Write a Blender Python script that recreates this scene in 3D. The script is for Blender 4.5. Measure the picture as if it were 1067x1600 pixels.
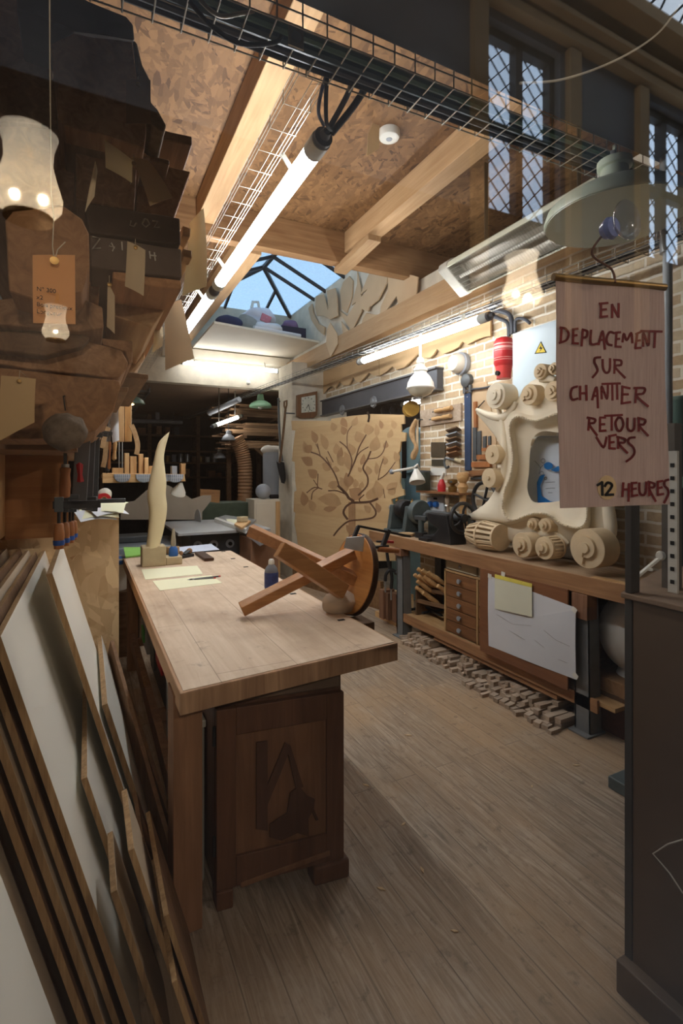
import bpy, bmesh, math, random
from mathutils import Vector, Matrix, noise as mnoise
random.seed(7)
for _o in list(bpy.data.objects):
    bpy.data.objects.remove(_o)
S = bpy.context.scene
C = S.collection
R = math.radians
PI = math.pi

# ---------------------------------------------------------------- camera, exposure, sky
F, CX, CY, HZ, EYE, YAW = 792.0, 533.5, 800.0, 735.0, 1.6, R(26.7)
SN, CS = math.sin(YAW), math.cos(YAW)
cam_d = bpy.data.cameras.new('camera')
cam = bpy.data.objects.new('camera', cam_d)
C.objects.link(cam)
cam.location = (0, 0, EYE)
cam.rotation_euler = (R(90), 0, -YAW)
cam_d.sensor_fit = 'VERTICAL'
cam_d.sensor_height = 36.0
cam_d.lens = 36.0 * F / 1600.0
cam_d.shift_y = -(CY - HZ) / 1600.0
cam_d.clip_start = 0.01
S.camera = cam
S.view_settings.view_transform = 'Standard'
S.view_settings.look = 'None'
S.view_settings.gamma = 1.0
S.view_settings.use_curve_mapping = False
S.view_settings.exposure = 0.15
S.cycles.max_bounces = 8
S.cycles.diffuse_bounces = 4
S.cycles.transparent_max_bounces = 12
S.cycles.sample_clamp_indirect = 6.0
S.cycles.caustics_reflective = False
S.cycles.caustics_refractive = False

W = bpy.data.worlds.new('overcast_sky')
S.world = W
W.use_nodes = True
W.node_tree.nodes['Background'].inputs[0].default_value = (0.64, 0.75, 0.88, 1)
W.node_tree.nodes['Background'].inputs[1].default_value = 1.7

TUBE_POWER = 56.0      # emission of the interior fluorescent tubes
LAMP_POWER = 280.0     # watts of each bulb in the passage lamps outside the window


def ray(px, py):
    u, v = (px - CX) / F, (HZ - py) / F
    return (SN + CS * u, CS - SN * u, v)


def AX(px, py, x):
    d = ray(px, py); t = x / d[0]
    return Vector((x, d[1] * t, EYE + d[2] * t))


def AY(px, py, y):
    d = ray(px, py); t = y / d[1]
    return Vector((d[0] * t, y, EYE + d[2] * t))


def AZ(px, py, z):
    d = ray(px, py); t = (z - EYE) / d[2]
    return Vector((d[0] * t, d[1] * t, z))


def AD(px, py, D):
    d = ray(px, py)
    return Vector((d[0] * D, d[1] * D, EYE + d[2] * D))


# ---------------------------------------------------------------- materials
MATS = {}


class N:
    """small node-tree helper"""
    def __init__(self, name):
        self.m = bpy.data.materials.new(name)
        self.m.use_nodes = True
        self.t = self.m.node_tree
        self.t.nodes.clear()
        self.out = self.n('ShaderNodeOutputMaterial')

    def n(self, typ, **kw):
        nd = self.t.nodes.new(typ)
        for k, v in kw.items():
            if k.startswith('i_'):
                key = k[2:].replace('_', ' ')
                s = nd.inputs.get(key)
                if s is None:
                    s = nd.inputs[int(k[2:])]
                s.default_value = v
            else:
                setattr(nd, k, v)
        return nd

    def l(self, a, b):
        self.t.links.new(a, b)

    def bsdf(self, rough=.6, metal=0, spec=.35):
        b = self.n('ShaderNodeBsdfPrincipled')
        b.inputs['Roughness'].default_value = rough
        b.inputs['Metallic'].default_value = metal
        b.inputs['Specular IOR Level'].default_value = spec
        self.l(b.outputs[0], self.out.inputs[0])
        return b

    def coords(self, scale=(1, 1, 1), rot=(0, 0, 0), rnd=True):
        tc = self.n('ShaderNodeTexCoord')
        mp = self.n('ShaderNodeMapping')
        mp.inputs['Scale'].default_value = scale
        mp.inputs['Rotation'].default_value = rot
        if rnd:
            oi = self.n('ShaderNodeObjectInfo')
            mu = self.n('ShaderNodeMath', operation='MULTIPLY')
            mu.inputs[1].default_value = 37.0
            self.l(oi.outputs['Random'], mu.inputs[0])
            ad = self.n('ShaderNodeVectorMath', operation='ADD')
            self.l(tc.outputs['Object'], ad.inputs[0])
            self.l(mu.outputs[0], ad.inputs[1])
            self.l(ad.outputs[0], mp.inputs[0])
        else:
            self.l(tc.outputs['Object'], mp.inputs[0])
        return mp.outputs[0]

    def noise(self, vec, scale=5, detail=4, rough=.55, dist=0):
        t = self.n('ShaderNodeTexNoise')
        t.inputs['Scale'].default_value = scale
        t.inputs['Detail'].default_value = detail
        t.inputs['Roughness'].default_value = rough
        t.inputs['Distortion'].default_value = dist
        self.l(vec, t.inputs['Vector'])
        return t

    def ramp(self, fac, stops):
        r = self.n('ShaderNodeValToRGB')
        el = r.color_ramp.elements
        while len(el) < len(stops):
            el.new(.5)
        for e, (p, c) in zip(el, stops):
            e.position = p
            e.color = (*c, 1) if len(c) == 3 else c
        self.l(fac, r.inputs[0])
        return r.outputs[0]

    def mix(self, fac, a, b, mode='MIX'):
        m = self.n('ShaderNodeMixRGB', blend_type=mode)
        for s, v in ((m.inputs[0], fac), (m.inputs[1], a), (m.inputs[2], b)):
            if isinstance(v, (int, float)):
                s.default_value = v
            elif isinstance(v, tuple):
                s.default_value = (*v, 1)
            else:
                self.l(v, s)
        return m.outputs[0]

    def bump(self, h, b, strength=.3, dist=.01):
        bp = self.n('ShaderNodeBump')
        bp.inputs['Strength'].default_value = strength
        bp.inputs['Distance'].default_value = dist
        self.l(h, bp.inputs['Height'])
        self.l(bp.outputs[0], b.inputs['Normal'])

    def vary(self, col, amount=.25):
        """value changes a little from object to object"""
        oi = self.n('ShaderNodeObjectInfo')
        hs = self.n('ShaderNodeHueSaturation')
        mr = self.n('ShaderNodeMapRange')
        mr.inputs[3].default_value = 1 - amount
        mr.inputs[4].default_value = 1 + amount
        self.l(oi.outputs['Random'], mr.inputs[0])
        self.l(mr.outputs[0], hs.inputs['Value'])
        self.l(col, hs.inputs['Color'])
        return hs.outputs[0]


def srgb(r, g, b):
    f = lambda c: (c / 12.92 if c <= .04045 else ((c + .055) / 1.055) ** 2.4)
    return (f(r / 255), f(g / 255), f(b / 255))


def scl(c, k):
    return tuple(min(1, x * k) for x in c)


def plain(name, col, rough=.55, metal=0, spec=.35, var=.12, scale=9, bump=0):
    if name in MATS:
        return MATS[name]
    n = N(name); b = n.bsdf(rough, metal, spec)
    v = n.coords()
    t = n.noise(v, scale, 5, .6)
    c = n.ramp(t.outputs[0], [(.3, scl(col, 1 - var)), (.7, scl(col, 1 + var))])
    n.l(c, b.inputs['Base Color'])
    if bump:
        n.bump(t.outputs[0], b, bump)
    MATS[name] = n.m
    return n.m


def wood(name, light, dark, axis='y', rough=.6, grain=1.0, var=.18, spec=.3):
    """long grain streaks running along one axis of the object"""
    if name in MATS:
        return MATS[name]
    n = N(name); b = n.bsdf(rough, 0, spec)
    st = {'x': (1.1, 16, 16), 'y': (16, 1.1, 16), 'z': (16, 16, 1.1)}[axis]
    v = n.coords(tuple(s * grain for s in st))
    t = n.noise(v, 1.6, 5, .6, 1.2)
    v2 = n.coords((2.2, 2.2, 2.2))
    t2 = n.noise(v2, 1.5, 3, .5)
    c = n.ramp(t.outputs[0], [(.28, dark), (.5, tuple((a + d) / 2 for a, d in zip(light, dark))), (.68, light)])
    c = n.mix(.25, c, n.ramp(t2.outputs[0], [(.3, dark), (.7, light)]))
    c = n.vary(c, var)
    n.l(c, b.inputs['Base Color'])
    n.bump(t.outputs[0], b, .12, .004)
    MATS[name] = n.m
    return n.m


def emit(name, col, power):
    if name in MATS:
        return MATS[name]
    n = N(name)
    e = n.n('ShaderNodeEmission')
    e.inputs[0].default_value = (*col, 1)
    e.inputs[1].default_value = power
    n.l(e.outputs[0], n.out.inputs[0])
    MATS[name] = n.m
    return n.m


def clear(name, tint=(1, 1, 1), base=.04, gain=1.0, rough=.02):
    """clear pane: see-through, with a mirror reflection that grows at grazing angles"""
    if name in MATS:
        return MATS[name]
    n = N(name)
    tr = n.n('ShaderNodeBsdfTransparent'); tr.inputs[0].default_value = (*tint, 1)
    gl = n.n('ShaderNodeBsdfGlossy'); gl.inputs['Roughness'].default_value = rough
    lw = n.n('ShaderNodeLayerWeight'); lw.inputs[0].default_value = .5
    p = n.n('ShaderNodeMath', operation='POWER'); p.inputs[1].default_value = 5
    n.l(lw.outputs['Facing'], p.inputs[0])
    ma = n.n('ShaderNodeMath', operation='MULTIPLY_ADD')
    ma.inputs[1].default_value = (1 - base) * gain; ma.inputs[2].default_value = base * gain
    n.l(p.outputs[0], ma.inputs[0])
    mx = n.n('ShaderNodeMixShader')
    n.l(ma.outputs[0], mx.inputs[0]); n.l(tr.outputs[0], mx.inputs[1]); n.l(gl.outputs[0], mx.inputs[2])
    n.l(mx.outputs[0], n.out.inputs[0])
    MATS[name] = n.m
    return n.m


def osb(name, light=srgb(205, 160, 105), dark=srgb(120, 78, 42), plane='xy', scale=1.0, rough=.6):
    """oriented strand board: overlapping flakes at several angles"""
    if name in MATS:
        return MATS[name]
    n = N(name); b = n.bsdf(rough, 0, .25)
    rot = {'xy': (0, 0, 1), 'xz': (0, 1, 0), 'yz': (1, 0, 0)}[plane]
    cols = None; hs = None
    for k, (ang, sc) in enumerate(((.5, (7, 26)), (-.75, (9, 30)), (1.6, (8, 24)))):
        s3 = {'xy': (sc[0], sc[1], 3), 'xz': (sc[0], 3, sc[1]), 'yz': (3, sc[0], sc[1])}[plane]
        mp = n.n('ShaderNodeMapping'); mp.inputs['Scale'].default_value = tuple(q * scale for q in s3)
        n.l(n.coords((1, 1, 1), tuple(r * ang for r in rot), rnd=False), mp.inputs[0]); v = mp.outputs[0]
        nz = n.noise(v, .7, 2, .5)
        vv = n.n('ShaderNodeVectorMath', operation='MULTIPLY_ADD')
        n.l(nz.outputs[1], vv.inputs[0]); vv.inputs[1].default_value = (.9, .9, .9); n.l(v, vv.inputs[2])
        vo = n.n('ShaderNodeTexVoronoi'); vo.inputs['Scale'].default_value = 1.0
        n.l(vv.outputs[0], vo.inputs['Vector'])
        sp = n.n('ShaderNodeSeparateColor'); n.l(vo.outputs['Color'], sp.inputs[0])
        c = n.ramp(sp.outputs[0], [(0, dark), (.12, tuple((a + d) / 2 for a, d in zip(light, dark))), (.4, tuple((a * 1.4 + d * .6) / 2 for a, d in zip(light, dark))), (.8, light), (1, scl(light, 1.18))])
        if cols is None:
            cols, hs = c, sp.outputs[0]
        else:
            cols = n.mix(n.ramp(sp.outputs[1], [(.45, (0, 0, 0)), (.55, (1, 1, 1))]), cols, c)
    v = n.coords((1, 1, 1), rnd=False)
    big = n.noise(v, 1.2, 2, .5)
    cols = n.mix(.22, cols, n.ramp(big.outputs[0], [(.3, dark), (.7, light)]), 'MIX')
    n.l(cols, b.inputs['Base Color'])
    n.bump(hs, b, .1, .003)
    MATS[name] = n.m
    return n.m


# ---------------------------------------------------------------- mesh builder
def rotm(rx=0, ry=0, rz=0):
    return Matrix.Rotation(rz, 3, 'Z') @ Matrix.Rotation(ry, 3, 'Y') @ Matrix.Rotation(rx, 3, 'X')


def frame_to(d, up=Vector((0, 0, 1))):
    """3x3 matrix whose z column runs along d"""
    z = Vector(d).normalized()
    if abs(z.dot(up)) > .99:
        up = Vector((0, 1, 0))
    x = up.cross(z).normalized()
    y = z.cross(x)
    return Matrix((x, y, z)).transposed()


class B:
    def __init__(self):
        self.b = bmesh.new()
        self.smooth = False

    def faces(self, vs, fs):
        v = [self.b.verts.new(p) for p in vs]
        for f in fs:
            try:
                self.b.faces.new([v[i] for i in f])
            except ValueError:
                pass
        return v

    def box(self, x0, x1, y0, y1, z0, z1):
        x0, x1 = sorted((x0, x1)); y0, y1 = sorted((y0, y1)); z0, z1 = sorted((z0, z1))
        self.faces([(x0, y0, z0), (x1, y0, z0), (x1, y1, z0), (x0, y1, z0), (x0, y0, z1), (x1, y0, z1), (x1, y1, z1), (x0, y1, z1)],
                   [(0, 3, 2, 1), (4, 5, 6, 7), (0, 1, 5, 4), (1, 2, 6, 5), (2, 3, 7, 6), (3, 0, 4, 7)])
        return self

    def obox(self, c, size, m=None):
        m = m or Matrix.Identity(3); c = Vector(c)
        h = [s / 2 for s in size]
        vs = [c + m @ Vector((sx * h[0], sy * h[1], sz * h[2])) for sz in (-1, 1) for sx, sy in ((-1, -1), (1, -1), (1, 1), (-1, 1))]
        self.faces(vs, [(0, 3, 2, 1), (4, 5, 6, 7), (0, 1, 5, 4), (1, 2, 6, 5), (2, 3, 7, 6), (3, 0, 4, 7)])
        return self

    def bar(self, p, q, w, h, up=(0, 0, 1), w2=None, h2=None):
        p, q = Vector(p), Vector(q)
        m = frame_to(q - p, Vector(up))
        x, y = m.col[0], m.col[1]
        w2 = w if w2 is None else w2; h2 = h if h2 is None else h2
        vs = []
        for c, a, b_ in ((p, w, h), (q, w2, h2)):
            vs += [c - x * a / 2 - y * b_ / 2, c + x * a / 2 - y * b_ / 2, c + x * a / 2 + y * b_ / 2, c - x * a / 2 + y * b_ / 2]
        self.faces(vs, [(0, 3, 2, 1), (4, 5, 6, 7), (0, 1, 5, 4), (1, 2, 6, 5), (2, 3, 7, 6), (3, 0, 4, 7)])
        return self

    def prism(self, pts, vec):
        """polygon (list of points) pushed along vec"""
        n = len(pts); v = Vector(vec)
        P = [Vector(p) for p in pts]
        self.faces(P + [p + v for p in P],
                   [tuple(range(n - 1, -1, -1)), tuple(range(n, 2 * n))] + [(i, (i + 1) % n, n + (i + 1) % n, n + i) for i in range(n)])
        return self

    def tube(self, pts, r, seg=8, closed=False, radii=None):
        P = [Vector(p) for p in pts]
        n = len(P); rings = []
        prev = None
        for i in range(n):
            if closed:
                d = P[(i + 1) % n] - P[i - 1]
            else:
                d = P[min(i + 1, n - 1)] - P[max(i - 1, 0)]
            if d.length < 1e-9:
                d = Vector((0, 0, 1))
            d.normalize()
            if prev is None:
                x = frame_to(d).col[0]
            else:
                x = prev - d * prev.dot(d)
                x = x.normalized() if x.length > 1e-6 else frame_to(d).col[0]
            prev = x; y = d.cross(x)
            rr = radii[i] if radii else r
            rings.append([self.b.verts.new(P[i] + (x * math.cos(a) + y * math.sin(a)) * rr) for a in [2 * PI * k / seg for k in range(seg)]])
        m = n if closed else n - 1
        for i in range(m):
            a, b_ = rings[i], rings[(i + 1) % n]
            for k in range(seg):
                try:
                    f = self.b.faces.new((a[k], a[(k + 1) % seg], b_[(k + 1) % seg], b_[k])); f.smooth = True
                except ValueError:
                    pass
        if not closed:
            self.b.faces.new(rings[0][::-1]); self.b.faces.new(rings[-1])
        self.smooth = True
        return self

    def lathe(self, prof, o, axis=(0, 0, 1), seg=24, squash=(1, 1)):
        """profile [(radius, height)] turned about axis through o"""
        o = Vector(o); m = frame_to(axis)
        x, y, z = m.col
        rings = []
        for r, h in prof:
            if r < 1e-6:
                rings.append([self.b.verts.new(o + z * h)])
            else:
                rings.append([self.b.verts.new(o + z * h + x * (r * math.cos(2 * PI * k / seg) * squash[0]) + y * (r * math.sin(2 * PI * k / seg) * squash[1])) for k in range(seg)])
        for a, b_ in zip(rings, rings[1:]):
            for k in range(seg):
                k2 = (k + 1) % seg
                if len(a) == 1 and len(b_) == 1:
                    continue
                vs = (a[0], b_[k2], b_[k]) if len(a) == 1 else ((a[k], a[k2], b_[0]) if len(b_) == 1 else (a[k], a[k2], b_[k2], b_[k]))
                try:
                    f = self.b.faces.new(vs); f.smooth = True
                except ValueError:
                    pass
        if len(rings[0]) > 1:
            self.b.faces.new(rings[0][::-1])
        if len(rings[-1]) > 1:
            self.b.faces.new(rings[-1])
        self.smooth = True
        return self

    def cyl(self, p, q, r, seg=20, r2=None):
        p, q = Vector(p), Vector(q)
        return self.lathe([(r, 0), (r if r2 is None else r2, (q - p).length)], p, q - p, seg)

    def ball(self, c, r, squash=(1, 1, 1), seg=20, rings=12):
        c = Vector(c); rows = []
        for i in range(rings + 1):
            th = PI * i / rings
            if i in (0, rings):
                rows.append([self.b.verts.new(c + Vector((0, 0, r * squash[2] * math.cos(th))))])
            else:
                rows.append([self.b.verts.new(c + Vector((r * squash[0] * math.sin(th) * math.cos(2 * PI * k / seg), r * squash[1] * math.sin(th) * math.sin(2 * PI * k / seg), r * squash[2] * math.cos(th)))) for k in range(seg)])
        for a, b_ in zip(rows, rows[1:]):
            for k in range(seg):
                k2 = (k + 1) % seg
                vs = (a[0], b_[k], b_[k2]) if len(a) == 1 else ((a[k], b_[0], a[k2]) if len(b_) == 1 else (a[k], b_[k], b_[k2], a[k2]))
                f = self.b.faces.new(vs); f.smooth = True
        self.smooth = True
        return self

    def sheet(self, rows, thick=.0015, nrm=None):
        """grid of points -> thin curved sheet with real thickness"""
        n, m = len(rows), len(rows[0])
        P = [[Vector(p) for p in r] for r in rows]

        def nor(i, j):
            a = P[min(i + 1, n - 1)][j] - P[max(i - 1, 0)][j]
            b_ = P[i][min(j + 1, m - 1)] - P[i][max(j - 1, 0)]
            c = a.cross(b_)
            return c.normalized() if c.length > 1e-12 else Vector((0, 0, 1))
        top = [[self.b.verts.new(P[i][j] + nor(i, j) * thick / 2) for j in range(m)] for i in range(n)]
        bot = [[self.b.verts.new(P[i][j] - nor(i, j) * thick / 2) for j in range(m)] for i in range(n)]
        for i in range(n - 1):
            for j in range(m - 1):
                f = self.b.faces.new((top[i][j], top[i + 1][j], top[i + 1][j + 1], top[i][j + 1])); f.smooth = True
                f = self.b.faces.new((bot[i][j], bot[i][j + 1], bot[i + 1][j + 1], bot[i + 1][j])); f.smooth = True
        edge = [(i, 0) for i in range(n)] + [(n - 1, j) for j in range(1, m)] + [(i, m - 1) for i in range(n - 2, -1, -1)] + [(0, j) for j in range(m - 2, 0, -1)]
        for (i, j), (k, l) in zip(edge, edge[1:] + edge[:1]):
            try:
                self.b.faces.new((top[i][j], bot[i][j], bot[k][l], top[k][l]))
            except ValueError:
                pass
        self.smooth = True
        return self

    def jitter(self, amt, freq=6.0, seed=0):
        for v in self.b.verts:
            v.co += mnoise.noise_vector(v.co * freq + Vector((seed, seed * 2, 0))) * amt
        return self

    def out(self, name, mat, parent=None, loc=None, bevel=0, seg=2, sharp=.7, sub=0):
        me = bpy.data.meshes.new(name)
        bmesh.ops.recalc_face_normals(self.b, faces=self.b.faces[:])
        if parent is not None:
            base = Vector((0, 0, 0)); p = parent
            while p is not None:
                base += p.location; p = p.parent
            own = Vector((0, 0, 0))
        else:
            if loc is None:
                lo = [min(v.co[i] for v in self.b.verts) for i in range(3)]
                hi = [max(v.co[i] for v in self.b.verts) for i in range(3)]
                loc = ((lo[0] + hi[0]) / 2, (lo[1] + hi[1]) / 2, lo[2])
            base = Vector(loc); own = base
        for v in self.b.verts:
            v.co -= base
        self.b.to_mesh(me); self.b.free()
        if self.smooth:
            me.set_sharp_from_angle(angle=sharp)
        if isinstance(mat, (list, tuple)):
            for m in mat:
                me.materials.append(m)
        else:
            me.materials.append(mat)
        o = bpy.data.objects.new(name, me)
        C.objects.link(o)
        o.location = own
        if parent is not None:
            o.parent = parent
        if bevel:
            bv = o.modifiers.new('bevel', 'BEVEL')
            bv.width = bevel; bv.segments = seg; bv.limit_method = 'ANGLE'; bv.angle_limit = R(40)
        if sub:
            sb = o.modifiers.new('subdivision', 'SUBSURF'); sb.levels = sub; sb.render_levels = sub
        return o


def tag(o, label, cat, group=None):
    o['label'] = label; o['category'] = cat
    if group:
        o['group'] = group
    return o


def thing(name, label, cat, loc=(0, 0, 0), group=None):
    o = bpy.data.objects.new(name, None)
    o.empty_display_size = .05
    C.objects.link(o); o.location = loc
    return tag(o, label, cat, group)


def struct(o):
    o['kind'] = 'structure'
    return o


def stuff(o):
    o['kind'] = 'stuff'
    return o


def dup(root, loc=None, rotz=None, label=None, rot=None):
    def cp(o, par):
        c = o.copy(); C.objects.link(c); c.parent = par
        for ch in list(o.children):
            cp(ch, c)
        return c
    r = cp(root, None)
    if loc is not None:
        r.location = loc
    if rotz is not None:
        r.rotation_euler = (0, 0, rotz)
    if rot is not None:
        r.rotation_euler = rot
    if label:
        r['label'] = label
    return r


def spline(pts, n=8, closed=False):
    """Catmull-Rom through points"""
    P = [Vector(p) for p in pts]; out = []
    m = len(P)
    for i in range(m if closed else m - 1):
        if closed:
            a, b_, c, d = P[i - 1], P[i], P[(i + 1) % m], P[(i + 2) % m]
        else:
            a, b_, c, d = P[max(i - 1, 0)], P[i], P[i + 1], P[min(i + 2, m - 1)]
        for k in range(n):
            t = k / n
            out.append(.5 * ((2 * b_) + (c - a) * t + (2 * a - 5 * b_ + 4 * c - d) * t * t + (3 * b_ - a - 3 * c + d) * t ** 3))
    if not closed:
        out.append(P[-1])
    return out


def ribbon(bm, pts, w, off, plane):
    """a brush stroke with a little thickness lying on a surface"""
    Q = [Vector((x, y, 0)) for x, y in pts]
    if len(Q) > 2:
        Q = spline(Q, 4)
    for p, q in zip(Q, Q[1:]):
        d = (q - p).normalized() * (w * .35)
        s = Vector((-d.y, d.x, 0)).normalized() * w / 2
        P = [plane(v.x, v.y, off) for v in (p - d - s, q + d - s, q + d + s, p - d + s)]
        bm.prism(P, plane(p.x, p.y, off + .0006) - plane(p.x, p.y, off))


def text(body, p, size, mat, parent, rx=PI / 2, rz=0, name='lettering', thick=.0004):
    cu = bpy.data.curves.new(name, 'FONT'); cu.body = body; cu.size = size; cu.extrude = thick
    tmp = bpy.data.objects.new(name + '_curve', cu)
    me = bpy.data.meshes.new_from_object(tmp)
    bpy.data.objects.remove(tmp); bpy.data.curves.remove(cu)
    me.materials.clear(); me.materials.append(mat)
    ob = bpy.data.objects.new(name, me); C.objects.link(ob)
    ob.parent = parent
    bse = Vector((0, 0, 0)); pr = parent
    while pr is not None:
        bse += pr.location; pr = pr.parent
    ob.location = Vector(p) - bse; ob.rotation_euler = (rx, 0, rz)
    return ob
# ---------------------------------------------------------------- shared materials
PINE = wood('pine_wood', srgb(214, 178, 128), srgb(170, 126, 78), 'y', .6)
PINEX = wood('pine_wood_across', srgb(214, 178, 128), srgb(170, 126, 78), 'x', .6)
PINEZ = wood('pine_wood_upright', srgb(214, 178, 128), srgb(170, 126, 78), 'z', .6)
JOIST = wood('joist_wood', srgb(188, 154, 114), srgb(156, 120, 82), 'y', .6, .6)
BEAMX = wood('beam_wood', srgb(160, 124, 86), srgb(116, 82, 52), 'x', .65, .6)
OLDY = wood('old_timber', srgb(128, 98, 70), srgb(82, 58, 38), 'y', .75, 1, .3)
OLDX = wood('old_timber_across', srgb(128, 98, 70), srgb(82, 58, 38), 'x', .75, 1, .3)
PLANKX = wood('stored_plank', srgb(186, 150, 114), srgb(126, 96, 70), 'x', .75, 1, .4)
DARKY = wood('dark_slab_wood', srgb(176, 136, 100), srgb(116, 84, 58), 'y', .8, 1, .25)
LIGHTSLAB = wood('pale_slab_wood', srgb(206, 172, 128), srgb(160, 122, 82), 'y', .7, .8, .12)
TEAK = wood('honey_hardwood', srgb(190, 136, 84), srgb(142, 94, 52), 'x', .42, 1.2, .08, .45)
TEAKZ = wood('honey_hardwood_disc', srgb(214, 150, 82), srgb(176, 112, 54), 'y', .42, 1.2, .05, .45)
RIM = wood('dark_stained_rim', srgb(84, 54, 34), srgb(54, 34, 22), 'y', .45, 1, .05)
CABW = wood('oxblood_cabinet_wood', srgb(112, 78, 56), srgb(80, 53, 38), 'z', .6, .8, .06)
CABD = wood('carved_motif_wood', srgb(92, 64, 50), srgb(70, 48, 38), 'z', .6, .8, .05)
DRAWER = wood('drawer_wood', srgb(150, 104, 66), srgb(100, 66, 40), 'y', .6, 1, .12)
BENCHW = wood('bench_edge_wood', srgb(176, 132, 92), srgb(130, 92, 62), 'y', .6, .8, .05)
BLOCK = wood('sawn_block_wood', srgb(146, 108, 82), srgb(104, 72, 54), 'z', .75, 1, .2)
OFFCUT = wood('dusty_offcut_wood', srgb(196, 176, 154), srgb(150, 130, 110), 'x', .85, 1, .22)


def papermat(name, col, thin=.4):
    n = N(name)
    df = n.n('ShaderNodeBsdfDiffuse'); tl = n.n('ShaderNodeBsdfTranslucent')
    t = n.noise(n.coords(), 6, 4, .6)
    c = n.ramp(t.outputs[0], [(.3, scl(col, .94)), (.7, scl(col, 1.05))])
    n.l(c, df.inputs[0]); n.l(c, tl.inputs[0])
    mx = n.n('ShaderNodeMixShader'); mx.inputs[0].default_value = thin
    n.l(df.outputs[0], mx.inputs[1]); n.l(tl.outputs[0], mx.inputs[2]); n.l(mx.outputs[0], n.out.inputs[0])
    MATS[name] = n.m
    return n.m


MDF = plain('mdf_board', srgb(196, 164, 122), .7, 0, .2, .06, 4)
MDFD = plain('dusty_mdf', srgb(194, 166, 132), .8, 0, .15, .07, 4)
CARVE = plain('carved_limewood', srgb(226, 214, 190), .6, 0, .3, .05, 6)
CARVE2 = plain('sawn_scroll_plywood', srgb(212, 190, 156), .7, 0, .2, .08, 14)
PAPER = plain('white_paper', srgb(214, 216, 220), .85, 0, .1, .03, 6)
PAPERY = plain('yellow_paper', srgb(240, 239, 206), .85, 0, .1, .02, 6)
PAPERB = plain('blue_white_paper', srgb(206, 214, 230), .85, 0, .1, .04, 6)
KRAFT = plain('kraft_paper', srgb(206, 176, 130), .85, 0, .1, .05, 6)
TAGP = papermat('template_card', srgb(226, 210, 178))
LAM = plain('white_laminate', srgb(234, 230, 218), .45, 0, .3, .03, 2)
PLYE = wood('plywood_edge', srgb(176, 144, 104), srgb(120, 92, 62), 'z', .8, 2, .15)
BLACK = plain('black_metal', srgb(52, 51, 52), .45, .5, .5, .2)
IRON = plain('painted_iron', srgb(84, 88, 90), .5, .4, .5, .15, 14, .05)
MACH = plain('machine_green_grey', srgb(86, 96, 96), .45, .2, .5, .2, 10, .05)
STEEL = plain('zinc_steel', srgb(170, 172, 172), .35, .8, .5, .06)
GALV = plain('wire_mesh_steel', srgb(158, 154, 142), .4, .6, .5, .05)
CASTW = plain('white_enamel', srgb(226, 224, 214), .3, 0, .5, .02)
CREAM = plain('cream_enamel', srgb(206, 206, 186), .35, 0, .5, .03, 3)
GREEN = plain('green_enamel', srgb(150, 196, 160), .3, 0, .5, .03)
GREEND = plain('dark_green_enamel', srgb(72, 104, 92), .35, 0, .5, .06)
REDP = plain('red_plastic', srgb(190, 36, 40), .4, 0, .5, .03)
BLUEP = plain('blue_plastic', srgb(40, 92, 160), .4, 0, .5, .04)
GREYP = plain('grey_plastic', srgb(150, 154, 160), .5, 0, .4, .05)
RUBBER = plain('black_rubber', srgb(24, 24, 26), .7, 0, .3, .1)
CABLE = plain('cable_grey', srgb(62, 66, 74), .5, 0, .4, .08)
CASEB = plain('case_black', srgb(28, 30, 34), .5, 0, .4, .08)
BRASS = plain('old_brass', srgb(150, 118, 66), .4, .8, .5, .1)
STONE = plain('grey_stone', srgb(186, 170, 138), .85, 0, .2, .12, 12, .1)
LINEN = plain('sign_linen', srgb(206, 188, 176), .9, 0, .1, .04, 40, .03)
INK = plain('dark_red_paint', srgb(112, 24, 24), .6, 0, .2, .06, 30)
INKB = plain('black_ink', srgb(22, 20, 20), .7, 0, .2, .05)
CHALK = plain('chalk', srgb(190, 186, 176), .9, 0, .1, .05)
PENCIL = plain('pencil_line', srgb(120, 110, 100), .9, 0, .1, .05)
HANDLE = wood('tool_handle_wood', srgb(184, 122, 74), srgb(140, 84, 48), 'z', .45, 1, .1)
HANDLEY = wood('tool_handle_ash', srgb(222, 184, 130), srgb(184, 136, 84), 'y', .45, 1, .1)
YELLOW = plain('warning_yellow', srgb(236, 204, 40), .5, 0, .4, .02)
CLOTH = plain('cotton_cloth', srgb(190, 172, 152), .95, 0, .1, .08, 20)
SACKM = plain('white_sack', srgb(206, 214, 224), .6, 0, .3, .03, 5)
BARK = plain('bark', srgb(112, 98, 80), .95, 0, .1, .35, 25, .4)

TUBE = emit('fluorescent_tube', (.95, .98, 1.0), TUBE_POWER)
TUBE3 = emit('small_fluorescent_tube', (.95, .98, 1.0), TUBE_POWER * .3)
TUBE2 = emit('older_fluorescent_tube', (.95, .98, 1.0), TUBE_POWER * .58)
TUBEW = emit('weak_fluorescent_tube', (1.0, .97, .92), 26.0)
GLASS = clear('shop_window_glass', (1, 1, 1), .04, 2.3, .0)
CLEARP = clear('clear_plastic', (.93, .96, .98), .06, 1.0, .05)

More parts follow.
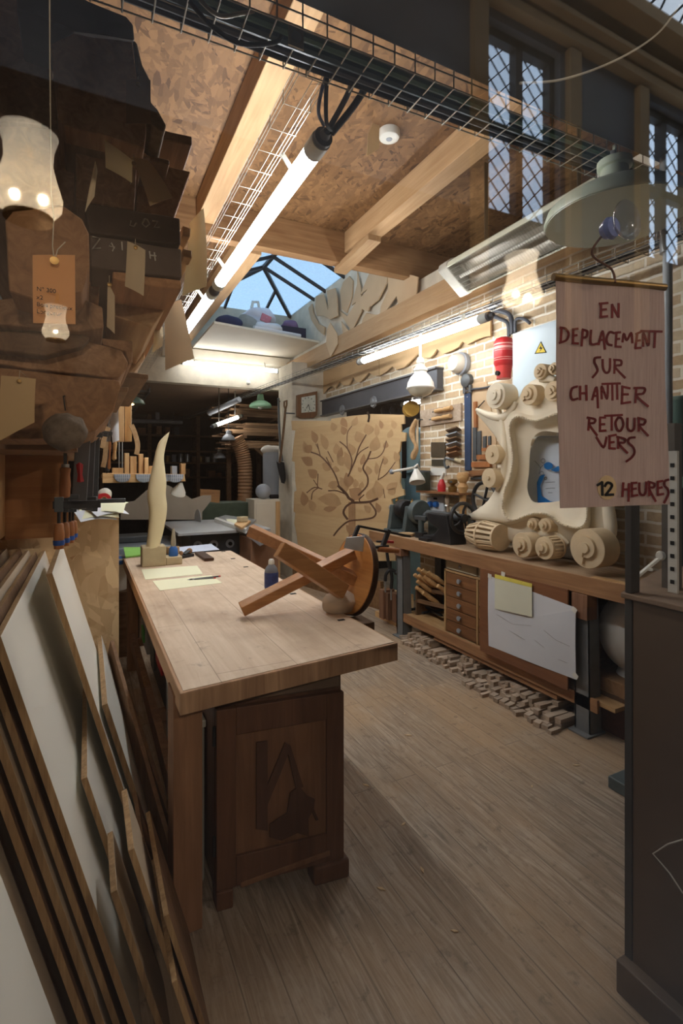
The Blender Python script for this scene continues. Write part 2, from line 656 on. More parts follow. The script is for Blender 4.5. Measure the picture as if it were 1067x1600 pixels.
# floor boards, running into the depth of the shop
n = N('worn_floorboards'); b = n.bsdf(.55, 0, .35)
tc = n.n('ShaderNodeTexCoord'); mp = n.n('ShaderNodeMapping'); mp.inputs['Rotation'].default_value = (0, 0, R(90))
n.l(tc.outputs['Object'], mp.inputs[0])
br = n.n('ShaderNodeTexBrick'); br.offset = .37; br.squash = 1
for k, v in (('Scale', 1.0), ('Mortar Size', .0025), ('Mortar Smooth', .3), ('Bias', 0), ('Brick Width', 2.3), ('Row Height', .125)):
    br.inputs[k].default_value = v
br.inputs['Color1'].default_value = (.1, .1, .1, 1); br.inputs['Color2'].default_value = (.9, .9, .9, 1); br.inputs['Mortar'].default_value = (.5, .5, .5, 1)
n.l(mp.outputs[0], br.inputs['Vector'])
vv = n.n('ShaderNodeVectorMath', operation='MULTIPLY_ADD')
n.l(br.outputs['Color'], vv.inputs[0]); vv.inputs[1].default_value = (9, 9, 9)
n.l(tc.outputs['Object'], vv.inputs[2])
sc = n.n('ShaderNodeMapping'); sc.inputs['Scale'].default_value = (14, 1.1, 1); n.l(vv.outputs[0], sc.inputs[0])
g = n.noise(sc.outputs[0], 2.0, 7, .62, 2.2)
raw = n.coords((1, 1, 1), rnd=False)
big = n.noise(raw, .9, 4, .6)
sp = n.noise(raw, 16, 6, .75)
base = n.ramp(g.outputs[0], [(.25, srgb(112, 98, 84)), (.5, srgb(158, 140, 120)), (.72, srgb(192, 176, 156))])
warm = n.mix(n.ramp(big.outputs[0], [(.42, (0, 0, 0)), (.62, (.75, .75, .75))]), base, srgb(176, 146, 112))
pl = n.ramp(br.outputs['Color'], [(0, (.90, .90, .90)), (1, (1.04, 1.03, 1.02))])
col = n.mix(1.0, warm, pl, 'MULTIPLY')
col = n.mix(n.ramp(sp.outputs[0], [(.56, (0, 0, 0)), (.72, (.7, .7, .7))]), col, srgb(92, 78, 66))
dust = n.noise(raw, 3.0, 6, .7)
col = n.mix(n.ramp(dust.outputs[0], [(.55, (0, 0, 0)), (.8, (.45, .45, .45))]), col, srgb(190, 176, 160))
col = n.mix(n.ramp(br.outputs['Fac'], [(0, (0, 0, 0)), (1, (.55, .55, .55))]), col, srgb(84, 70, 58))
n.l(col, b.inputs['Base Color'])
n.l(n.ramp(g.outputs[0], [(.3, (.7, .7, .7)), (.7, (.42, .42, .42))]), b.inputs['Roughness'])
n.bump(g.outputs[0], b, .25, .004)
FLOORM = n.m


def brickmat(name, c1, c2, mortar, rows=.075, width=.23):
    n = N(name); b = n.bsdf(.85, 0, .2)
    tc = n.n('ShaderNodeTexCoord'); sx = n.n('ShaderNodeSeparateXYZ'); cb = n.n('ShaderNodeCombineXYZ')
    n.l(tc.outputs['Object'], sx.inputs[0]); n.l(sx.outputs[1], cb.inputs[0]); n.l(sx.outputs[2], cb.inputs[1])
    nz = n.noise(tc.outputs['Object'], 9, 3, .6)
    va = n.n('ShaderNodeVectorMath', operation='MULTIPLY_ADD'); n.l(nz.outputs[1], va.inputs[0])
    va.inputs[1].default_value = (.02, .02, .02); n.l(cb.outputs[0], va.inputs[2])
    br = n.n('ShaderNodeTexBrick')
    for k, v in (('Scale', 1.0), ('Mortar Size', .011), ('Mortar Smooth', .4), ('Brick Width', width), ('Row Height', rows)):
        br.inputs[k].default_value = v
    br.inputs['Color1'].default_value = (*c1, 1); br.inputs['Color2'].default_value = (*c2, 1); br.inputs['Mortar'].default_value = (*mortar, 1)
    n.l(va.outputs[0], br.inputs['Vector'])
    nz2 = n.noise(tc.outputs['Object'], 30, 5, .7)
    c = n.mix(.35, br.outputs['Color'], n.ramp(nz2.outputs[0], [(.3, (.35, .3, .25)), (.7, (.8, .74, .66))]), 'OVERLAY')
    n.l(c, b.inputs['Base Color'])
    mm = n.n('ShaderNodeMath', operation='SUBTRACT'); n.l(nz2.outputs[0], mm.inputs[0]); n.l(br.outputs['Fac'], mm.inputs[1])
    n.bump(mm.outputs[0], b, .5, .01)
    return n.m


BRICK = brickmat('whitewashed_brick', srgb(208, 192, 166), srgb(182, 158, 126), srgb(232, 224, 208))
PLASTER = plain('old_plaster', srgb(212, 202, 182), .9, 0, .15, .14, 7, .2)
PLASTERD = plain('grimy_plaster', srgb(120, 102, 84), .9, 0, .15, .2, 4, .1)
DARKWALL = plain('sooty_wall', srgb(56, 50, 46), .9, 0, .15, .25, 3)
LOWCEIL = plain('fibreboard_ceiling', srgb(130, 108, 88), .8, 0, .2, .08, 2)
OSBC = osb('osb_ceiling_board', srgb(138, 102, 66), srgb(74, 48, 28), 'xy', 1.4)
OSBF = osb('osb_cabinet_board', srgb(240, 212, 168), srgb(190, 150, 108), 'xz', .9)

# ---------------------------------------------------------------- the setting
WX, RX = -.55, 3.25            # inner faces of the left and right walls
struct(B().box(-1.6, 5.2, .42, 13.2, -.12, 0).out('floor', FLOORM))
struct(B().box(-6, 12, -4.4, .36, -.14, -.02).out('floor_passage', plain('passage_tiles', srgb(60, 56, 54), .4, 0, .4, .2, 5)))
struct(B().box(WX, 4.2, .42, 4.46, 3.9, 4.0).out('ceiling', OSBC, loc=(0, 0, 3.9)))
bm = B(); bm.box(4.2, 4.4, .3, 4.6, 3.2, 4.1); bm.box(3.2, 4.4, 4.49, 4.6, 3.3, 4.1)
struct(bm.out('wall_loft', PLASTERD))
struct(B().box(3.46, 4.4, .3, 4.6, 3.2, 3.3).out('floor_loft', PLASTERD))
struct(B().box(WX, 1.42, 4.46, 8.1, 3.9, 4.0).out('ceiling_side', OSBC, loc=(0, 0, 3.9)))
struct(B().box(WX, 3.9, 8.05, 13.1, 2.95, 3.1).out('ceiling_back', LOWCEIL))
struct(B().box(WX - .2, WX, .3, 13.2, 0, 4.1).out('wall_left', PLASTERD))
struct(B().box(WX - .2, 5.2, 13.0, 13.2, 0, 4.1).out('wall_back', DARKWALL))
# right wall: brick up to the opening that the steel joist spans, brick again above it
bm = B(); bm.box(RX, RX + .2, .3, 4.55, 0, 3.3); bm.box(RX, RX + .2, 4.55, 7.05, 2.64, 3.3)
struct(bm.out('wall_right', BRICK, loc=(RX, 0, 0)))
bm = B(); bm.box(3.06, RX + .2, .3, 4.36, 3.3, 3.56); bm.box(3.06, RX + .2, 4.485, 8.05, 3.3, 4.0)
struct(bm.out('wall_right_upper', PLASTER))
struct(B().box(.42, 4.2, .43, 1.46, 3.05, 3.9).out('beam_soffit', plain('soffit_paint', srgb(84, 84, 86), .6, 0, .3, .06, 3)))
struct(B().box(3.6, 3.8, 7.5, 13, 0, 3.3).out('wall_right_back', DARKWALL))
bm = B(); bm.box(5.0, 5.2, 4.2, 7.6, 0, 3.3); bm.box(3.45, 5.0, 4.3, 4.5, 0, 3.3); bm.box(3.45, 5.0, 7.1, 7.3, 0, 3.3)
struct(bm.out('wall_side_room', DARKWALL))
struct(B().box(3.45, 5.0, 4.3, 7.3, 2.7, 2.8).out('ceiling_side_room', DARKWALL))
# the plastered pier with chipped corner
bm = B(); bm.box(2.70, 3.6, 6.98, 7.56, 0, 3.2)
bmesh.ops.subdivide_edges(bm.b, edges=bm.b.edges[:], cuts=14, use_grid_fill=True); bm.jitter(.012, 7)
struct(bm.out('wall_pier', PLASTER))
# lintel beam over the low ceiling, right wall plate, skylight kerb
bm = B(); bm.box(WX, 3.3, 7.98, 8.16, 2.93, 3.47); bm.box(WX, 1.42, 7.98, 8.16, 3.47, 3.9)
struct(bm.out('beam_header', PLASTER))
struct(B().box(1.0, 3.0, 7.86, 7.98, 3.30, 3.44).out('beam_header_board', plain('painted_board', srgb(206, 196, 176), .8, 0, .2, .08, 6)))
struct(B().box(2.94, 3.06, .42, 8.0, 3.13, 3.36).out('beam_wall_plate', JOIST))
struct(B().box(1.32, 1.44, 4.5, 7.98, 3.58, 3.9).out('beam_trimmer', JOIST, bevel=.004))
struct(B().box(WX, 4.2, 4.365, 4.48, 3.60, 3.9).out('beam_cross', BEAMX, bevel=.004))
bm = B(); bm.box(3.06, 3.2, 4.48, 8.05, 4.0, 4.2); bm.box(1.36, 1.42, 4.48, 8.05, 3.9, 4.18); bm.box(1.36, 3.1, 7.98, 8.1, 3.47, 4.18); bm.box(1.36, 3.1, 4.38, 4.48, 3.9, 4.2)
struct(bm.out('trim_1', PLASTER))
for k, x in enumerate((.90, 2.30)):
    struct(B().box(x - .075, x + .075, 1.465, 4.36, 3.70, 3.9).out('beam_joist', JOIST, bevel=.005))
struct(B().bar((2.245, 3.82, 3.63), (2.245, 4.5, 3.575), .13, .055).out('beam_joist_bracket', JOIST, bevel=.004))

# roof lantern: bars and obscured panes, each slope its own pane set
LX0, LX1, LY0, LY1, LZ, RIX, RY0, RY1, RZ = 1.40, 3.08, 4.42, 8.02, 4.18, 2.27, 5.4, 7.0, 4.54
win = bpy.data.objects.new('window_2', None); C.objects.link(win); win.location = (RIX, 6.2, LZ); win['kind'] = 'structure'
n = N('obscured_roof_glass')
tr = n.n('ShaderNodeBsdfTranslucent'); tr.inputs[0].default_value = (.68, .78, .86, 1)
t2 = n.n('ShaderNodeBsdfTransparent'); t2.inputs[0].default_value = (.66, .80, .90, 1)
nz = n.noise(n.coords((1, 1, 1), rnd=False), 14, 5, .7)
mx = n.n('ShaderNodeMixShader'); n.l(n.ramp(nz.outputs[0], [(.3, (.25, .25, .25)), (.7, (.8, .8, .8))]), mx.inputs[0])
n.l(tr.outputs[0], mx.inputs[1]); n.l(t2.outputs[0], mx.inputs[2]); n.l(mx.outputs[0], n.out.inputs[0])
ROOFG = n.m
c0, c1, c2, c3 = Vector((LX0, LY0, LZ)), Vector((LX1, LY0, LZ)), Vector((LX1, LY1, LZ)), Vector((LX0, LY1, LZ))
ra, rb = Vector((RIX, RY0, RZ)), Vector((RIX, RY1, RZ))
for poly in ((c1, c2, rb, ra), (c3, c0, ra, rb), (c0, c1, ra), (c2, c3, rb)):
    B().prism(poly, (0, 0, .008)).out('pane', ROOFG, win)
dn = Vector((0, 0, -.02))
for p, q, w in [(ra, rb, .05), (ra, c0, .05), (ra, c1, .05), (rb, c2, .05), (rb, c3, .05)]:
    B().bar(p + dn, q + dn, w, .05).out('glazing_bar', BLACK, win)
for yy in (4.9, 5.4, 6.0, 6.6, 7.0):
    for xe in (LX0, LX1):
        yr = min(max(yy, RY0), RY1); top = Vector((RIX, yr, RZ)) if RY0 <= yy <= RY1 else Vector((RIX, RY0, RZ)).lerp(Vector((xe, LY0, LZ)), (RY0 - yy) / (RY0 - LY0))
        B().bar(top + dn, Vector((xe, yy, LZ)) + dn, .035, .04).out('glazing_bar', BLACK, win)
for xx in (1.95, 2.6):
    k = (xx - LX0) / (RIX - LX0) if xx < RIX else (LX1 - xx) / (LX1 - RIX)
    B().bar(Vector((xx, LY1, LZ)) + dn, Vector((xx, LY1 - (LY1 - RY1) * k, LZ + (RZ - LZ) * k)) + dn, .035, .04).out('glazing_bar', BLACK, win)

# the shop window we look through: frame and one clear pane
win = bpy.data.objects.new('window_1', None); C.objects.link(win); win.location = (.45, .42, .5); win['kind'] = 'structure'
B().box(-.6, 1.6, .417, .423, .5, 2.55).out('pane', GLASS, win)
SHOPF = plain('shopfront_paint', srgb(52, 44, 38), .5, 0, .4, .1)
bm = B(); bm.box(-.68, -.6, .36, .48, .4, 2.65); bm.box(1.6, 1.68, .36, .48, .4, 2.65); bm.box(-.6, 1.6, .36, .48, .42, .5); bm.box(-.6, 1.6, .36, .48, 2.55, 2.65)
bm.out('frame', SHOPF, win)
bm = B(); bm.box(-.8, 4, .3, .42, -.05, .42); bm.box(-.8, 4, .3, .42, 2.65, 8.5); bm.box(-6, -.68, .3, .42, -.05, 8.5); bm.box(1.68, 12, .3, .42, -.05, 8.5)
struct(bm.out('wall_front', SHOPF))

# the passage outside and the house front across it, which the pane mirrors
FY = -3.2
GREYW = plain('facade_grey', srgb(116, 118, 124), .8, 0, .2, .08, 2)
TANW = plain('facade_moulding', srgb(176, 144, 104), .7, 0, .2, .08, 3)
struct(B().box(-6, 12, FY - .3, FY, -.02, 4.3).out('wall_passage_lower', plain('shop_row_paint', srgb(78, 68, 60), .7, 0, .2, .08, 2)))
bm = B(); bm.box(-6, 12, FY - .3, FY, 6.35, 7.0)
edges = [(-6, 3.72), (4.82, 6.35), (7.45, 9.0), (10.1, 12)]
for a, b_ in edges:
    bm.box(a, b_, FY - .3, FY, 4.3, 6.35)
struct(bm.out('wall_passage', GREYW))
bm = B()
for z, d, h in ((6.45, .12, .10), (6.62, .2, .06), (6.95, .34, .16)):
    bm.box(-6, 12, FY, FY + d, z, z + h)
for x in (3.5, 4.9, 6.15, 7.5, 8.8):
    bm.box(x, x + .18, FY, FY + .08, 3.2, 6.4)
struct(bm.out('trim_2', TANW))
PANE = emit('daylit_pane', (.52, .68, .9), 2.6)
LEAD = plain('lead_lattice', srgb(50, 54, 60), .6, 0, .3, .1)
for k, (x0, x1) in enumerate(((3.72, 4.82), (6.35, 7.45), (9.0, 10.1))):
    w = bpy.data.objects.new('window_%d' % (3 + k), None); C.objects.link(w); w.location = (x0, FY, 3.2); w['kind'] = 'structure'
    B().box(x0, x1, FY - .2, FY - .18, 4.3, 6.35).out('pane', PANE, w)
    bm = B()
    for i in range(-14, 9):
        for sg in (1, -1):
            a = []
            for t in [j * .05 for j in range(0, 23)]:
                z = 3.2 + (i * .22 + 3.1) + sg * t * 1.0 if sg > 0 else 3.2 + (i * .22 + 4.2) - t * 1.0
                if 4.3 < z < 6.35:
                    a.append(Vector((x0 + t, FY - .17, z)))
            if len(a) > 1:
                bm.bar(a[0], a[-1], .012, .012, (0, 1, 0))
    bm.out('lattice', LEAD, w)
    bm = B(); m = (x0 + x1) / 2
    for x in (x0 + .03, m, x1 - .03):
        bm.box(x - .05, x + .05, FY - .18, FY - .08, 4.3, 6.35)
    for z in (4.35, 5.3, 6.3):
        bm.box(x0, x1, FY - .18, FY - .08, z - .05, z + .05)
    bm.out('frame', SHOPF, w)
# glass roof over the passage with wire lattice
w = bpy.data.objects.new('window_6', None); C.objects.link(w); w.location = (3, -1.5, 7.2); w['kind'] = 'structure'
bm = B()
for k in range(40):
    x = -4 + k * .4
    bm.bar((x, FY, 7.12), (x + 1.6, .36, 9.2), .02, .02)
    bm.bar((x + 1.6, FY, 7.12), (x, .36, 9.2), .02, .02)
bm.out('lattice', LEAD, w)

# wood chips lying about on the floor
random.seed(31)
chip = tag(B().prism([(0, 0, 0), (.02, .004, 0), (.034, -.002, 0), (.016, -.008, 0)], (0, 0, .003)).out('wood_chip', plain('chip_wood', srgb(206, 176, 136), .8), loc=(0, 0, 0)), 'tiny pale wood chip lying on the floorboards', 'wood chip', 'wood chips on the floor')
for k in range(22):
    c = chip if k == 0 else dup(chip)
    c.location = (random.uniform(1.0, 2.4), random.uniform(1.35, 4.0), .001); c.rotation_euler = (0, 0, random.uniform(0, 6))
    f = random.uniform(.5, 1.3); c.scale = (f, f, 1)
# ---------------------------------------------------------------- fluorescent tubes
def tube_light(p, q, r, lab, mat=TUBE, hang=None):
    p, q = Vector(p), Vector(q); d = (q - p).normalized()
    t = thing('fluorescent_light', lab, 'light', (p + q) / 2, 'fluorescent tube lights')
    B().cyl(p, q, r, 16).out('tube', mat, t)
    for e, s in ((p, -1), (q, 1)):
        B().lathe([(r * 1.02, -.004), (r * 1.1, 0), (r * 1.1, .085), (r * .9, .09)], e, d * s, 18).out('end_cap', plain('pale_grey_cap', srgb(176, 180, 176), .4), t)
        B().lathe([(r * 1.0, .088), (r * 1.0, .11), (r * .6, .118), (r * .4, .145), (0, .145)], e, d * s, 18).out('cable_gland', CABLE, t)
    if hang:
        for f in (.12, .88):
            c_ = p.lerp(q, f); h_ = Vector(hang(c_))
            B().bar(c_ + (h_ - c_).normalized() * r, h_, .025, .005, d).out('bracket', GALV, t)
    return t


a, b_ = AZ(489, 237, 2.95), AZ(343, 440, 2.95); b_.x = a.x
tube_light(a, b_, .039, 'longest bright fluorescent tube hanging nearest the window, with cables at its end', TUBE, lambda c: (.79, c.y, 3.035))
a2 = Vector((a.x, b_.y + .30, 2.95))
tube_light(a2, a2 + Vector((0, 1.55, 0)), .039, 'bright fluorescent tube partly behind the hanging template, next after the nearest one', TUBE, lambda c: (.79, c.y, 3.035))
tube_light((1.27, 7.76, 3.20), (2.74, 7.76, 3.20), .03, 'bright fluorescent tube across under the skylight shelf on the header', TUBE3, lambda c: (c.x, 7.862, 3.33))
tube_light((2.70, 3.0, 2.76), (2.70, 4.83, 2.80), .034, 'bright fluorescent tube along the brick wall under the wall beam', TUBE2, lambda c: (2.73, c.y, 2.870))
p, q = AY(338, 664, 8.25), AY(371, 652, 8.5)
tube_light(p, q, .03, 'small dim fluorescent tube by the stored planks at the back', TUBEW, lambda c: (c.x, c.y, 2.95))
p, q = AY(328, 645, 8.6), AY(374, 624, 7.95)
t = thing('conduit_pipe', 'grey ceiling conduit pipe beside the green pendant at the back', 'pipe', (p + q) / 2)
B().cyl(p, q, .045, 14).out('pipe', GREYP, t)
B().cyl(p + (p - q) * .02, p, .05, 14).out('collar', STEEL, t)

# ---------------------------------------------------------------- wire cable trays


def tray(p, q, width, depth, lab, step=.1, r=.0028, side=None, n_long=5, group='wire cable trays'):
    p, q = Vector(p), Vector(q); d = (q - p).normalized()
    s = Vector((-d.y, d.x, 0)).normalized()
    t = thing('cable_tray', lab, 'cable tray', (p + q) / 2, group)
    bm = B()
    prof = [(-.5, 1), (-.5, .5), (-.5, 0), (0, 0), (.5, 0), (.5, .5), (.5, 1)]
    for u, w_ in prof[:1] + prof[1:]:
        off = s * (u * width) + Vector((0, 0, w_ * depth))
        bm.tube([p + off, q + off], r, 6)
    L = (q - p).length; k = 0
    while k * step < L:
        c_ = p + d * (k * step)
        bm.tube([c_ + s * (u * (width + .006)) + Vector((0, 0, w_ * depth - .004)) for u, w_ in prof if w_ != .5], r, 5); k += 1
    bm.out('wire_mesh', GALV, t)
    return t


def cable(pts, r, lab, mat=CABLE, group=None, name='power_cable'):
    return tag(B().tube(spline(pts, 6), r, 8).out(name, mat), lab, 'cable', group)


t = tray((-.5, 1.56, 2.96), (3.0, 1.56, 3.04), .17, .09, 'galvanised wire tray with dark cables crossing the ceiling nearest the window', .085)
for k, (dy, r, m_) in enumerate(((-.05, .016, GREEND), (-.012, .019, plain('teal_cable', srgb(52, 72, 80), .5)), (.03, .014, CABLE), (.06, .011, RUBBER))):
    B().tube([(-.5, 1.56 + dy, 2.98 + .004 * k), (.6, 1.56 + dy, 2.995), (1.6, 1.565 + dy, 3.02), (3.0, 1.56 + dy, 3.06)], r, 8).out('cable', m_, t)
p = AY(462, 60, 1.46)
B().obox(p + Vector((0, -.002, 0)), (.05, .006, .06)).out('mounting_plate', GALV, t)
B().lathe([(.008, 0), (.016, .001), (.016, .006), (.008, .007)], p + Vector((0, -.003, 0)), (0, -1, 0), 16).out('bolt', STEEL, t)
tray((.74, 1.70, 3.03), (.74, 7.6, 3.03), .11, .055, 'narrow wire tray running back beside the hanging fluorescent tubes', .16, .0016)
TX = lambda y: 2.96 - .0634 * (y - .9)
t = tray((TX(.9), .9, 2.872), (TX(12.9), 12.9, 2.872), .13, .06, 'long wire tray with grey cables running along the wall beam to the back', .12)
for k in range(4):
    B().tube([(TX(y) - .04 + .027 * k, y, 2.885 + .003 * (k % 2)) for y in (.9, 4, 8, 12.8)], .008 + .002 * (k % 2), 8).out('cable', (CABLE, RUBBER, STEEL, CABLE)[k], t)
t = thing('cable_ladder', 'dark steel cable ladder under the low ceiling at the back left', 'cable ladder', (.55, 10, 2.8))
for x in (.28, .86):
    B().box(x - .012, x + .012, 8.2, 12.4, 2.79, 2.86).out('rail', IRON, t)
for k in range(12):
    B().box(.29, .85, 8.3 + k * .36, 8.38 + k * .36, 2.80, 2.83).out('rung', IRON, t)
for x in (.28, .86):
    for y in (8.6, 11.5):
        B().cyl((x, y, 2.86), (x, y, 2.95), .008, 8).out('hanger', IRON, t)

e = Vector((a.x, a.y - .14, 2.95))
cable([e, e + Vector((.03, -.12, .08)), e + Vector((.02, -.25, .12)), (a.x + .05, 1.60, 3.02)], .011, 'grey cable feeding the nearest fluorescent tube', CABLE)
cable([e + Vector((.01, -.02, .0)), e + Vector((-.05, -.1, -.03)), e + Vector((-.09, -.2, .06)), (a.x - .06, 1.60, 3.0)], .008, 'thin dark cable loop hanging at the nearest tube end, larger loop', RUBBER)
cable([e + Vector((.0, .03, .045)), e + Vector((-.06, -.05, .04)), e + Vector((-.07, -.16, .10)), (a.x - .03, 1.60, 3.02)], .007, 'thin blue cable loop hanging at the nearest tube end', plain('blue_cable', srgb(64, 84, 120), .5))
cable([e + Vector((.02, 0, .0)), e + Vector((.06, -.1, .05)), e + Vector((.09, -.22, .1)), (a.x + .12, 1.58, 3.03)], .013, 'thick dark cable beside the nearest tube end', RUBBER)
cable([AY(296, 2, 1.5), AY(330, 40, 1.5), AY(375, 68, 1.5), AY(430, 66, 1.52), AY(442, 50, 1.54)], .007, 'dark cable sagging below the tray at the top of the ceiling', RUBBER)
cable([AY(312, 0, 1.5), AY(345, 25, 1.5), AY(400, 20, 1.5), AY(470, 45, 1.54)], .006, 'thin grey cable lying across the tray near the ceiling top', GALV)

# ---------------------------------------------------------------- heater, lamps, detector
h0, h1, hx, hz = 1.75, 3.22, 2.62, 3.13
t = thing('infrared_heater', 'long cream infrared heater bar under the ceiling near the wall', 'heater', (hx, 2.5, hz))
prof = [(-.135, -.06), (-.15, -.02), (-.13, .05), (-.07, .085), (.07, .085), (.13, .05), (.15, -.02), (.135, -.06)]
rot = Matrix.Rotation(R(38), 3, 'Y')


def hp_(u, w_, y):
    v = rot @ Vector((u, 0, w_)); return Vector((hx + v.x, y, hz + v.z))


bm = B()
for i in range(len(prof) - 1):
    (u0, w0), (u1, w1) = prof[i], prof[i + 1]
    bm.prism([hp_(u0, w0, h0), hp_(u1, w1, h0), hp_(u1 * .93, w1 * .9, h0), hp_(u0 * .93, w0 * .9, h0)], (0, h1 - h0, 0))
bm.out('housing', CREAM, t)
for y0, y1 in ((h0 - .01, h0 + .1), (h1 - .1, h1 + .01)):
    B().prism([hp_(u * 1.06, w_ * 1.06, y0) for u, w_ in prof], (0, y1 - y0, 0)).out('end_cap', plain('heater_end_cap', srgb(180, 176, 164), .4), t, bevel=.012)
for y0, y1, sgn in ((h0 + .1, h1 - .1, 1),):
    B().sheet([[hp_(.13 * math.sin(a_), .06 - .10 * (1 - math.cos(a_)) if False else -.05 + .10 * math.cos(a_), y) for a_ in [(-1 + 2 * i / 10) * 1.35 for i in range(11)]] for y in (y0, y1)], .002).out('reflector', plain('dull_reflector', srgb(176, 170, 156), .4, .5, .5), t)
B().cyl(hp_(0, -.02, h0 + .1), hp_(0, -.02, h1 - .1), .013, 12).out('element', plain('quartz_rod', srgb(230, 226, 214), .3), t)
bm = B(); k = h0 + .1
while k < h1 - .1:
    bm.tube([hp_(-.13, -.064, k), hp_(.13, -.064, k)], .0016, 4); k += .022
for u in (-.1, -.07, -.035, 0, .035, .07, .1):
    bm.tube([hp_(u, -.065, h0 + .1), hp_(u, -.065, h1 - .1)], .0016, 4)
bm.out('grille', GALV, t)
B().bar(hp_(0, .08, 2.1), (hp_(0, .08, 2.1).x, 2.1, 3.9), .03, .006).out('bracket', BLACK, t)
B().bar(hp_(0, .08, 2.9), (hp_(0, .08, 2.9).x, 2.9, 3.9), .03, .006).out('bracket', BLACK, t)


def shade(name, lab, o, prof, mat, inner=None, bulb=None, stem=.2, cat='lamp', seg=40, extra=None):
    o = Vector(o)
    t = thing(name, lab, cat, o)
    B().lathe(prof + [(r * .985, h - .004) for r, h in reversed(prof) if r > .01], o, (0, 0, 1), seg).out('lamp_shade', mat, t)
    top = prof[-1][1]
    B().cyl(o + Vector((0, 0, top - .01)), o + Vector((0, 0, top + stem)), .008, 8).out('stem', mat if stem < .15 else BLACK, t)
    if bulb:
        B().lathe([(0, -bulb[1]), (bulb[0] * .7, -bulb[1] * .8), (bulb[0], -bulb[1] * .4), (bulb[0] * .6, 0), (.016, bulb[1] * .5), (.016, bulb[1])], o + Vector((0, 0, bulb[2])), (0, 0, 1), 20).out('bulb', bulb[3], t)
    return t


o = AD(960, 342, 2.22)
SAGE = plain('sage_enamel', srgb(198, 208, 188), .35, 0, .5, .03, 3)
big = shade('enamel_pendant_lamp', 'large pale green enamel pendant lamp hanging from the window side tray', o,
            [(.285, 0), (.288, .012), (.275, .05), (.20, .10), (.10, .135), (.06, .15), (.055, .22), (.07, .225), (.07, .25), (.03, .262)], SAGE,
            bulb=None, stem=.06)
B().lathe([(0, .02), (.04, .025), (.045, .05), (.045, .13), (.04, .14)], o, (0, 0, 1), 20).out('lamp_holder', CREAM, big)
B().obox(o + Vector((0, 0, .255)), (.13, .02, .03), Matrix.Rotation(.5, 3, 'Z')).out('bracket', STEEL, big, bevel=.004)

o = AD(657, 608, 4.72)
t = thing('enamel_pendant_lamp', 'white enamel pendant lamp with glass dome hanging before the steel beam', 'lamp', o)
B().lathe([(.128, 0), (.134, .012), (.125, .022), (.12, .06), (.09, .115), (.058, .15), (.056, .165), (.066, .17), (.06, .19), (.03, .225), (.03, .24), (.038, .245), (.034, .27), (.02, .29)], o, (0, 0, 1), 36).out('lamp_shade', CASTW, t)
B().lathe([(0, -.075), (.05, -.068), (.10, -.04), (.122, 0), (.11, .004)], o, (0, 0, 1), 32).out('glass_dome', plain('opal_glass', srgb(196, 190, 170), .2, 0, .6, .03), t)
B().ball(o + Vector((0, 0, -.08)), .018, (1.3, 1.3, .8)).out('knob', STEEL, t)
B().tube([o + Vector((0, 0, .28)), o + Vector((0, 0, .31)), (o.x, o.y, 2.872)], .012, 8).out('hook', CASTW, t)

o = AD(407, 636, 8.5)
shade('enamel_pendant_lamp', 'light green enamel pendant lamp by the stored planks at the back', o,
      [(.187, 0), (.189, .012), (.165, .055), (.11, .093), (.066, .11), (.055, .165), (.05, .21), (.033, .22)], GREEN, bulb=(.05, .06, .02, plain('clear_bulb', srgb(200, 200, 190), .1)), stem=.16)
o2 = AD(206, 631, 6.6)
shade('enamel_pendant_lamp', 'green enamel pendant lamp with glowing orange inside by the hanging templates', o2,
      [(.16, 0), (.16, .012), (.14, .05), (.09, .085), (.05, .1), (.04, .14)], GREEND, bulb=(.035, .05, .03, emit('warm_bulb', (1, .55, .2), 30)), stem=1.4)

o = AZ(608, 205, 3.9)
t = thing('smoke_detector', 'round white smoke detector on the strand board ceiling', 'smoke detector', o)
B().lathe([(0, -.055), (.05, -.055), (.066, -.048), (.072, -.03), (.072, 0), (0, 0)], o, (0, 0, 1), 32).out('body', CASTW, t)
B().lathe([(0, -.058), (.02, -.058), (.022, -.054)], o, (0, 0, 1), 20).out('button', GREYP, t)
y_ = o.y - .02
B().prism([AY(583, 192, y_), AY(593, 190, y_), AY(592, 232, y_), AY(573, 244, y_), AY(575, 210, y_)], (0, .002, 0)).out('paper_tag', KRAFT, t)
o = AY(388, 598, 7.9)
t = thing('motion_sensor', 'small white motion sensor on the lintel above the green pendant', 'sensor', o)
B().ball(o, .035, (1, .8, 1.1)).out('body', CASTW, t)
B().bar(o, o + Vector((.03, .1, .06)), .02, .02).out('bracket', CASTW, t)

# ---------------------------------------------------------------- shelf in the skylight shaft and what lies on it
SH = 3.46
o = B().prism([(1.44, 6.45, SH), (3.04, 6.75, SH), (3.04, 7.97, SH), (1.44, 7.97, SH)], (0, 0, .03))
tag(o.out('skylight_shelf', plain('white_shelf_board', srgb(226, 216, 196), .6, 0, .3, .05, 3), bevel=.003), 'wide white shelf board hung in the skylight shaft', 'shelf')
t = thing('box_shelf', 'brown wooden board box on the skylight shelf under the plastic bag', 'box', (2.1, 7.5, SH + .03))
B().box(1.8, 2.75, 7.3, 7.32, SH + .031, SH + .22).out('front_board', BEAMX, t)
B().box(1.7, 2.85, 7.3, 7.8, SH + .22, SH + .245).out('top_board', BEAMX, t)
B().box(1.72, 1.75, 7.33, 7.78, SH + .031, SH + .22).out('side_board', BEAMX, t)
B().box(2.78, 2.81, 7.33, 7.78, SH + .031, SH + .22).out('side_board', BEAMX, t)
c_ = AY(405, 478, 7.5); c_.z = SH + .245 + .2
bm = B().ball(c_, 1, (.25, .18, .2), 26, 16)
for v in bm.b.verts:
    v.co += mnoise.noise_vector(v.co * 7) * .06
    v.co.z = max(v.co.z, SH + .247)
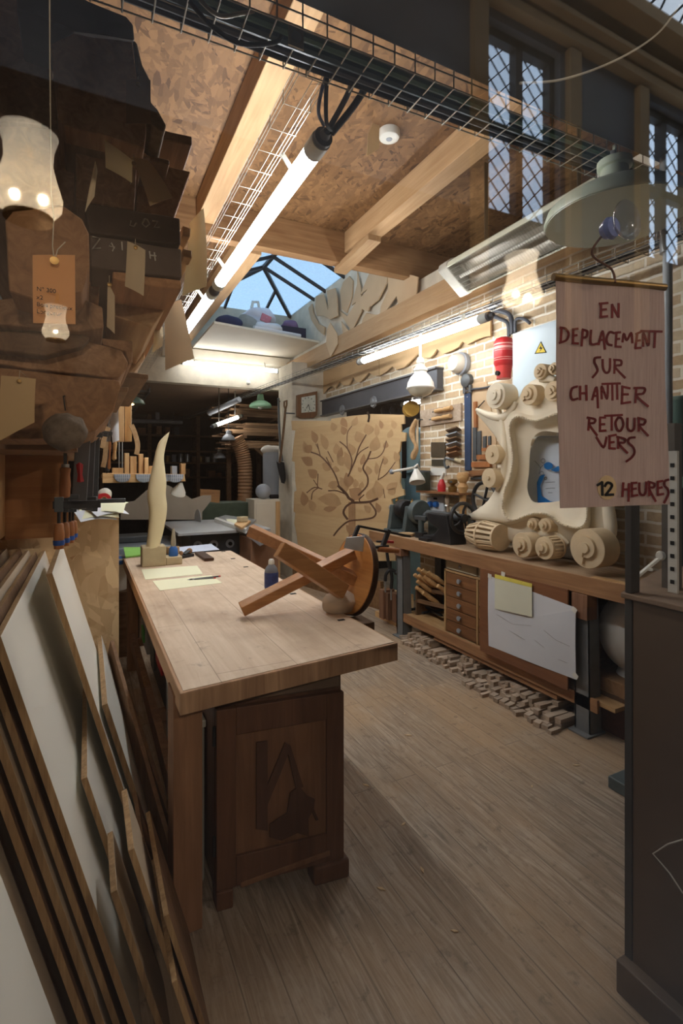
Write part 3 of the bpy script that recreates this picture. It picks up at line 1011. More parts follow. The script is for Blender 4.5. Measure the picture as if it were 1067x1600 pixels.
t = thing('plastic_bag', 'white and pink plastic bag stuffed full on the skylight shelf', 'bag', (c_.x, c_.y, SH + .246))
bm.out('body', plain('white_plastic_bag', srgb(226, 220, 224), .4, 0, .4, .1, 5), t)
B().tube([c_ + Vector((-.12, 0, .16)), c_ + Vector((-.1, 0, .26)), c_ + Vector((-.02, 0, .27)), c_ + Vector((.0, 0, .17))], .025, 8).out('handle', CASTW, t)
B().obox(c_ + Vector((.05, -.17, -.02)), (.16, .02, .12), Matrix.Rotation(.3, 3, 'Y')).out('pink_patch', plain('pink_print', srgb(214, 130, 140), .5), t, bevel=.008)
c2_ = AY(380, 484, 7.4)
bm = B().ball((c2_.x, 7.42, SH + .33), 1, (.09, .07, .085)).jitter(.03, 9)
tag(bm.out('yellow_packet', plain('yellow_packet', srgb(222, 216, 60), .4)), 'small bright yellow packet beside the plastic bag', 'packet')
for (px, py), sz, m_, nm, lab in (((357, 505), (.36, .26, .16), plain('navy_cloth', srgb(40, 50, 84), .9), 'folded_cloth', 'folded navy cloth on the left of the skylight shelf'),
                                  ((420, 512), (.40, .22, .15), PAPER, 'paper_bundle', 'crumpled white paper bundle in the middle of the skylight shelf'),
                                  ((395, 500), (.34, .26, .30), plain('grey_bundle', srgb(150, 148, 140), .8), 'cloth_bundle', 'grey cloth bundle behind the crumpled paper')):
    o = AY(px, py, 6.75); bm = B()
    bm.ball((o.x, 6.74 if sz[2] < .2 else 7.05, SH + .032 + sz[2] * .5), .5, (sz[0], sz[1], sz[2] * 1.2), 24, 10).jitter(.03, 9)
    for v in bm.b.verts:
        v.co.z = max(v.co.z, SH + .032)
    tag(bm.out(nm, m_), lab, 'cloth' if 'cloth' in nm else 'paper')
o = AY(455, 515, 6.95)
t = thing('laundry_crate', 'dark blue crate holding purple cloth on the skylight shelf', 'crate', (o.x, 7.0, SH + .031))
B().box(o.x - .18, o.x + .2, 6.86, 7.18, SH + .031, SH + .22).out('body', plain('navy_crate', srgb(34, 38, 60), .6), t, bevel=.01)
B().ball((o.x, 7.02, SH + .25), 1, (.14, .12, .10)).jitter(.03, 9).out('cloth', plain('purple_cloth', srgb(120, 96, 130), .9), t)
o = AY(420, 520, 6.52)
t = tag(B().cyl((2.0, 6.59, SH + .056), (2.72, 6.715, SH + .056), .025, 14).out('paper_roll', PAPER), 'thin white paper roll along the front of the skylight shelf', 'paper')

# ---------------------------------------------------------------- hanging sign and its cup on the pane
TLs, TRs, BLs, BRs = AY(868, 433, .520), AY(1037, 449, .478), AY(875, 794, .520), AY(1046, 788, .478)
n = N('linen_sign_cloth')
df = n.n('ShaderNodeBsdfDiffuse'); tl = n.n('ShaderNodeBsdfTranslucent')
wv = n.noise(n.coords((300, 300, 12), rnd=False), 1.0, 3, .6)
c = n.ramp(wv.outputs[0], [(.3, srgb(202, 182, 172)), (.7, srgb(222, 204, 194))])
n.l(c, df.inputs[0]); n.l(c, tl.inputs[0])
mx = n.n('ShaderNodeMixShader'); mx.inputs[0].default_value = .6
n.l(df.outputs[0], mx.inputs[1]); n.l(tl.outputs[0], mx.inputs[2]); n.l(mx.outputs[0], n.out.inputs[0])
SIGNM = n.m
sg = thing('hanging_sign', 'linen sign with dark red hand lettering hanging inside the window', 'sign', (TLs + TRs) / 2)
rows = []
for j in range(13):
    rows.append([(TLs.lerp(TRs, i / 8)).lerp(BLs.lerp(BRs, i / 8), j / 12) + Vector((.001 * math.sin(j * .9), .0015 * math.sin(i * .8 + j * .3), 0)) for i in range(9)])
B().sheet(rows, .001).out('cloth', SIGNM, sg)
ex = (TRs - TLs).normalized()
B().cyl(TLs - ex * .004, TRs + ex * .002, .0055, 12).out('rod', BRASS, sg)
nS = (TRs - TLs).cross(BLs - TLs).normalized()
if nS.y > 0:
    nS = -nS


def on_sign(cx, cy, off):
    d_ = Vector(ray(850 + cx * .2689, 400 + cy * .26875)); e_ = Vector((0, 0, EYE))
    tt = (TLs - e_).dot(nS) / d_.dot(nS)
    return e_ + d_ * tt + nS * off


STROKES = {
    'E N': [[(325, 280), (325, 355)], [(318, 279), (364, 275)], [(325, 315), (355, 312)], [(322, 357), (362, 352)], [(390, 358), (390, 285)], [(390, 285), (425, 355)], [(427, 357), (428, 280)]],
    'deplacement': [[(97, 420), (92, 500)], [(90, 418), (120, 425), (138, 455), (125, 490), (86, 506)], [(165, 430), (163, 505)], [(163, 428), (190, 425)], [(163, 465), (185, 462)], [(160, 508), (192, 510)],
                    [(220, 430), (213, 522)], [(220, 430), (245, 440), (242, 470), (216, 478)], [(268, 435), (266, 510), (302, 512)], [(312, 515), (335, 440), (348, 542)], [(318, 490), (345, 488)],
                    [(402, 450), (375, 445), (358, 480), (365, 512), (388, 520)], [(415, 450), (410, 525)], [(413, 447), (437, 445)], [(412, 485), (432, 483)], [(408, 528), (440, 530)],
                    [(450, 500), (458, 455), (475, 490), (500, 450), (508, 505)], [(535, 460), (525, 535)], [(530, 455), (562, 440)], [(530, 495), (552, 492)], [(525, 538), (556, 535)],
                    [(570, 525), (572, 450), (600, 520), (605, 445)], [(558, 438), (678, 441)], [(640, 442), (635, 532)]],
    'sur': [[(322, 590), (292, 595), (288, 620), (300, 645), (304, 672), (278, 706)], [(335, 605), (338, 655), (355, 680), (375, 665), (378, 600)], [(405, 610), (402, 682)], [(400, 605), (440, 610), (440, 635), (405, 645), (464, 708)]],
    'chantier': [[(187, 760), (160, 770), (150, 805), (160, 835), (190, 830)], [(205, 760), (205, 835)], [(240, 755), (242, 838)], [(205, 800), (240, 798)], [(275, 835), (300, 765), (308, 882)], [(280, 815), (305, 812)],
                 [(330, 830), (330, 760), (360, 830), (365, 745)], [(333, 745), (436, 742)], [(390, 745), (392, 837)], [(418, 745), (420, 832)], [(450, 760), (447, 855)], [(448, 760), (492, 770)], [(448, 805), (482, 805)], [(445, 858), (496, 850)],
                 [(530, 770), (525, 852)], [(520, 768), (578, 770), (570, 800), (530, 812), (598, 874)]],
    'retour': [[(258, 945), (252, 1012)], [(248, 940), (290, 950), (285, 970), (258, 980), (302, 1042)], [(320, 945), (320, 1015)], [(320, 940), (350, 940)], [(320, 980), (345, 978)], [(318, 1018), (352, 1015)], [(348, 930), (448, 925)], [(388, 930), (388, 1012)],
               [(425, 940), (410, 970), (420, 1010), (440, 1015), (455, 980), (445, 945), (425, 940)], [(480, 945), (480, 1000), (500, 1018), (518, 1000), (520, 945)], [(545, 945), (545, 1017)], [(540, 942), (582, 955), (572, 980), (545, 985), (598, 1044)]],
    'vers': [[(300, 1055), (340, 1112), (358, 1055)], [(375, 1050), (375, 1117)], [(372, 1048), (412, 1040)], [(375, 1085), (400, 1082)], [(375, 1118), (407, 1120)], [(425, 1055), (425, 1117)], [(420, 1052), (465, 1065), (458, 1085), (428, 1090), (478, 1144)],
             [(522, 1055), (490, 1060), (485, 1085), (510, 1110), (520, 1140), (505, 1170), (473, 1194)]],
    'heures': [[(455, 1320), (450, 1397)], [(488, 1325), (485, 1424)], [(452, 1358), (486, 1356)], [(505, 1320), (505, 1395)], [(505, 1320), (532, 1318)], [(505, 1355), (528, 1352)], [(505, 1395), (537, 1390)], [(548, 1320), (550, 1375), (570, 1390), (585, 1370), (588, 1315)],
               [(605, 1315), (605, 1392)], [(600, 1312), (635, 1325), (630, 1345), (605, 1352), (642, 1424)], [(655, 1315), (655, 1385)], [(655, 1312), (682, 1308)], [(655, 1350), (678, 1345)], [(655, 1388), (687, 1383)], [(717, 1300), (695, 1310), (695, 1335), (712, 1355), (716, 1385), (693, 1433)]],
}


for word, lines in STROKES.items():
    bm = B()
    for ln in lines:
        ribbon(bm, ln, 13, .0014, on_sign)
    bm.out('lettering', INK, sg)
disc = B().prism([on_sign(360 + 55 * math.cos(k * PI / 14), 1348 + 72 * math.sin(k * PI / 14) * (1 if math.sin(k * PI / 14) < 0 else .95), .0014) for k in range(28)], nS * .0008).out('number_disc', plain('tan_card', srgb(206, 176, 132), .8), sg)
bm = B()
for ln in ([(303, 1332), (328, 1315)], [(329, 1315), (331, 1388)], [(345, 1337), (360, 1318), (382, 1325), (382, 1345), (350, 1388)], [(350, 1388), (393, 1386)]):
    ribbon(bm, ln, 14, .0026, on_sign)
bm.out('numerals', INKB, disc)

cu = AY(982, 343, .424)
t = thing('suction_cup', 'clear suction cup with blue knob stuck on the window above the sign', 'suction cup', cu)
CUP = clear('cup_plastic', (.86, .88, .92), .12, 1.4, .1)
B().lathe([(.026, 0), (.0255, .003), (.02, .009), (.009, .013), (.007, .018)], cu, (0, 1, 0), 28).out('cup', CUP, t)
B().lathe([(.007, .016), (.013, .018), (.015, .024), (.011, .033), (0, .034)], cu + Vector((-.003, 0, -.002)), (0, 1, 0), 20).out('knob', plain('violet_glass', srgb(150, 160, 214), .15, 0, .7, .2, 60), t)
mid = (TLs + TRs) / 2
t = tag(B().tube(spline([cu + Vector((-.004, .03, -.004)), cu + Vector((-.012, .045, -.03)), mid + Vector((0, 0, .02)), mid + Vector((0, -.006, -.002))], 6), .0017, 6).out('hanging_string', plain('brown_string', srgb(120, 84, 66), .9)), 'brown string between the suction cup and the sign', 'string')
t = tag(B().tube(spline([AY(812, 130, .5), AY(870, 126, .5), AY(930, 108, .5), AY(985, 82, .5), AY(1030, 50, .5), AY(1062, 8, .5)], 6), .0016, 6).out('slack_twine', plain('cord_and_reflection_white', srgb(196, 190, 176), .9)), 'thin white cord sagging across the upper corner of the window', 'cord')

# ---------------------------------------------------------------- passage lamps, seen only mirrored in the pane
GLOBE = None
n = N('frosted_globe')
tr = n.n('ShaderNodeBsdfTransparent'); tr.inputs[0].default_value = (.9, .9, .9, 1)
tl = n.n('ShaderNodeBsdfTranslucent'); tl.inputs[0].default_value = (.9, .85, .75, 1)
mx = n.n('ShaderNodeMixShader'); mx.inputs[0].default_value = .75
n.l(tr.outputs[0], mx.inputs[1]); n.l(tl.outputs[0], mx.inputs[2]); n.l(mx.outputs[0], n.out.inputs[0]); GLOBE = n.m
n = N('passage_bulb')
tr = n.n('ShaderNodeBsdfTransparent'); em = n.n('ShaderNodeEmission'); em.inputs[0].default_value = (1, .8, .5, 1); em.inputs[1].default_value = 30
mx = n.n('ShaderNodeMixShader'); mx.inputs[0].default_value = .3
n.l(tr.outputs[0], mx.inputs[1]); n.l(em.outputs[0], mx.inputs[2]); n.l(mx.outputs[0], n.out.inputs[0]); BULBE = n.m


def globe(px, py, D, lab, s=1.0, two=True):
    v = AD(px, py, D); o = Vector((v.x, .84 - v.y, v.z))
    t = thing('passage_lamp', lab, 'lamp', o, 'passage lamps')
    B().lathe([(.055 * s, -.155 * s), (.10 * s, -.145 * s), (.145 * s, -.09 * s), (.15 * s, -.04 * s), (.125 * s, .04 * s), (.105 * s, .12 * s), (.11 * s, .2 * s), (.13 * s, .26 * s)], o, (0, 0, 1), 28).out('globe', GLOBE, t)
    B().lathe([(.05 * s, -.17 * s), (.108 * s, -.165 * s), (.108 * s, -.145 * s), (.095 * s, -.148 * s)], o, (0, 0, 1), 28).out('ring', BRASS, t)
    for dx in ((-.06 * s, .06 * s) if two else (0,)):
        B().ball(o + Vector((dx, 0, -.05 * s)), .032 * s, (1, 1, 1.25), 12, 8).out('bulb', BULBE, t)
        ld = bpy.data.lights.new('bulb_light', 'POINT'); ld.energy = LAMP_POWER if two else 12; ld.color = (1, .84, .66); ld.shadow_soft_size = .02 * s
        lo = bpy.data.objects.new('bulb_light', ld); C.objects.link(lo); lo.location = (dx, 0, -.05 * s); lo.parent = t
    B().bar(o + Vector((0, 0, .2 * s)), (o.x, FY, o.z + .3), .02, .02).out('bracket', BRASS, t)
    return t


globe(45, 292, 2.5, 'frosted glass passage lamp mirrored large at the left of the window')
globe(815, 452, 3.96, 'frosted glass passage lamp mirrored above the fire extinguisher')
globe(87, 512, 3.3, 'frosted glass passage lamp mirrored small below the luggage tag', .53, False)
# ---------------------------------------------------------------- the big workbench
TZ = .88
t = thing('workbench', 'long pale workbench with worn plywood top in the middle of the shop', 'workbench', (.7, 3.1, 0))
TOPM = None
n = N('worn_plywood_top'); b = n.bsdf(.6, 0, .3)
v = n.coords((14, 1.0, 14), rnd=False); g = n.noise(v, 1.6, 5, .6, 1)
raw = n.coords((1, 1, 1), rnd=False); big = n.noise(raw, 2.2, 6, .65); sp = n.noise(raw, 9, 6, .75)
c = n.ramp(g.outputs[0], [(.3, srgb(204, 178, 150)), (.7, srgb(226, 204, 178))])
c = n.mix(n.ramp(big.outputs[0], [(.46, (0, 0, 0)), (.70, (.6, .6, .6))]), c, srgb(160, 132, 106))
c = n.mix(n.ramp(sp.outputs[0], [(.60, (0, 0, 0)), (.74, (.75, .75, .75))]), c, srgb(110, 92, 78))
tb = n.n('ShaderNodeTexBrick'); rt = n.n('ShaderNodeMapping'); rt.inputs['Rotation'].default_value = (0, 0, R(90)); n.l(raw, rt.inputs[0]); n.l(rt.outputs[0], tb.inputs['Vector'])
for k_, v_ in (('Scale', 1.0), ('Mortar Size', .0016), ('Brick Width', 1.3), ('Row Height', .29)):
    tb.inputs[k_].default_value = v_
c = n.mix(n.ramp(tb.outputs['Fac'], [(0, (0, 0, 0)), (1, (.6, .6, .6))]), c, srgb(120, 98, 78))
n.l(c, b.inputs['Base Color']); TOPM = n.m
bm = B()
TL, TR, TN, TF = .27, 1.165, 1.70, 4.52
nearR = 1.79
bm.prism([(TL + .012, TN + .012, TZ), (TR - .012, nearR + .012, TZ), (TR - .012, TF, TZ), (TL + .012, TF, TZ)], (0, 0, -.02))
bm.out('tabletop', TOPM, t)
EDGE = wood('bench_edge_board', srgb(196, 160, 126), srgb(126, 94, 70), 'z', .7, .7, .04)
EDGEY = wood('bench_side_board', srgb(196, 158, 122), srgb(150, 112, 80), 'y', .7, .7, .04)
bm = B(); bm.prism([(TL, TN, TZ - .002), (TR, nearR, TZ - .002), (TR, nearR + .03, TZ - .002), (TL, TN + .03, TZ - .002)], (0, 0, -.074))
bm.out('edge_board', EDGE, t, bevel=.004)
bm = B(); bm.box(TL, TL + .03, TN + .03, TF, TZ - .075, TZ - .003); bm.box(TR - .03, TR, nearR + .04, TF, TZ - .06, TZ - .003); bm.box(TL + .03, TR - .03, TF - .03, TF, TZ - .07, TZ - .003)
bm.out('side_board', EDGEY, t, bevel=.003)
B().prism([(TL + .04, TN + .04, TZ - .021), (TR - .04, nearR + .04, TZ - .021), (TR - .04, TF - .04, TZ - .021), (TL + .04, TF - .04, TZ - .021)], (0, 0, -.03)).out('underboard', PINE, t)
for px, py in ((533, 969), (458, 928), (384, 886), (364, 873), (349, 862)):
    p = AZ(px, py, TZ)
    B().obox((p.x, p.y, TZ + .0005), (.035, .02, .004)).out('dog_hole', INKB, t)
LEGM = wood('table_leg_wood', srgb(158, 118, 88), srgb(114, 82, 58), 'z', .7, .8, .05)
B().box(.264, .362, 1.80, 1.93, 0, TZ - .05).out('leg', LEGM, t, bevel=.003)
for x, y, s in ((.33, 4.4, .08), (1.08, 4.4, .08), (1.05, 2.66, .08)):
    B().box(x - s / 2, x + s / 2, y - s / 2, y + s / 2, 0, TZ - .05).out('leg', LEGM, t, bevel=.003)
B().box(.31, .35, 1.931, 4.36, .20, .30).out('stretcher', LEGM, t, bevel=.003)

for y in (2.9, 4.2):
    B().box(.35, 1.05, y - .03, y + .03, .25, .299).out('cross_rail', LEGM, t)
B().box(1.166, 1.27, 2.16, 2.30, .785, .852).out('vise_block', OLDY, t, bevel=.004)

# pedestal cabinet under the near end
cb = thing('pedestal_cabinet', 'reddish brown pedestal cabinet with inlaid tool motif under the near bench end', 'cabinet', (.66, 2.1, 0))
X0, X1, Y0, Y1 = .42, .905, 1.83, 2.6
zt = .80
m = Matrix.Rotation(math.atan2(-.06, .485), 3, 'Z')


def cbp(u, d, z):      # u along the front, d depth behind the front, on the slightly turned front
    return Vector((X0 + u, 1.84 - .13 * u + d, z))


FR = [cbp(0, 0, 0), cbp(.485, 0, 0)]
bm = B(); bm.prism([cbp(0, .028, .07), cbp(.485, .028, .07), cbp(.485, .7, .07), cbp(0, .7, .07)], (0, 0, .73)); bm.out('body', CABW, cb, bevel=.003)
bm = B(); bm.prism([cbp(.01, .012, .745), cbp(.475, .012, .745), cbp(.475, .70, .745), cbp(.01, .70, .745)], (0, 0, .052)); bm.out('moulding', plain('dusty_ledge', srgb(106, 88, 72), .8), cb, bevel=.006)
d = B()
d.prism([cbp(.0, 0, .075), cbp(.07, 0, .075), cbp(.07, .026, .075), cbp(0, .026, .075)], (0, 0, .655))
d.prism([cbp(.415, 0, .075), cbp(.485, 0, .075), cbp(.485, .026, .075), cbp(.415, .026, .075)], (0, 0, .655))
d.prism([cbp(.07, 0, .075), cbp(.415, 0, .075), cbp(.415, .026, .075), cbp(.07, .026, .075)], (0, 0, .11))
d.prism([cbp(.07, 0, .63), cbp(.415, 0, .63), cbp(.415, .026, .63), cbp(.07, .026, .63)], (0, 0, .10))
door = d.out('door', CABW, cb, bevel=.003)
PANEL = wood('door_panel_wood', srgb(134, 98, 70), srgb(100, 70, 50), 'z', .6, .8, .04)
B().prism([cbp(.07, .012, .185), cbp(.415, .012, .185), cbp(.415, .024, .185), cbp(.07, .024, .185)], (0, 0, .445)).out('panel', PANEL, door)


def motif(pts):
    """pixel outline on the door panel -> shallow raised inlay"""
    out = []
    for px, py in pts:
        # crop coordinates of the door zoom, back to photo pixels
        qx, qy = 250 + px * .3093, 1040 + py * .3092
        d_ = ray(qx, qy); tt = 1.845 / d_[1]
        u = d_[0] * tt - X0
        tt = (1.84 - .13 * u + .012) / d_[1]
        out.append(Vector((d_[0] * tt, d_[1] * tt, EYE + d_[2] * tt)))
    return out


bm = B()
for poly in ([(485, 385), (540, 378), (540, 830), (484, 822)], [(540, 600), (630, 385), (650, 430), (560, 650), (540, 700)], [(630, 385), (655, 400), (720, 610), (685, 620)],
             [(655, 640), (700, 605), (745, 660), (778, 672), (772, 722), (745, 770), (748, 858), (690, 842), (610, 880), (552, 865), (552, 800), (640, 740)], [(760, 720), (770, 715), (797, 775), (785, 780)]):
    bm.prism(motif(poly), (.001, -.006, 0))
bm.out('inlay', CABD, door)
bm = B(); a = motif([(400, 1085), (850, 925), (850, 950), (400, 1112)]); bm.prism(a, (.002, -.014, 0)); bm.out('rail_moulding', PANEL, door, bevel=.003)
for z in (.60, .2):
    B().cyl(cbp(-.006, .01, z), cbp(-.006, .01, z + .07), .006, 8).out('hinge', BLACK, cb)
bm = B(); bm.prism([cbp(.36, -.01, 0), cbp(.505, -.01, 0), cbp(.505, .06, 0), cbp(.36, .06, 0)], (0, 0, .075)); bm.out('foot', CABW, cb, bevel=.01)
bm = B(); bm.prism([cbp(-.0, .0, 0), cbp(.06, .0, 0), cbp(.06, .06, 0), cbp(0, .06, 0)], (0, 0, .07)); bm.out('foot', CABW, cb, bevel=.006)
bm = B(); bm.prism([cbp(0, .62, 0), cbp(.485, .62, 0), cbp(.485, .68, 0), cbp(0, .68, 0)], (0, 0, .07)); bm.out('foot', CABW, cb, bevel=.006)

# ---------------------------------------------------------------- things on the bench
st = thing('wooden_stool', 'honey brown round stool lying on its side on the workbench', 'stool', (1.0, 2.35, TZ))
CD = AD(549, 902, 2.66); CD.z = max(CD.z, 1.06)
nrm = Vector((-.97, .0, .20)).normalized()
disc = B().lathe([(.0, 0), (.205, 0), (.212, .006), (.212, .03), (.205, .036), (0, .036)], CD, -nrm, 48)
disc.out('seat', TEAKZ, st)
B().lathe([(.2122, .003), (.2145, .006), (.2145, .031), (.2122, .034)], CD, -nrm, 48).out('seat_rim', RIM, st)
tipA = AZ(372, 967, TZ)
legs = [(tipA + Vector((.016, 0, .044)), AD(552, 863, 2.66), .052, .066), (AD(436, 858, 2.40), AD(537, 925, 2.52), .075, .06), (AD(390, 828, 2.75), AD(570, 912, 2.62), .05, .06)]
for p, q, w_, h_ in legs:
    B().bar(p, q, w_, h_, nrm.cross(q - p)).out('leg', TEAK, st, bevel=.004)

bt = thing('glue_bottle', 'clear squeeze bottle with blue label and white cap behind the stool legs', 'bottle', AZ(424, 925, TZ))
o = Vector(bt.location)
B().lathe([(.0, 0), (.036, 0), (.04, .006), (.04, .125), (.034, .145), (.016, .165), (.014, .17), (0, .17)], o, (0, 0, 1), 20).out('body', plain('liquid_bottle', srgb(120, 124, 130), .15, 0, .6, .05), bt)
B().lathe([(.0405, .03), (.0415, .031), (.0415, .118), (.0405, .119)], o, (0, 0, 1), 20).out('label_band', plain('bottle_label', srgb(52, 66, 120), .5, 0, .3, .35, 40), bt)
B().lathe([(.017, .165), (.018, .168), (.017, .188), (.012, .195), (0, .195)], o, (0, 0, 1), 16).out('cap', CASTW, bt)

rg = B(); p0 = AZ(545, 952, TZ); c_ = Vector((p0.x - .06, p0.y - .02, TZ + .045))
rg.ball(c_, 1, (.10, .06, .06), 20, 12)
for v in rg.b.verts:
    v.co.z = max(v.co.z, TZ + .001)
    if v.co.z > TZ + .01:
        v.co += mnoise.noise_vector(v.co * 22) * .012
tag(rg.out('sandbag', CLOTH), 'small pinkish cloth bag wedged under the stool seat', 'bag')

for px, py, lab in (((222, 889), (310, 884), (318, 897), (228, 905), None, None)[:2] + (None,),):
    pass


def paper(pix, z, mat, name, lab, cat, thick=.0012, group=None, curl=0):
    P = [AZ(x, y, z) for x, y in pix]
    bm = B().prism([p + Vector((0, 0, thick * .5)) for p in P], (0, 0, thick))
    return tag(bm.out(name, mat), lab, cat, group)


paper([(221, 890), (308, 884), (317, 897), (227, 906)], TZ, PAPERY, 'note_sheet', 'long pale yellow sheet lying nearer the carved flame', 'paper')
paper([(238, 908), (330, 899), (347, 911), (250, 923)], TZ, PAPERY, 'note_sheet', 'pale yellow sheet with two pens lying on it', 'paper')
for k, (a, b_, col, lab) in enumerate((((296, 907), (341, 902), BLACK, 'black pen lying on the yellow sheet, farther one'), ((303, 906), (333, 904), plain('grey_pen', srgb(120, 120, 120), .4), 'grey pencil beside the black pen on the yellow sheet'))):
    p, q = AZ(*a, TZ), AZ(*b_, TZ); off = Vector((0, -.012 * k, .0065))
    t = thing('pen', lab, 'pen', (p + q) / 2)
    B().cyl(p + off, q + off, .0045, 10).out('barrel', col, t)
    B().cyl(q + off, q + off + (q - p).normalized() * .015, .0046, 10).out('cap', REDP, t)
    B().cyl(p + off, p + off - (q - p).normalized() * .014, .0042, 10, .001).out('tip', STEEL, t)
paper([(193, 858), (220, 858), (222, 870), (196, 873)], TZ, plain('green_pad', srgb(140, 196, 96), .7), 'sticky_note_pad', 'green pad of sticky notes at the far left bench corner', 'notepad', .012)
paper([(220, 857), (243, 856), (244, 866), (222, 868)], TZ, PAPERY, 'sticky_note_pad', 'yellow sticky note pad beside the green one', 'notepad', .008)
paper([(270, 856), (330, 850), (343, 859), (288, 864)], TZ, PAPERB, 'drawing_sheet', 'blue white sheet with drawing at the far end of the bench', 'paper')

fl = thing('flame_sculpture', 'tall pale carved wooden flame standing on a wooden block', 'sculpture', AZ(238, 886, TZ))
base = AZ(222, 887, TZ); br_ = AZ(256, 886, TZ)
B().box(base.x, base.x + .17, base.y, base.y + .14, TZ, TZ + .15).out('block', STONE, fl, bevel=.008)
B().box(base.x + .172, base.x + .29, base.y + .01, base.y + .13, TZ, TZ + .06).out('step_block', STONE, fl, bevel=.006)
Y_ = base.y + .05
outL = [(228, 857), (231, 830), (233, 800), (230, 775), (233, 752), (240, 720), (244, 702), (250, 688), (264, 675)]
outR = [(249, 853), (254, 835), (259, 812), (261, 792), (259, 772), (260, 755), (258, 735), (256, 715), (259, 697), (262, 686), (265, 674)]
FLM = plain('pale_carved_wood', srgb(226, 212, 172), .5, 0, .35, .04, 6)
L_ = spline([AY(x, y, Y_) for x, y in outL], 5); R_ = spline([AY(x, y, Y_) for x, y in outR], 5)


def resample(P, n):
    d = [0]
    for a, b_ in zip(P, P[1:]):
        d.append(d[-1] + (b_ - a).length)
    out = []; j = 0
    for k in range(n):
        s = d[-1] * k / (n - 1)
        while j < len(P) - 2 and d[j + 1] < s:
            j += 1
        f = (s - d[j]) / max(1e-9, d[j + 1] - d[j])
        out.append(P[j].lerp(P[j + 1], min(max(f, 0), 1)))
    return out


L_, R_ = resample(L_, 34), resample(R_, 34)
bm = B(); rings = []
for i, (a, b_) in enumerate(zip(L_, R_)):
    c_ = (a + b_) / 2; h = (b_ - a) / 2; tw = .5 * math.sin(i / 33 * 5)
    dep = .05 * (1 - (i / 33) ** 3) + .004
    ring = []
    for k in range(16):
        an = 2 * PI * k / 16
        ex = math.copysign(abs(math.cos(an)) ** .7, math.cos(an)); ey = math.copysign(abs(math.sin(an)) ** .9, math.sin(an))
        ring.append(bm.b.verts.new(c_ + h * ex + Vector((0, dep * ey, 0))))
    rings.append(ring)
for a, b_ in zip(rings, rings[1:]):
    for k in range(16):
        f = bm.b.faces.new((a[k], a[(k + 1) % 16], b_[(k + 1) % 16], b_[k])); f.smooth = True
bm.b.faces.new(rings[0][::-1]); bm.b.faces.new(rings[-1]); bm.smooth = True
bm.out('flame', FLM, fl)

gb = thing('glue_bottle', 'blue glue bottle with grey nozzle on the step of the flame block', 'bottle', (base.x + .232, base.y + .07, TZ + .06))
o = Vector(gb.location)
B().lathe([(0, 0), (.034, 0), (.036, .01), (.033, .055), (.02, .075), (0, .075)], o).out('body', BLUEP, gb)
B().lathe([(.02, .07), (.02, .11), (.012, .185), (.008, .21), (0, .21)], o, (0, 0, 1), 16).out('nozzle', plain('dusty_nozzle', srgb(150, 140, 122), .7), gb)

hp = thing('block_plane', 'small dark hand plane on the bench beside the blue bottle', 'hand plane', AZ(289, 872, TZ))
p = AZ(280, 873, TZ); q = AZ(300, 869, TZ)
B().bar(p + Vector((0, 0, .012)), q + Vector((0, 0, .012)), .055, .024).out('body', BLACK, hp, bevel=.004)
B().bar(p.lerp(q, .35) + Vector((0, 0, .03)), p.lerp(q, .75) + Vector((0, 0, .055)), .04, .012).out('blade', IRON, hp, bevel=.002)
B().ball(p.lerp(q, .15) + Vector((0, 0, .042)), .016, (1, 1, 1.2)).out('knob', DARKY, hp)
B().ball(p.lerp(q, .8) + Vector((0, 0, .048)), .02, (1.2, .8, 1.2)).out('handle', DARKY, hp)
o = B().bar(AZ(311, 866, TZ) + Vector((0, 0, .014)), AZ(327, 877, TZ) + Vector((0, 0, .014)), .075, .022)
tag(o.out('sanding_block', RIM, bevel=.003), 'flat dark wooden block lying right of the hand plane', 'block')
o = B().bar(AZ(262, 866, TZ) + Vector((0, 0, .03)), AZ(278, 864, TZ) + Vector((0, 0, .03)), .06, .06)
tag(o.out('wood_block', MDF, bevel=.003), 'small pale wooden block behind the blue glue bottle', 'block')

# ---------------------------------------------------------------- under the bench
tc_ = thing('tool_case', 'black and red tool case under the left side of the workbench', 'case', (.5, 3.15, .326))
B().box(.372, .75, 2.74, 3.5, .327, .72).out('body', CASEB, tc_, bevel=.015)
B().box(.356, .371, 2.85, 3.10, .50, .66).out('latch', REDP, tc_, bevel=.004)
B().tube([(.50, 3.0, .72), (.50, 3.02, .76), (.50, 3.2, .76), (.50, 3.22, .72)], .008).out('handle', RUBBER, tc_)
B().box(.358, .371, 3.2, 3.4, .40, .60).out('side_panel', IRON, tc_, bevel=.004)
sh = thing('bench_shelf_board', 'low wooden shelf board under the workbench holding cases', 'shelf', (.65, 3.3, .28))
B().box(.40, 1.0, 2.72, 4.34, .30, .325).out('board', PINE, sh)
bx = thing('storage_box', 'narrow clear plastic storage box standing between the bench leg and the cabinet', 'box', (.38, 2.3, 0))
B().box(.355, .412, 2.0, 2.66, .0, .60).out('body', plain('milky_plastic', srgb(170, 172, 164), .3, 0, .5, .05), bx, bevel=.01)
B().box(.350, .416, 1.995, 2.665, .601, .63).out('lid', plain('milky_plastic_lid', srgb(196, 196, 186), .4), bx, bevel=.006)
B().box(.352, .3545, 2.15, 2.35, .30, .42).out('sticker', REDP, bx)
for k, (y0, z0, z1, m_, lab) in enumerate(((3.72, .326, .50, GREYP, 'grey tool case stack under the bench, lowest'), (3.72, .502, .64, plain('pale_case', srgb(190, 188, 180), .5), 'pale tool case on the grey one under the bench'))):
    t = thing('systainer_case', lab, 'case', (.55, y0 + .2, z0))
    B().box(.37, .75, y0, y0 + .4, z0, z1).out('body', m_, t, bevel=.01)
    B().box(.358, .37, y0 + .12, y0 + .25, z0 + .05, z1 - .03).out('latch', plain('green_latch', srgb(80, 170, 70), .5), t, bevel=.002)
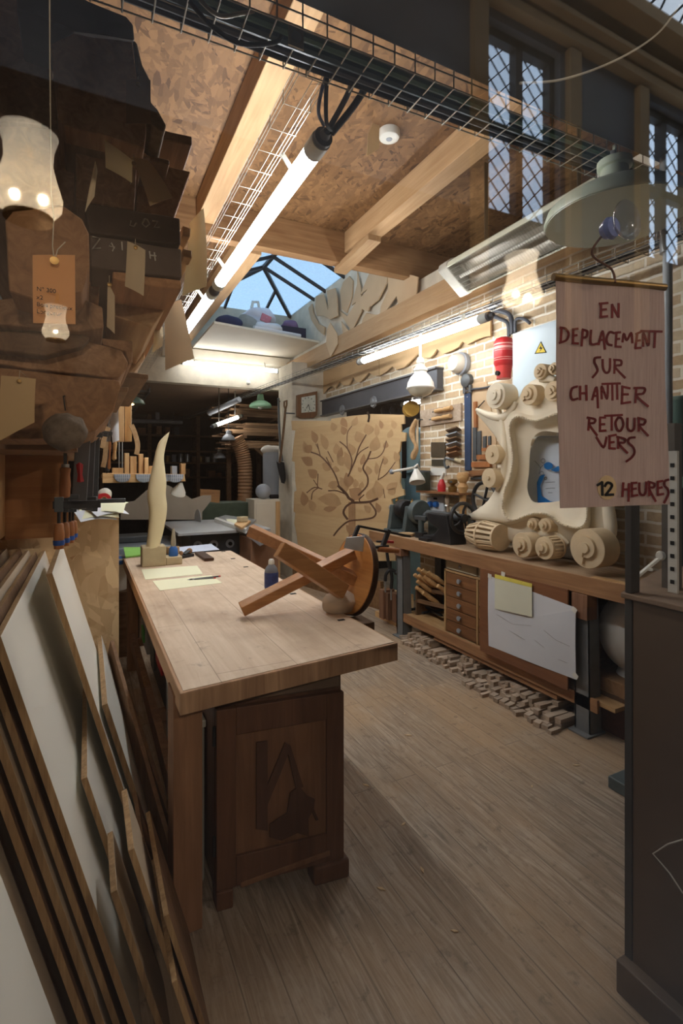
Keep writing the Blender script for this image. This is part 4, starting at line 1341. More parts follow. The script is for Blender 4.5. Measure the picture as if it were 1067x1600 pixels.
bx = thing('cardboard_box', 'cardboard box stacked on the cases under the bench', 'box', (.55, 3.9, .642))
B().box(.40, .78, 3.74, 4.1, .642, .78).out('body', KRAFT, bx)
B().box(.385, .40, 3.80, 4.0, .66, .76).out('label_patch', PAPER, bx)
# ---------------------------------------------------------------- sheets leaning on the left wall
K = .28            # lean: how far a sheet's top goes back per metre of height


def two_mat(o, mats, test):
    o.data.materials.clear()
    for m in mats:
        o.data.materials.append(m)
    for p in o.data.polygons:
        p.material_index = 1 if test(p.normal) else 0


def lean(xb, y0, y1, zt, th, face, edge, lab, z0=0.0, group=None, skew=0.0):
    c = Vector((K, 0, 1)).normalized(); nrm_ = Vector((1, 0, K)).normalized()

    def pt(y, z, k):
        return Vector((xb - K * z, y, z)) + nrm_ * (k * th)
    bm = B().prism([pt(y0, z0 + .001, 0), pt(y1, z0 + .001, 0), pt(y1, zt + skew, 0), pt(y0, zt, 0)], nrm_ * th)
    o = bm.out('sheet_panel', face, bevel=.0015)
    two_mat(o, (face, edge), lambda n_: abs(n_.dot(nrm_)) < .7)
    return tag(o, lab, 'panel', group)


BROWN = wood('brown_hardboard', srgb(140, 106, 76), srgb(100, 74, 52), 'z', .7, .8, .1)
PALEP = plain('pale_panel', srgb(196, 176, 150), .7, 0, .2, .05, 3)
lean(.222, 2.02, 2.80, 1.24, .02, LAM, PLYE, 'white plywood sheet leaning in front of the wider white sheet, tallest of the front ones')
lean(.125, 1.50, 3.00, 1.185, .018, LAM, PLYE, 'widest white sheet in the leaning stack, behind the tall white one')
lean(.256, 2.06, 2.92, .735, .02, LAM, PLYE, 'low white sheet in front of the tall white one, near the osb cabinet')
lean(.168, 1.74, 2.6, .655, .018, LAM, PLYE, 'low white sheet wedged between the two tall white sheets')
lean(.265, 1.44, 1.72, .60, .016, PALEP, PLYE, 'short pale offcut sheet at the foot of the white sheets')
lean(.20, 1.42, 1.66, .52, .016, PALEP, PLYE, 'smallest pale offcut sheet at the foot of the leaning stack')
lean(.092, 1.50, 2.95, 1.19, .016, BROWN, PLYE, 'first brown sheet behind the widest white one')
lean(.062, 1.48, 2.95, 1.20, .018, PALEP, PLYE, 'second sheet behind the widest white one, with pale top edge')
lean(.030, 1.47, 2.95, 1.21, .018, BROWN, PLYE, 'third sheet behind the widest white one, brown')
lean(-.02, 1.40, 2.9, 1.22, .02, PALEP, PLYE, 'rearmost tall sheet of the leaning stack beside the dark gap')
lean(.02, .98, 1.30, 1.3, .02, LAM, PALEP, 'pale edged panel at the bottom left corner nearest the window')
lean(-.05, .90, 1.25, 1.3, .02, BROWN, BROWN, 'brown board behind the pale edged panel in the bottom left corner')
lean(.268, 1.74, 2.0, .42, .014, BROWN, BROWN, 'low brown board against the near leg of the workbench')
for k, (yy, zz, lab) in enumerate(((1.30, .34, 'lowest narrow brown strip at the foot of the leaning stack'), (1.36, .46, 'narrow brown strip beside the smallest pale offcut'))):
    lean(.282 + .022 * k, yy, yy + .44, zz, .014, BROWN, PLYE, lab)
for k, (p_, q_, lab) in enumerate((((.112, 2.93, .66), (.29, 2.06, .075), 'long brown plank slanting down beside the bench, the farther one'), ((.165, 2.95, .45), (.325, 2.10, .07), 'long brown plank slanting down beside the bench, the nearer one'))):
    tag(B().bar(p_, q_, .018, .13, (0, 0, 1)).out('slanted_plank', BROWN, bevel=.002), lab, 'plank')
o = B().prism([(-.505, 2.15, .72), (-.425, 2.15, 1.50), (-.425, 2.77, 1.50), (-.505, 2.77, .72)], (.02, 0, .002)).out('sheet_panel', PALEP)
tag(o, 'pale board standing in the dark recess below the timber shelf', 'panel')

# ---------------------------------------------------------------- strand board cabinet with things on it
oc = thing('osb_cabinet', 'tall cabinet of strand board between the leaning sheets and the workbench', 'cabinet', (-.15, 3.25, 0))
B().box(-.54, .157, 3.0, 3.02, 0, 1.36).out('front_board', OSBF, oc)
B().box(.139, .157, 3.021, 3.6, 0, 1.36).out('side_board', osb('osb_side_board', srgb(240, 212, 168), srgb(190, 150, 108), 'yz', .9), oc)
B().box(-.54, .157, 3.0, 3.6, 1.361, 1.375).out('top_board', MDF, oc)
ct = 1.376
for k, (px, py, rz, m_, lab) in enumerate(((147, 812, .3, PAPER, 'lowest white sheet of the loose papers hanging over the cabinet edge'), (150, 806, .1, PAPERY, 'yellow sheet among the loose papers on the cabinet'), (142, 806, .5, PAPER, 'topmost white sheet of the loose papers on the cabinet'), (158, 800, -.2, PAPERY, 'small yellow sheet beside the red tape roll'))):
    p = Vector((.03 + .025 * k, 3.0 + .012 * k, ct + .012 * k + .006))
    m = rotm(0, 0, rz)
    rows = [[p + m @ Vector((.18 * (i / 4 - .5), .2 * (j / 4 - .5), .012 * math.sin(i / 4 * PI) - max(0, 2 - j) * .022)) for i in range(5)] for j in range(5)]
    tag(B().sheet(rows, .002).out('loose_sheet', m_), lab, 'paper')
o = AY(156, 794, 3.2)
t = thing('tape_roll', 'red tape roll lying on top of the strand board cabinet', 'tape', (o.x, 3.22, ct + .06))
B().lathe([(.02, 0), (.04, 0), (.04, .045), (.02, .045), (.02, 0)], (o.x + .01, 3.25, ct + .05), (.3, -1, .1), 24).out('roll', REDP, t)
B().lathe([(.016, .002), (.02, .002), (.02, .043), (.016, .043), (.016, .002)], (o.x + .01, 3.25, ct + .05), (.3, -1, .1), 24).out('core', KRAFT, t)
bm = B().ball((.10, 3.42, ct + .06), 1, (.05, .08, .06)).jitter(.02, 8)
for v in bm.b.verts:
    v.co.z = max(v.co.z, ct + .001)
tag(bm.out('crumpled_bag', plain('pale_bag', srgb(206, 200, 184), .7)), 'crumpled pale bag at the back of the cabinet top', 'bag')

# clamps with blue tipped wooden handles hung on the recess
BLUET = plain('blue_dipped_tip', srgb(36, 78, 150), .45)
for k, (px, py, h, lab) in enumerate(((92, 822, 1, 'nearest clamp with blue tipped wooden handle in the row of four'), (101, 820, .96, 'second clamp from the left with blue tipped handle'), (109, 819, .9, 'third clamp from the left with blue tipped handle'), (114, 816, .84, 'farthest and smallest of the blue tipped clamps'))):
    yy = 2.15 + .16 * k
    p = AY(px, 800, yy); q = AY(px, 850 - 4 * k, yy); s = yy / 2.15
    t = thing('bar_clamp', lab, 'clamp', p, 'clamps with blue tipped handles')
    dv = q - p
    B().lathe([(.012, 0), (.016, .004), (.019, .04), (.018, .06), (.0165, dv.length * .8)], p + dv * .35, dv, 14).out('handle', HANDLE, t)
    B().lathe([(.0185, 0), (.02, .003), (.019, .018), (.012, .022), (0, .022)], p + dv * .88, dv, 14).out('handle_tip', BLUET, t)
    B().cyl(p - dv * .2, p + dv * .36, .006, 8).out('screw', BLACK, t)
    B().box(p.x - .02, p.x + .14 - .02 * k, p.y - .008, p.y + .008, p.z + .012, p.z + .04).out('bar', BLACK, t, bevel=.002)
    B().box(p.x - .015, p.x + .015, p.y - .01, p.y + .01, p.z + .0, p.z + .055).out('jaw', IRON, t, bevel=.002)
# bar clamps standing in a bundle
for k, (px, m_, lab) in enumerate(((127, plain('grey_bar', srgb(112, 112, 112), .5, .2), 'widest dark grey clamp bar hung beside the timber shelf'), (138, plain('grey_bar_dark', srgb(90, 90, 92), .5, .2), 'middle dark clamp bar of the hanging bundle'), (147, IRON, 'narrow clamp bar hung nearest the workbench'))):
    yy = 2.30 + .22 * k
    p, q = AY(px + 4, 668, yy), AY(px - 4 + 2 * k, 795 + 2 * k, yy)
    t = thing('long_clamp', lab, 'clamp', q, 'hanging bar clamps')
    B().bar(q, p, .055 - .012 * k, .025, (0, 1, 0)).out('bar', m_, t, bevel=.003)
    B().bar(p + Vector((0, 0, -.02)), p + Vector((.07, 0, -.03)), .02, .03, (0, 1, 0)).out('jaw', IRON, t, bevel=.003)
    B().bar(q + Vector((0, 0, .05)), q + Vector((-.06 + .1 * k, -.01, .05)), .02, .03, (0, 1, 0)).out('jaw', IRON, t, bevel=.003)
    B().tube([p + Vector((0, .013, -.01)), p + Vector((0, .03, .05)), p + Vector((0, .03, .12))], .004, 6).out('hook', STEEL, t)
t = thing('wood_chisel', 'wooden handled chisel hanging below the timber shelf', 'chisel', AY(101, 776, 2.25))
p, q = AY(102, 730, 2.25), AY(101, 778, 2.25); dv = q - p
B().lathe([(.013, 0), (.02, .006), (.017, .03), (.021, .07), (.019, dv.length * .96), (.012, dv.length), (0, dv.length)], p, dv, 16).out('handle', HANDLE, t)
B().lathe([(.014, 0), (.014, .014)], p - dv.normalized() * .012, dv, 14).out('ferrule', STEEL, t)
B().bar(p - dv * .0, AY(102, 708, 2.25), .012, .008).out('blade', IRON, t)
t = thing('screwdriver', 'red handled screwdriver hanging beside the wooden chisel', 'screwdriver', AY(125, 752, 2.3))
p, q = AY(124, 722, 2.3), AY(126, 756, 2.3); dv = q - p
B().lathe([(.012, 0), (.018, .01), (.016, .05), (.018, dv.length * .9), (0, dv.length)], p, dv, 8).out('handle', REDP, t)
B().cyl(p, AY(123, 706, 2.3), .004, 8).out('shaft', STEEL, t)

# ---------------------------------------------------------------- timber shelf and the slabs stacked on it
sh = thing('timber_shelf', 'plank shelf on the left wall carrying the stacked slabs', 'shelf', (-.3, 2.5, 1.66))
e_ = AY(121, 700, 2.2)
B().box(-.55, e_.x, 2.1, 4.4, 1.672, 1.70).out('board', wood('shelf_board', srgb(160, 120, 82), srgb(110, 78, 52), 'x', .6, .6, .05), sh, bevel=.002)
B().box(-.55, -.08, 2.78, 2.8, 1.28, 1.671).out('back_board', wood('tan_back_board', srgb(176, 126, 78), srgb(140, 94, 54), 'x', .7, .6, .04), sh)
B().box(-.36, -.335, 2.15, 2.78, 1.30, 1.671).out('side_board', PINEZ, sh)
for yy in (2.3, 4.2):
    B().box(-.55, -.51, yy - .02, yy + .02, 0, 3.85).out('upright', IRON, sh)


def slab(name, pix, y, L, mat, lab, cat='timber', group=None, rough=.004, bev=.003):
    P = [AY(px, py, y) for px, py in pix]
    Q = []
    for i in range(len(P)):           # a few more points per side for an irregular edge
        a_, b2 = P[i], P[(i + 1) % len(P)]
        n_ = max(1, int((b2 - a_).length / .05))
        for k in range(n_):
            q_ = a_.lerp(b2, k / n_)
            if k:
                q_ += mnoise.noise_vector(q_ * 21) * rough
            q_.y = y
            Q.append(q_)
    o = B().prism(Q, (0, L, 0)).out(name, mat, bevel=bev, seg=1)
    return tag(o, lab, cat, group)


LB = wood('mid_brown_slab', srgb(184, 136, 94), srgb(126, 90, 60), 'y', .75, 1, .15)
BLK = plain('blackboard_paint_end', srgb(88, 76, 68), .8, 0, .2, .15, 8)
slab('timber_slab', [(26, -20), (113, -10), (197, 25), (208, 38), (210, 62), (115, 48), (88, 36), (26, 14)], 1.66, 1.3, BLK, 'dark slab at the very top of the timber stack', rough=.008)
slab('timber_slab', [(-60, -30), (28, -30), (78, 60), (90, 196), (-60, 186)], 1.86, 1.2, DARKY, 'dark slab end in the far top corner left of the biggest slab')
slab('timber_slab', [(-60, 192), (96, 202), (116, 236), (116, 318), (-60, 340)], 1.84, 1.2, LB, 'brown slab end behind the mirrored lamp at the far left')
bigs = slab('timber_slab', [(79, 68), (115, 51), (207, 65), (214, 125), (228, 180), (226, 233), (170, 214), (100, 196), (90, 183), (91, 125)], 1.6, 1.2, DARKY, 'biggest dark slab with bark edge near the top of the stack', rough=.008)
slab('bark_strip', [(208, 62), (214, 66), (222, 100), (234, 124), (236, 160), (246, 170), (260, 196), (256, 206), (238, 196), (229, 180), (217, 125)], 1.62, 1.1, BARK, 'rough bark strip along the biggest dark slab', 'bark', rough=.012)
slab('timber_slab', [(100, 201), (226, 238), (236, 246), (195, 246), (100, 222)], 1.68, 1.3, OLDY, 'thin brown plank directly under the biggest dark slab')
slab('timber_batten', [(232, 197), (300, 213), (300, 227), (231, 212)], 1.85, 1.2, OLDY, 'upper of two squared battens sticking out right of the biggest slab')
slab('timber_batten', [(205, 236), (265, 250), (265, 258), (234, 250)], 1.76, 1.3, OLDY, 'lower thin batten sticking out under the biggest slab')
slab('timber_slab', [(118, 238), (214, 258), (210, 329), (118, 311)], 1.72, 1.3, DARKY, 'dark brown squared slab behind the two paper strips')
slab('timber_slab', [(246, 256), (298, 268), (272, 341), (212, 330), (216, 262)], 1.86, 1.3, LB, 'slanted brown slab at the right of the paper strips', rough=.002)
f1 = slab('timber_slab', [(132, 317), (281, 341), (282, 382), (140, 363)], 1.72, 1.4, BLK, 'black painted slab end chalked with three digits', rough=.003)
f2 = slab('timber_slab', [(140, 367), (283, 389), (284, 434), (142, 417)], 1.72, 1.4, BLK, 'black painted slab end chalked with a letter and numbers', rough=.003)
slab('timber_slab', [(176, 424), (283, 438), (284, 452), (232, 446), (176, 436)], 1.73, 1.3, LB, 'thin brown plank under the chalked slab ends')
slab('timber_batten', [(285, 352), (298, 356), (297, 370), (285, 368)], 1.95, 1.2, LIGHTSLAB, 'upper pale batten end beside the chalked slabs')
slab('timber_batten', [(286, 388), (300, 391), (300, 404), (286, 401)], 1.95, 1.2, LIGHTSLAB, 'lower pale batten end beside the chalked slabs')
slab('timber_slab', [(8, 345), (20, 330), (100, 322), (128, 342), (139, 365), (140, 410), (134, 440), (128, 456), (60, 470), (14, 455)], 1.52, 1.3, LB, 'round cornered brown slab behind the mirrored lamp', rough=.006)
slab('timber_slab', [(-20, 470), (58, 464), (118, 462), (160, 480), (162, 512), (120, 518), (-20, 505)], 1.68, 1.4, DARKY, 'dark slab behind the luggage tag')
slab('timber_batten', [(137, 440), (156, 441), (154, 474), (136, 473)], 1.9, 1.2, LB, 'stubby brown batten end beside the luggage tag')
slab('timber_slab', [(-20, 517), (112, 517), (140, 528), (128, 540), (70, 556), (-20, 545)], 1.72, 1.4, OLDY, 'dark plank below the luggage tag')
slab('timber_slab', [(-20, 552), (70, 562), (138, 534), (162, 540), (190, 548), (200, 566), (198, 576), (186, 590), (-20, 568)], 1.78, 1.5, DARKY, 'wide wavy edged slab in the lower stack', rough=.007)
slab('timber_slab', [(-20, 573), (186, 595), (189, 603), (178, 640), (150, 672), (110, 686), (-20, 686)], 1.74, 2.2, LB, 'lowest and longest brown slab on the timber shelf', rough=.006)
slab('timber_slab', [(157, 528), (207, 533), (207, 566), (201, 568), (196, 549), (160, 538)], 2.05, 1.4, DARKY, 'dark squared plank end beside the pale long slab', rough=.002)
slab('timber_slab', [(186, 445), (262, 455), (272, 462), (238, 512), (178, 494)], 1.98, 2.6, LIGHTSLAB, 'long pale slab with light underside running to the back', rough=.003)
slab('timber_batten', [(188, 580), (232, 585), (232, 592), (188, 589)], 2.6, 1.2, OLDY, 'short dark batten sticking out under the pale long slab')
slab('timber_batten', [(176, 604), (201, 605), (200, 612), (176, 612)], 2.6, 1.4, OLDY, 'lowest dark batten end under the pale long slab')
slab('timber_slab', [(176, 516), (228, 524), (226, 560), (204, 590), (180, 590)], 2.7, 2.2, LIGHTSLAB, 'second pale slab below the long pale one', rough=.003)


def chalk(root, strokes, y):
    bm = B()
    for s in strokes:
        bm.tube([AY(px, py, y) for px, py in s], .0024, 5)
    bm.out('chalk_mark', CHALK, root)


c2p = lambda x, y: (x * .328, 350 + y * .328)
chalk(f1, [[(205, 345), (203, 352), (209, 354), (213, 348)], [(226, 342), (222, 350), (228, 355), (234, 350), (230, 343), (226, 342)], [(238, 345), (246, 346), (241, 355), (249, 355)]], 1.717)
chalk(f2, [[c2p(440, 60), c2p(475, 70), c2p(440, 120), c2p(480, 115)], [c2p(545, 118), c2p(530, 90), c2p(520, 105), c2p(545, 110), c2p(535, 130)], [c2p(580, 85), c2p(582, 125)], [c2p(712, 130), c2p(716, 165)], [c2p(735, 135), c2p(740, 175)], [c2p(712, 148), c2p(745, 152)]], 1.717)


def card(pix, y, curl, lab, mat=TAGP, hole=None, name='paper_template', rows=6):
    """a hanging paper: left and right edges run down the given pixel quad, curling towards the viewer"""
    (a_, b2, c3, d3) = [AY(px, py, y) for px, py in pix]
    G = []
    for j in range(rows + 1):
        f = j / rows
        G.append([a_.lerp(d3, f).lerp(b2.lerp(c3, f), i / 4) + Vector((0, -curl * math.sin(f * PI * .9) - curl * .4 * math.sin(i / 4 * PI), 0)) for i in range(5)])
    t = thing(name, lab, 'paper', (a_ + b2) / 2)
    B().sheet(G, .0016).out('card', mat, t)
    if hole:
        h = AY(*hole, y - curl * .5 - .004)
        B().lathe([(.004, -.002), (.006, 0), (.006, .003), (.002, .004)], h, (0, -1, 0), 12).out('pin', BRASS, t)
        B().tube([h, h + Vector((0, .01, .03)), h + Vector((.005, .2, .04))], .0008, 5).out('string', plain('thin_string', srgb(190, 176, 150), .9), t)
    return t


card([(163, 219), (206, 250), (206, 287), (165, 263)], 1.56, .01, 'pale paper strip slanting across the dark slabs, left of the yellowed one')
card([(206, 246), (233, 252), (269, 310), (234, 323)], 1.54, .012, 'yellowed paper strip pinned over the pale one on the slabs', KRAFT, (209, 256))
card([(149, 252), (152, 268), (147, 308), (133, 332)], 1.50, .01, 'narrow curled white paper hanging left of the strips')
card([(199, 377), (227, 391), (224, 463), (195, 448)], 1.62, .012, 'pale paper template hanging on the chalked slab ends', TAGP, (212, 387))
card([(168, 441), (179, 462), (179, 522), (167, 511)], 1.62, .008, 'slim paper template on a string below the chalked slabs', TAGP, (171, 445))
card([(2, 587), (56, 592), (54, 660), (-2, 690)], 1.58, .014, 'wide paper template with a pencilled word at the lower left', KRAFT, (30, 596))
card([(296, 350), (318, 325), (322, 449), (284, 464)], 2.05, .03, 'large curling cardboard template hanging in front of the tube light', TAGP)
card([(256, 478), (283, 468), (303, 560), (258, 579)], 2.5, .012, 'large pale template with pencil curves hiding part of the second tube', MDFD)
card([(241, 503), (254, 512), (253, 541), (238, 552)], 2.3, .02, 'small curled paper behind the large pale template', TAGP)
card([(197, 125), (235, 125), (235, 194), (197, 194)], 1.58, .004, 'brown card nailed on the biggest dark slab', plain('brown_card', srgb(122, 96, 70), .8), (216, 132))
card([(168, 625), (184, 618), (186, 688), (176, 692)], 3.6, .02, 'white paper roll template hanging by the pale upright boards', PAPER)
for pts, y in (([(35, 622), (26, 634), (30, 640)], 1.545), ([(33, 640), (24, 652), (28, 658), (22, 664)], 1.545), ([(262, 490), (266, 496), (262, 505), (258, 500)], 2.48)):
    pass
# luggage tag close to the pane
t = card([(51, 399), (117, 399), (118, 507), (52, 505)], .60, .002, 'orange luggage tag hanging close to the window with printed lines', papermat('manila_tag', srgb(232, 186, 132), .6), None, 'luggage_tag')
h = AY(85, 408, .595)
B().lathe([(.002, 0), (.0042, .0005), (.0042, .0018), (.002, .002)], h, (0, -1, 0), 14).out('eyelet', BRASS, t)
B().tube([h, AY(82, 385, .60), AY(84, 340, .61), AY(80, 300, .60), AY(78, 100, .54), (AY(76, 0, .5).x, .47, 2.56)], .0006, 5).out('string', plain('thin_string', srgb(190, 176, 150), .9), t)
B().tube([h, AY(90, 390, .60), AY(102, 378, .60)], .0006, 5).out('string', plain('thin_string', srgb(190, 176, 150), .9), t)


for s, py in (('N\u00b0 300', 454), ('x2', 467), ('Bois precieux', 478), ('Longueur', 489)):
    text(s, AY(57, py, .5935), .0058, INKB, t)
bl = AY(102, 675, 1.62)
t = thing('rope_ball', 'dusty round ball hanging from a string below the lowest slab', 'ball', bl)
bm = B().ball(bl, .056, (1, 1, .93), 28, 18); bm.jitter(.006, 40)
bm.out('ball', plain('dusty_ball', srgb(120, 106, 92), .95, 0, .1, .4, 30, .3), t)
B().tube([bl + Vector((0, 0, .06)), bl + Vector((-.005, .0, .10)), bl + Vector((-.005, .14, .12))], .002, 5).out('string', INKB, t)

# ---------------------------------------------------------------- hanging templates past the rack
for px0, px1, y0, y1, yy, m_, lab in ((183, 194, 612, 690, 4.3, PINEZ, 'first pale upright board hanging from the rack end'), (195, 206, 611, 690, 4.35, wood('cut_pine_board', srgb(196, 156, 100), srgb(150, 108, 62), 'z', .6), 'second pale upright board hanging from the rack end')):
    P = [AY(px0, y0, yy), AY(px1, y0, yy), AY(px1, y1, yy), AY(px0, y1, yy)]
    t = thing('hanging_board', lab, 'board', (P[0] + P[1]) / 2)
    B().prism(P, (0, .05, 0)).out('board', m_, t, bevel=.003)
    tp = (P[0] + P[1]) / 2
    B().tube([tp + Vector((0, .02, 0)), (tp.x, tp.y + .02, 3.9)], .003, 6).out('hanger', STEEL, t)
for k, (pts, lab) in enumerate((([(205, 664), (211, 678), (215, 696), (213, 710)], 'curved pale rib hanging right of the upright boards'), ([(170, 668), (164, 680), (160, 700)], 'short curved pale rib hanging left of the upright boards'), ([(166, 690), (164, 715), (161, 730)], 'slim pale rib hanging lowest at the left'))):
    yy = 4.2 + .1 * k
    P = spline([AY(px, py, yy) for px, py in pts], 5); t = thing('hanging_rib', lab, 'template', P[0])
    bm = B()
    for a_, b2 in zip(P, P[1:]):
        bm.bar(a_, b2 + (b2 - a_) * .05, .035, .03, (0, 1, 0))
    bm.out('rib', LIGHTSLAB, t)
    B().tube([P[0], (P[0].x, P[0].y + .05, 2.9)], .002, 5).out('hanger', STEEL, t)
for k, (px, y0, y1, m_, lab) in enumerate(((171, 690, 736, HANDLE, 'orange handled tool hanging beside the upright boards'), (180, 690, 720, HANDLEY, 'ash handled tool hanging under the upright boards'), (169, 700, 740, BLACK, 'black handled tool hanging by the mitre saw shelf'))):
    yy = 4.5; p, q = AY(px, y0, yy), AY(px - 2, y1, yy); t = thing('hanging_tool', lab, 'tool', p); dv = q - p
    B().lathe([(.012, 0), (.016, .02), (.013, dv.length * .5), (.018, dv.length * .9), (0, dv.length)], p, dv, 12).out('handle', m_, t)
    B().bar(p, p + Vector((0, 0, .14)), .02, .006).out('blade', STEEL, t); B().cyl(p + Vector((0, 0, .13)), (p.x, p.y, 2.93), .002, 5).out('cord', STEEL, t)
# ---------------------------------------------------------------- bench along the brick wall
BZ = .96
t = thing('lathe_bench', 'long wooden bench on iron legs along the brick wall', 'workbench', (2.97, 3.1, 0))
bm = B(); bm.prism([(2.69, 1.35, BZ), (3.24, 1.35, BZ), (3.24, 4.66, BZ), (2.69, 4.66, BZ)], (0, 0, -.035)); bm.out('worktop', wood('bench_top_dusty', srgb(186, 160, 130), srgb(140, 112, 84), 'y', .75, .8, .03), t)
B().box(2.675, 2.69, 1.35, 4.67, BZ - .105, BZ + .002).out('front_board', BENCHW, t, bevel=.003)
B().box(2.69, 3.24, 4.66, 4.675, BZ - .105, BZ).out('end_board', BENCHW, t)
for y in (2.10, 4.11):
    lg = B(); LEGI = plain('bench_leg_iron', srgb(122, 124, 124), .55, .2, .4, .12, 14)
    lg.prism([(2.70, y - .055, 0.012), (2.71, y - .05, .012), (2.71, y - .04, .86), (2.70, y - .045, .86)], (0, .11, 0))
    lg.prism([(2.70, y + .045, .012), (2.80, y + .045, .012), (2.78, y + .045, .86), (2.70, y + .045, .86)], (0, .01, 0))
    lg.prism([(2.70, y - .055, .012), (2.80, y - .055, .012), (2.78, y - .045, .86), (2.70, y - .045, .86)], (0, .01, 0))
    l_ = lg.out('leg', LEGI, t)
    B().box(2.655, 2.82, y - .07, y + .07, 0, .012).out('foot', LEGI, l_, bevel=.003)
    B().box(2.67, 2.76, y - .055, y + .055, .70 if y < 3 else .78, .852).out('corner_block', BLOCK, t, bevel=.003)
    B().box(3.15, 3.2, y - .05, y + .05, 0, .85).out('leg', IRON, t)
B().box(2.72, 3.2, 1.9, 4.1, .20, .225).out('lower_shelf', PINE, t)
B().box(2.70, 2.72, 2.0, 4.06, .155, .235).out('shelf_edge', BENCHW, t, bevel=.003)
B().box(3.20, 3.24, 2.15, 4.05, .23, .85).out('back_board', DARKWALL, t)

ch = thing('drawer_chest', 'small wooden chest of drawers with grey knobs on the bench shelf', 'drawers', (2.95, 3.1, .23))
B().box(2.765, 3.15, 2.64, 3.49, .228, .752).out('body', BENCHW, ch)
bm = B()
for y0 in (3.475, 3.075, 2.64):
    bm.box(2.745, 2.765, y0, y0 + .018, .228, .752)
bm.box(2.745, 2.765, 2.64, 3.493, .742, .757)
bm.out('face_frame', PINEZ, ch)
for c_ in range(2):
    for r in range(5):
        y0, y1 = (3.10, 3.47) if c_ == 0 else (2.665, 3.07)
        z0 = .236 + r * .101
        d = B().box(2.748, 2.763, y0, y1, z0, z0 + .094).out('drawer', DRAWER, ch, bevel=.002)
        yk = (y0 + y1) / 2
        B().lathe([(.008, 0), (.008, .012), (.02, .018), (.019, .028), (0, .032)], (2.748, yk, z0 + .047), (-1, 0, 0), 14).out('knob', GREYP, d)
for y0, y1, lab in ((3.09, 3.47, 'grey drawer under the bench top, above the chest'), (2.70, 3.07, 'second grey drawer under the bench top, partly behind cardboard')):
    d = thing('under_bench_tray', lab, 'drawer', (2.9, (y0 + y1) / 2, .77))
    B().box(2.745, 3.1, y0, y1, .765, .848).out('front', plain('grey_beige_drawer', srgb(176, 162, 136), .6), d, bevel=.002)
    B().lathe([(.006, 0), (.006, .01), (.014, .015), (0, .022)], (2.745, (y0 + y1) / 2, .808), (-1, 0, 0), 12).out('knob', GREYP, d)

o = B().box(2.655, 2.668, 2.17, 2.95, .24, .862)
tag(o.out('hardboard_sheet', wood('brown_hardboard_sheet', srgb(140, 94, 62), srgb(116, 76, 50), 'y', .7, .5, .02)), 'brown hardboard sheet fixed to the bench front behind the drawing', 'board')
t = thing('taped_drawing', 'large white drawing sheet taped on the bench front', 'drawing', (2.65, 2.55, .55))
xx = 2.652
P = [AX(763, 899, xx), AX(900, 950, xx), AX(899, 1062, xx), AX(763, 1009, xx)]
B().sheet([[P[0].lerp(P[1], i / 6).lerp(P[3].lerp(P[2], i / 6), j / 4) + Vector((-.004 * math.sin(i * 1.1 + j), 0, 0)) for i in range(7)] for j in range(5)], .0015).out('sheet', PAPER, t)
for px, py in ((765, 900), (786, 897), (897, 953), (899, 1056)):
    c_ = AX(px, py, xx - .006); B().obox(c_, (.002, .035, .03), rotm(.5 if px > 800 else .1, 0, 0)).out('tape', CASTW, t)
bm = B()
for pts in ([(790, 930), (800, 928), (806, 940), (798, 950), (788, 945)], [(776, 960), (800, 975), (830, 978)], [(850, 985), (868, 1000), (890, 1010)], [(835, 1000), (850, 1012)], [(795, 985), (820, 1000)], [(872, 1030), (886, 1036)]):
    bm.tube([AX(px, py, xx - .0058) for px, py in pts], .0009, 4)
bm.out('pencil_drawing', PENCIL, t)
P = [AX(773, 898, xx - .009), AX(831, 913, xx - .009), AX(831, 964, xx - .009), AX(773, 951, xx - .009)]
t2 = thing('taped_note', 'yellow sheet taped over the white drawing on the bench front', 'paper', P[3])
B().sheet([[P[0].lerp(P[1], i / 4).lerp(P[3].lerp(P[2], i / 4), j / 3) for i in range(5)] for j in range(4)], .001).out('sheet', plain('pale_yellow_sheet', srgb(222, 222, 200), .8, 0, .1, .03), t2)
P = [AX(773, 897, xx - .011), AX(831, 912, xx - .011), AX(831, 918, xx - .011), AX(773, 903, xx - .011)]
B().sheet([[P[0], P[1]], [P[3], P[2]]], .001).out('tape', plain('yellow_tape', srgb(236, 220, 100), .6), t2)

# chisels lying in the bench, handles out
HB = [(410, 660, 1), (440, 668, .9), (482, 684, 1.2), (386, 700, 1), (414, 706, 1.1), (452, 714, 1.25), (406, 745, 1), (548, 776, .9), (396, 786, 1.25), (446, 826, .8)]
for k, (cx, cy, s) in enumerate(HB):
    p = AX(560 + .2249 * cx, 740 + .2249 * cy, 2.76 + .01 * (k % 3)); q = AX(560 + .2249 * (cx + 118), 740 + .2249 * (cy + 84), 2.92)
    t = thing('turning_chisel', ('topmost', 'second', 'long', 'leftmost', 'stout', 'longest', 'middle', 'pale', 'lowest', 'short')[k] + ' turning chisel in the fan of wooden handles on the bench shelf', 'chisel', p, 'turning chisels in the bench')
    dv = (q - p); L = dv.length
    B().lathe([(0, 0), (.016, .002), (.021, .012), (.017, .03), (.019, .05), (.024, .09), (.021, L * .8), (.013, L)], p, dv, 14).out('handle', HANDLEY, t)
    B().lathe([(.012, 0), (.0125, .001), (.0125, .02), (.010, .021)], q - dv.normalized() * .003, dv, 12).out('ferrule', BRASS, t)
    B().bar(q, q + dv.normalized() * .12, .014, .006).out('blade', IRON, t)
t = thing('chisel_rest', 'dark wooden rack board under the turning chisels', 'rack', (2.9, 3.75, .23))
B().box(2.80, 3.1, 3.52, 3.54, .228, .56).out('board', OLDY, t); B().box(2.80, 3.1, 3.98, 4.0, .228, .50).out('board', OLDY, t)
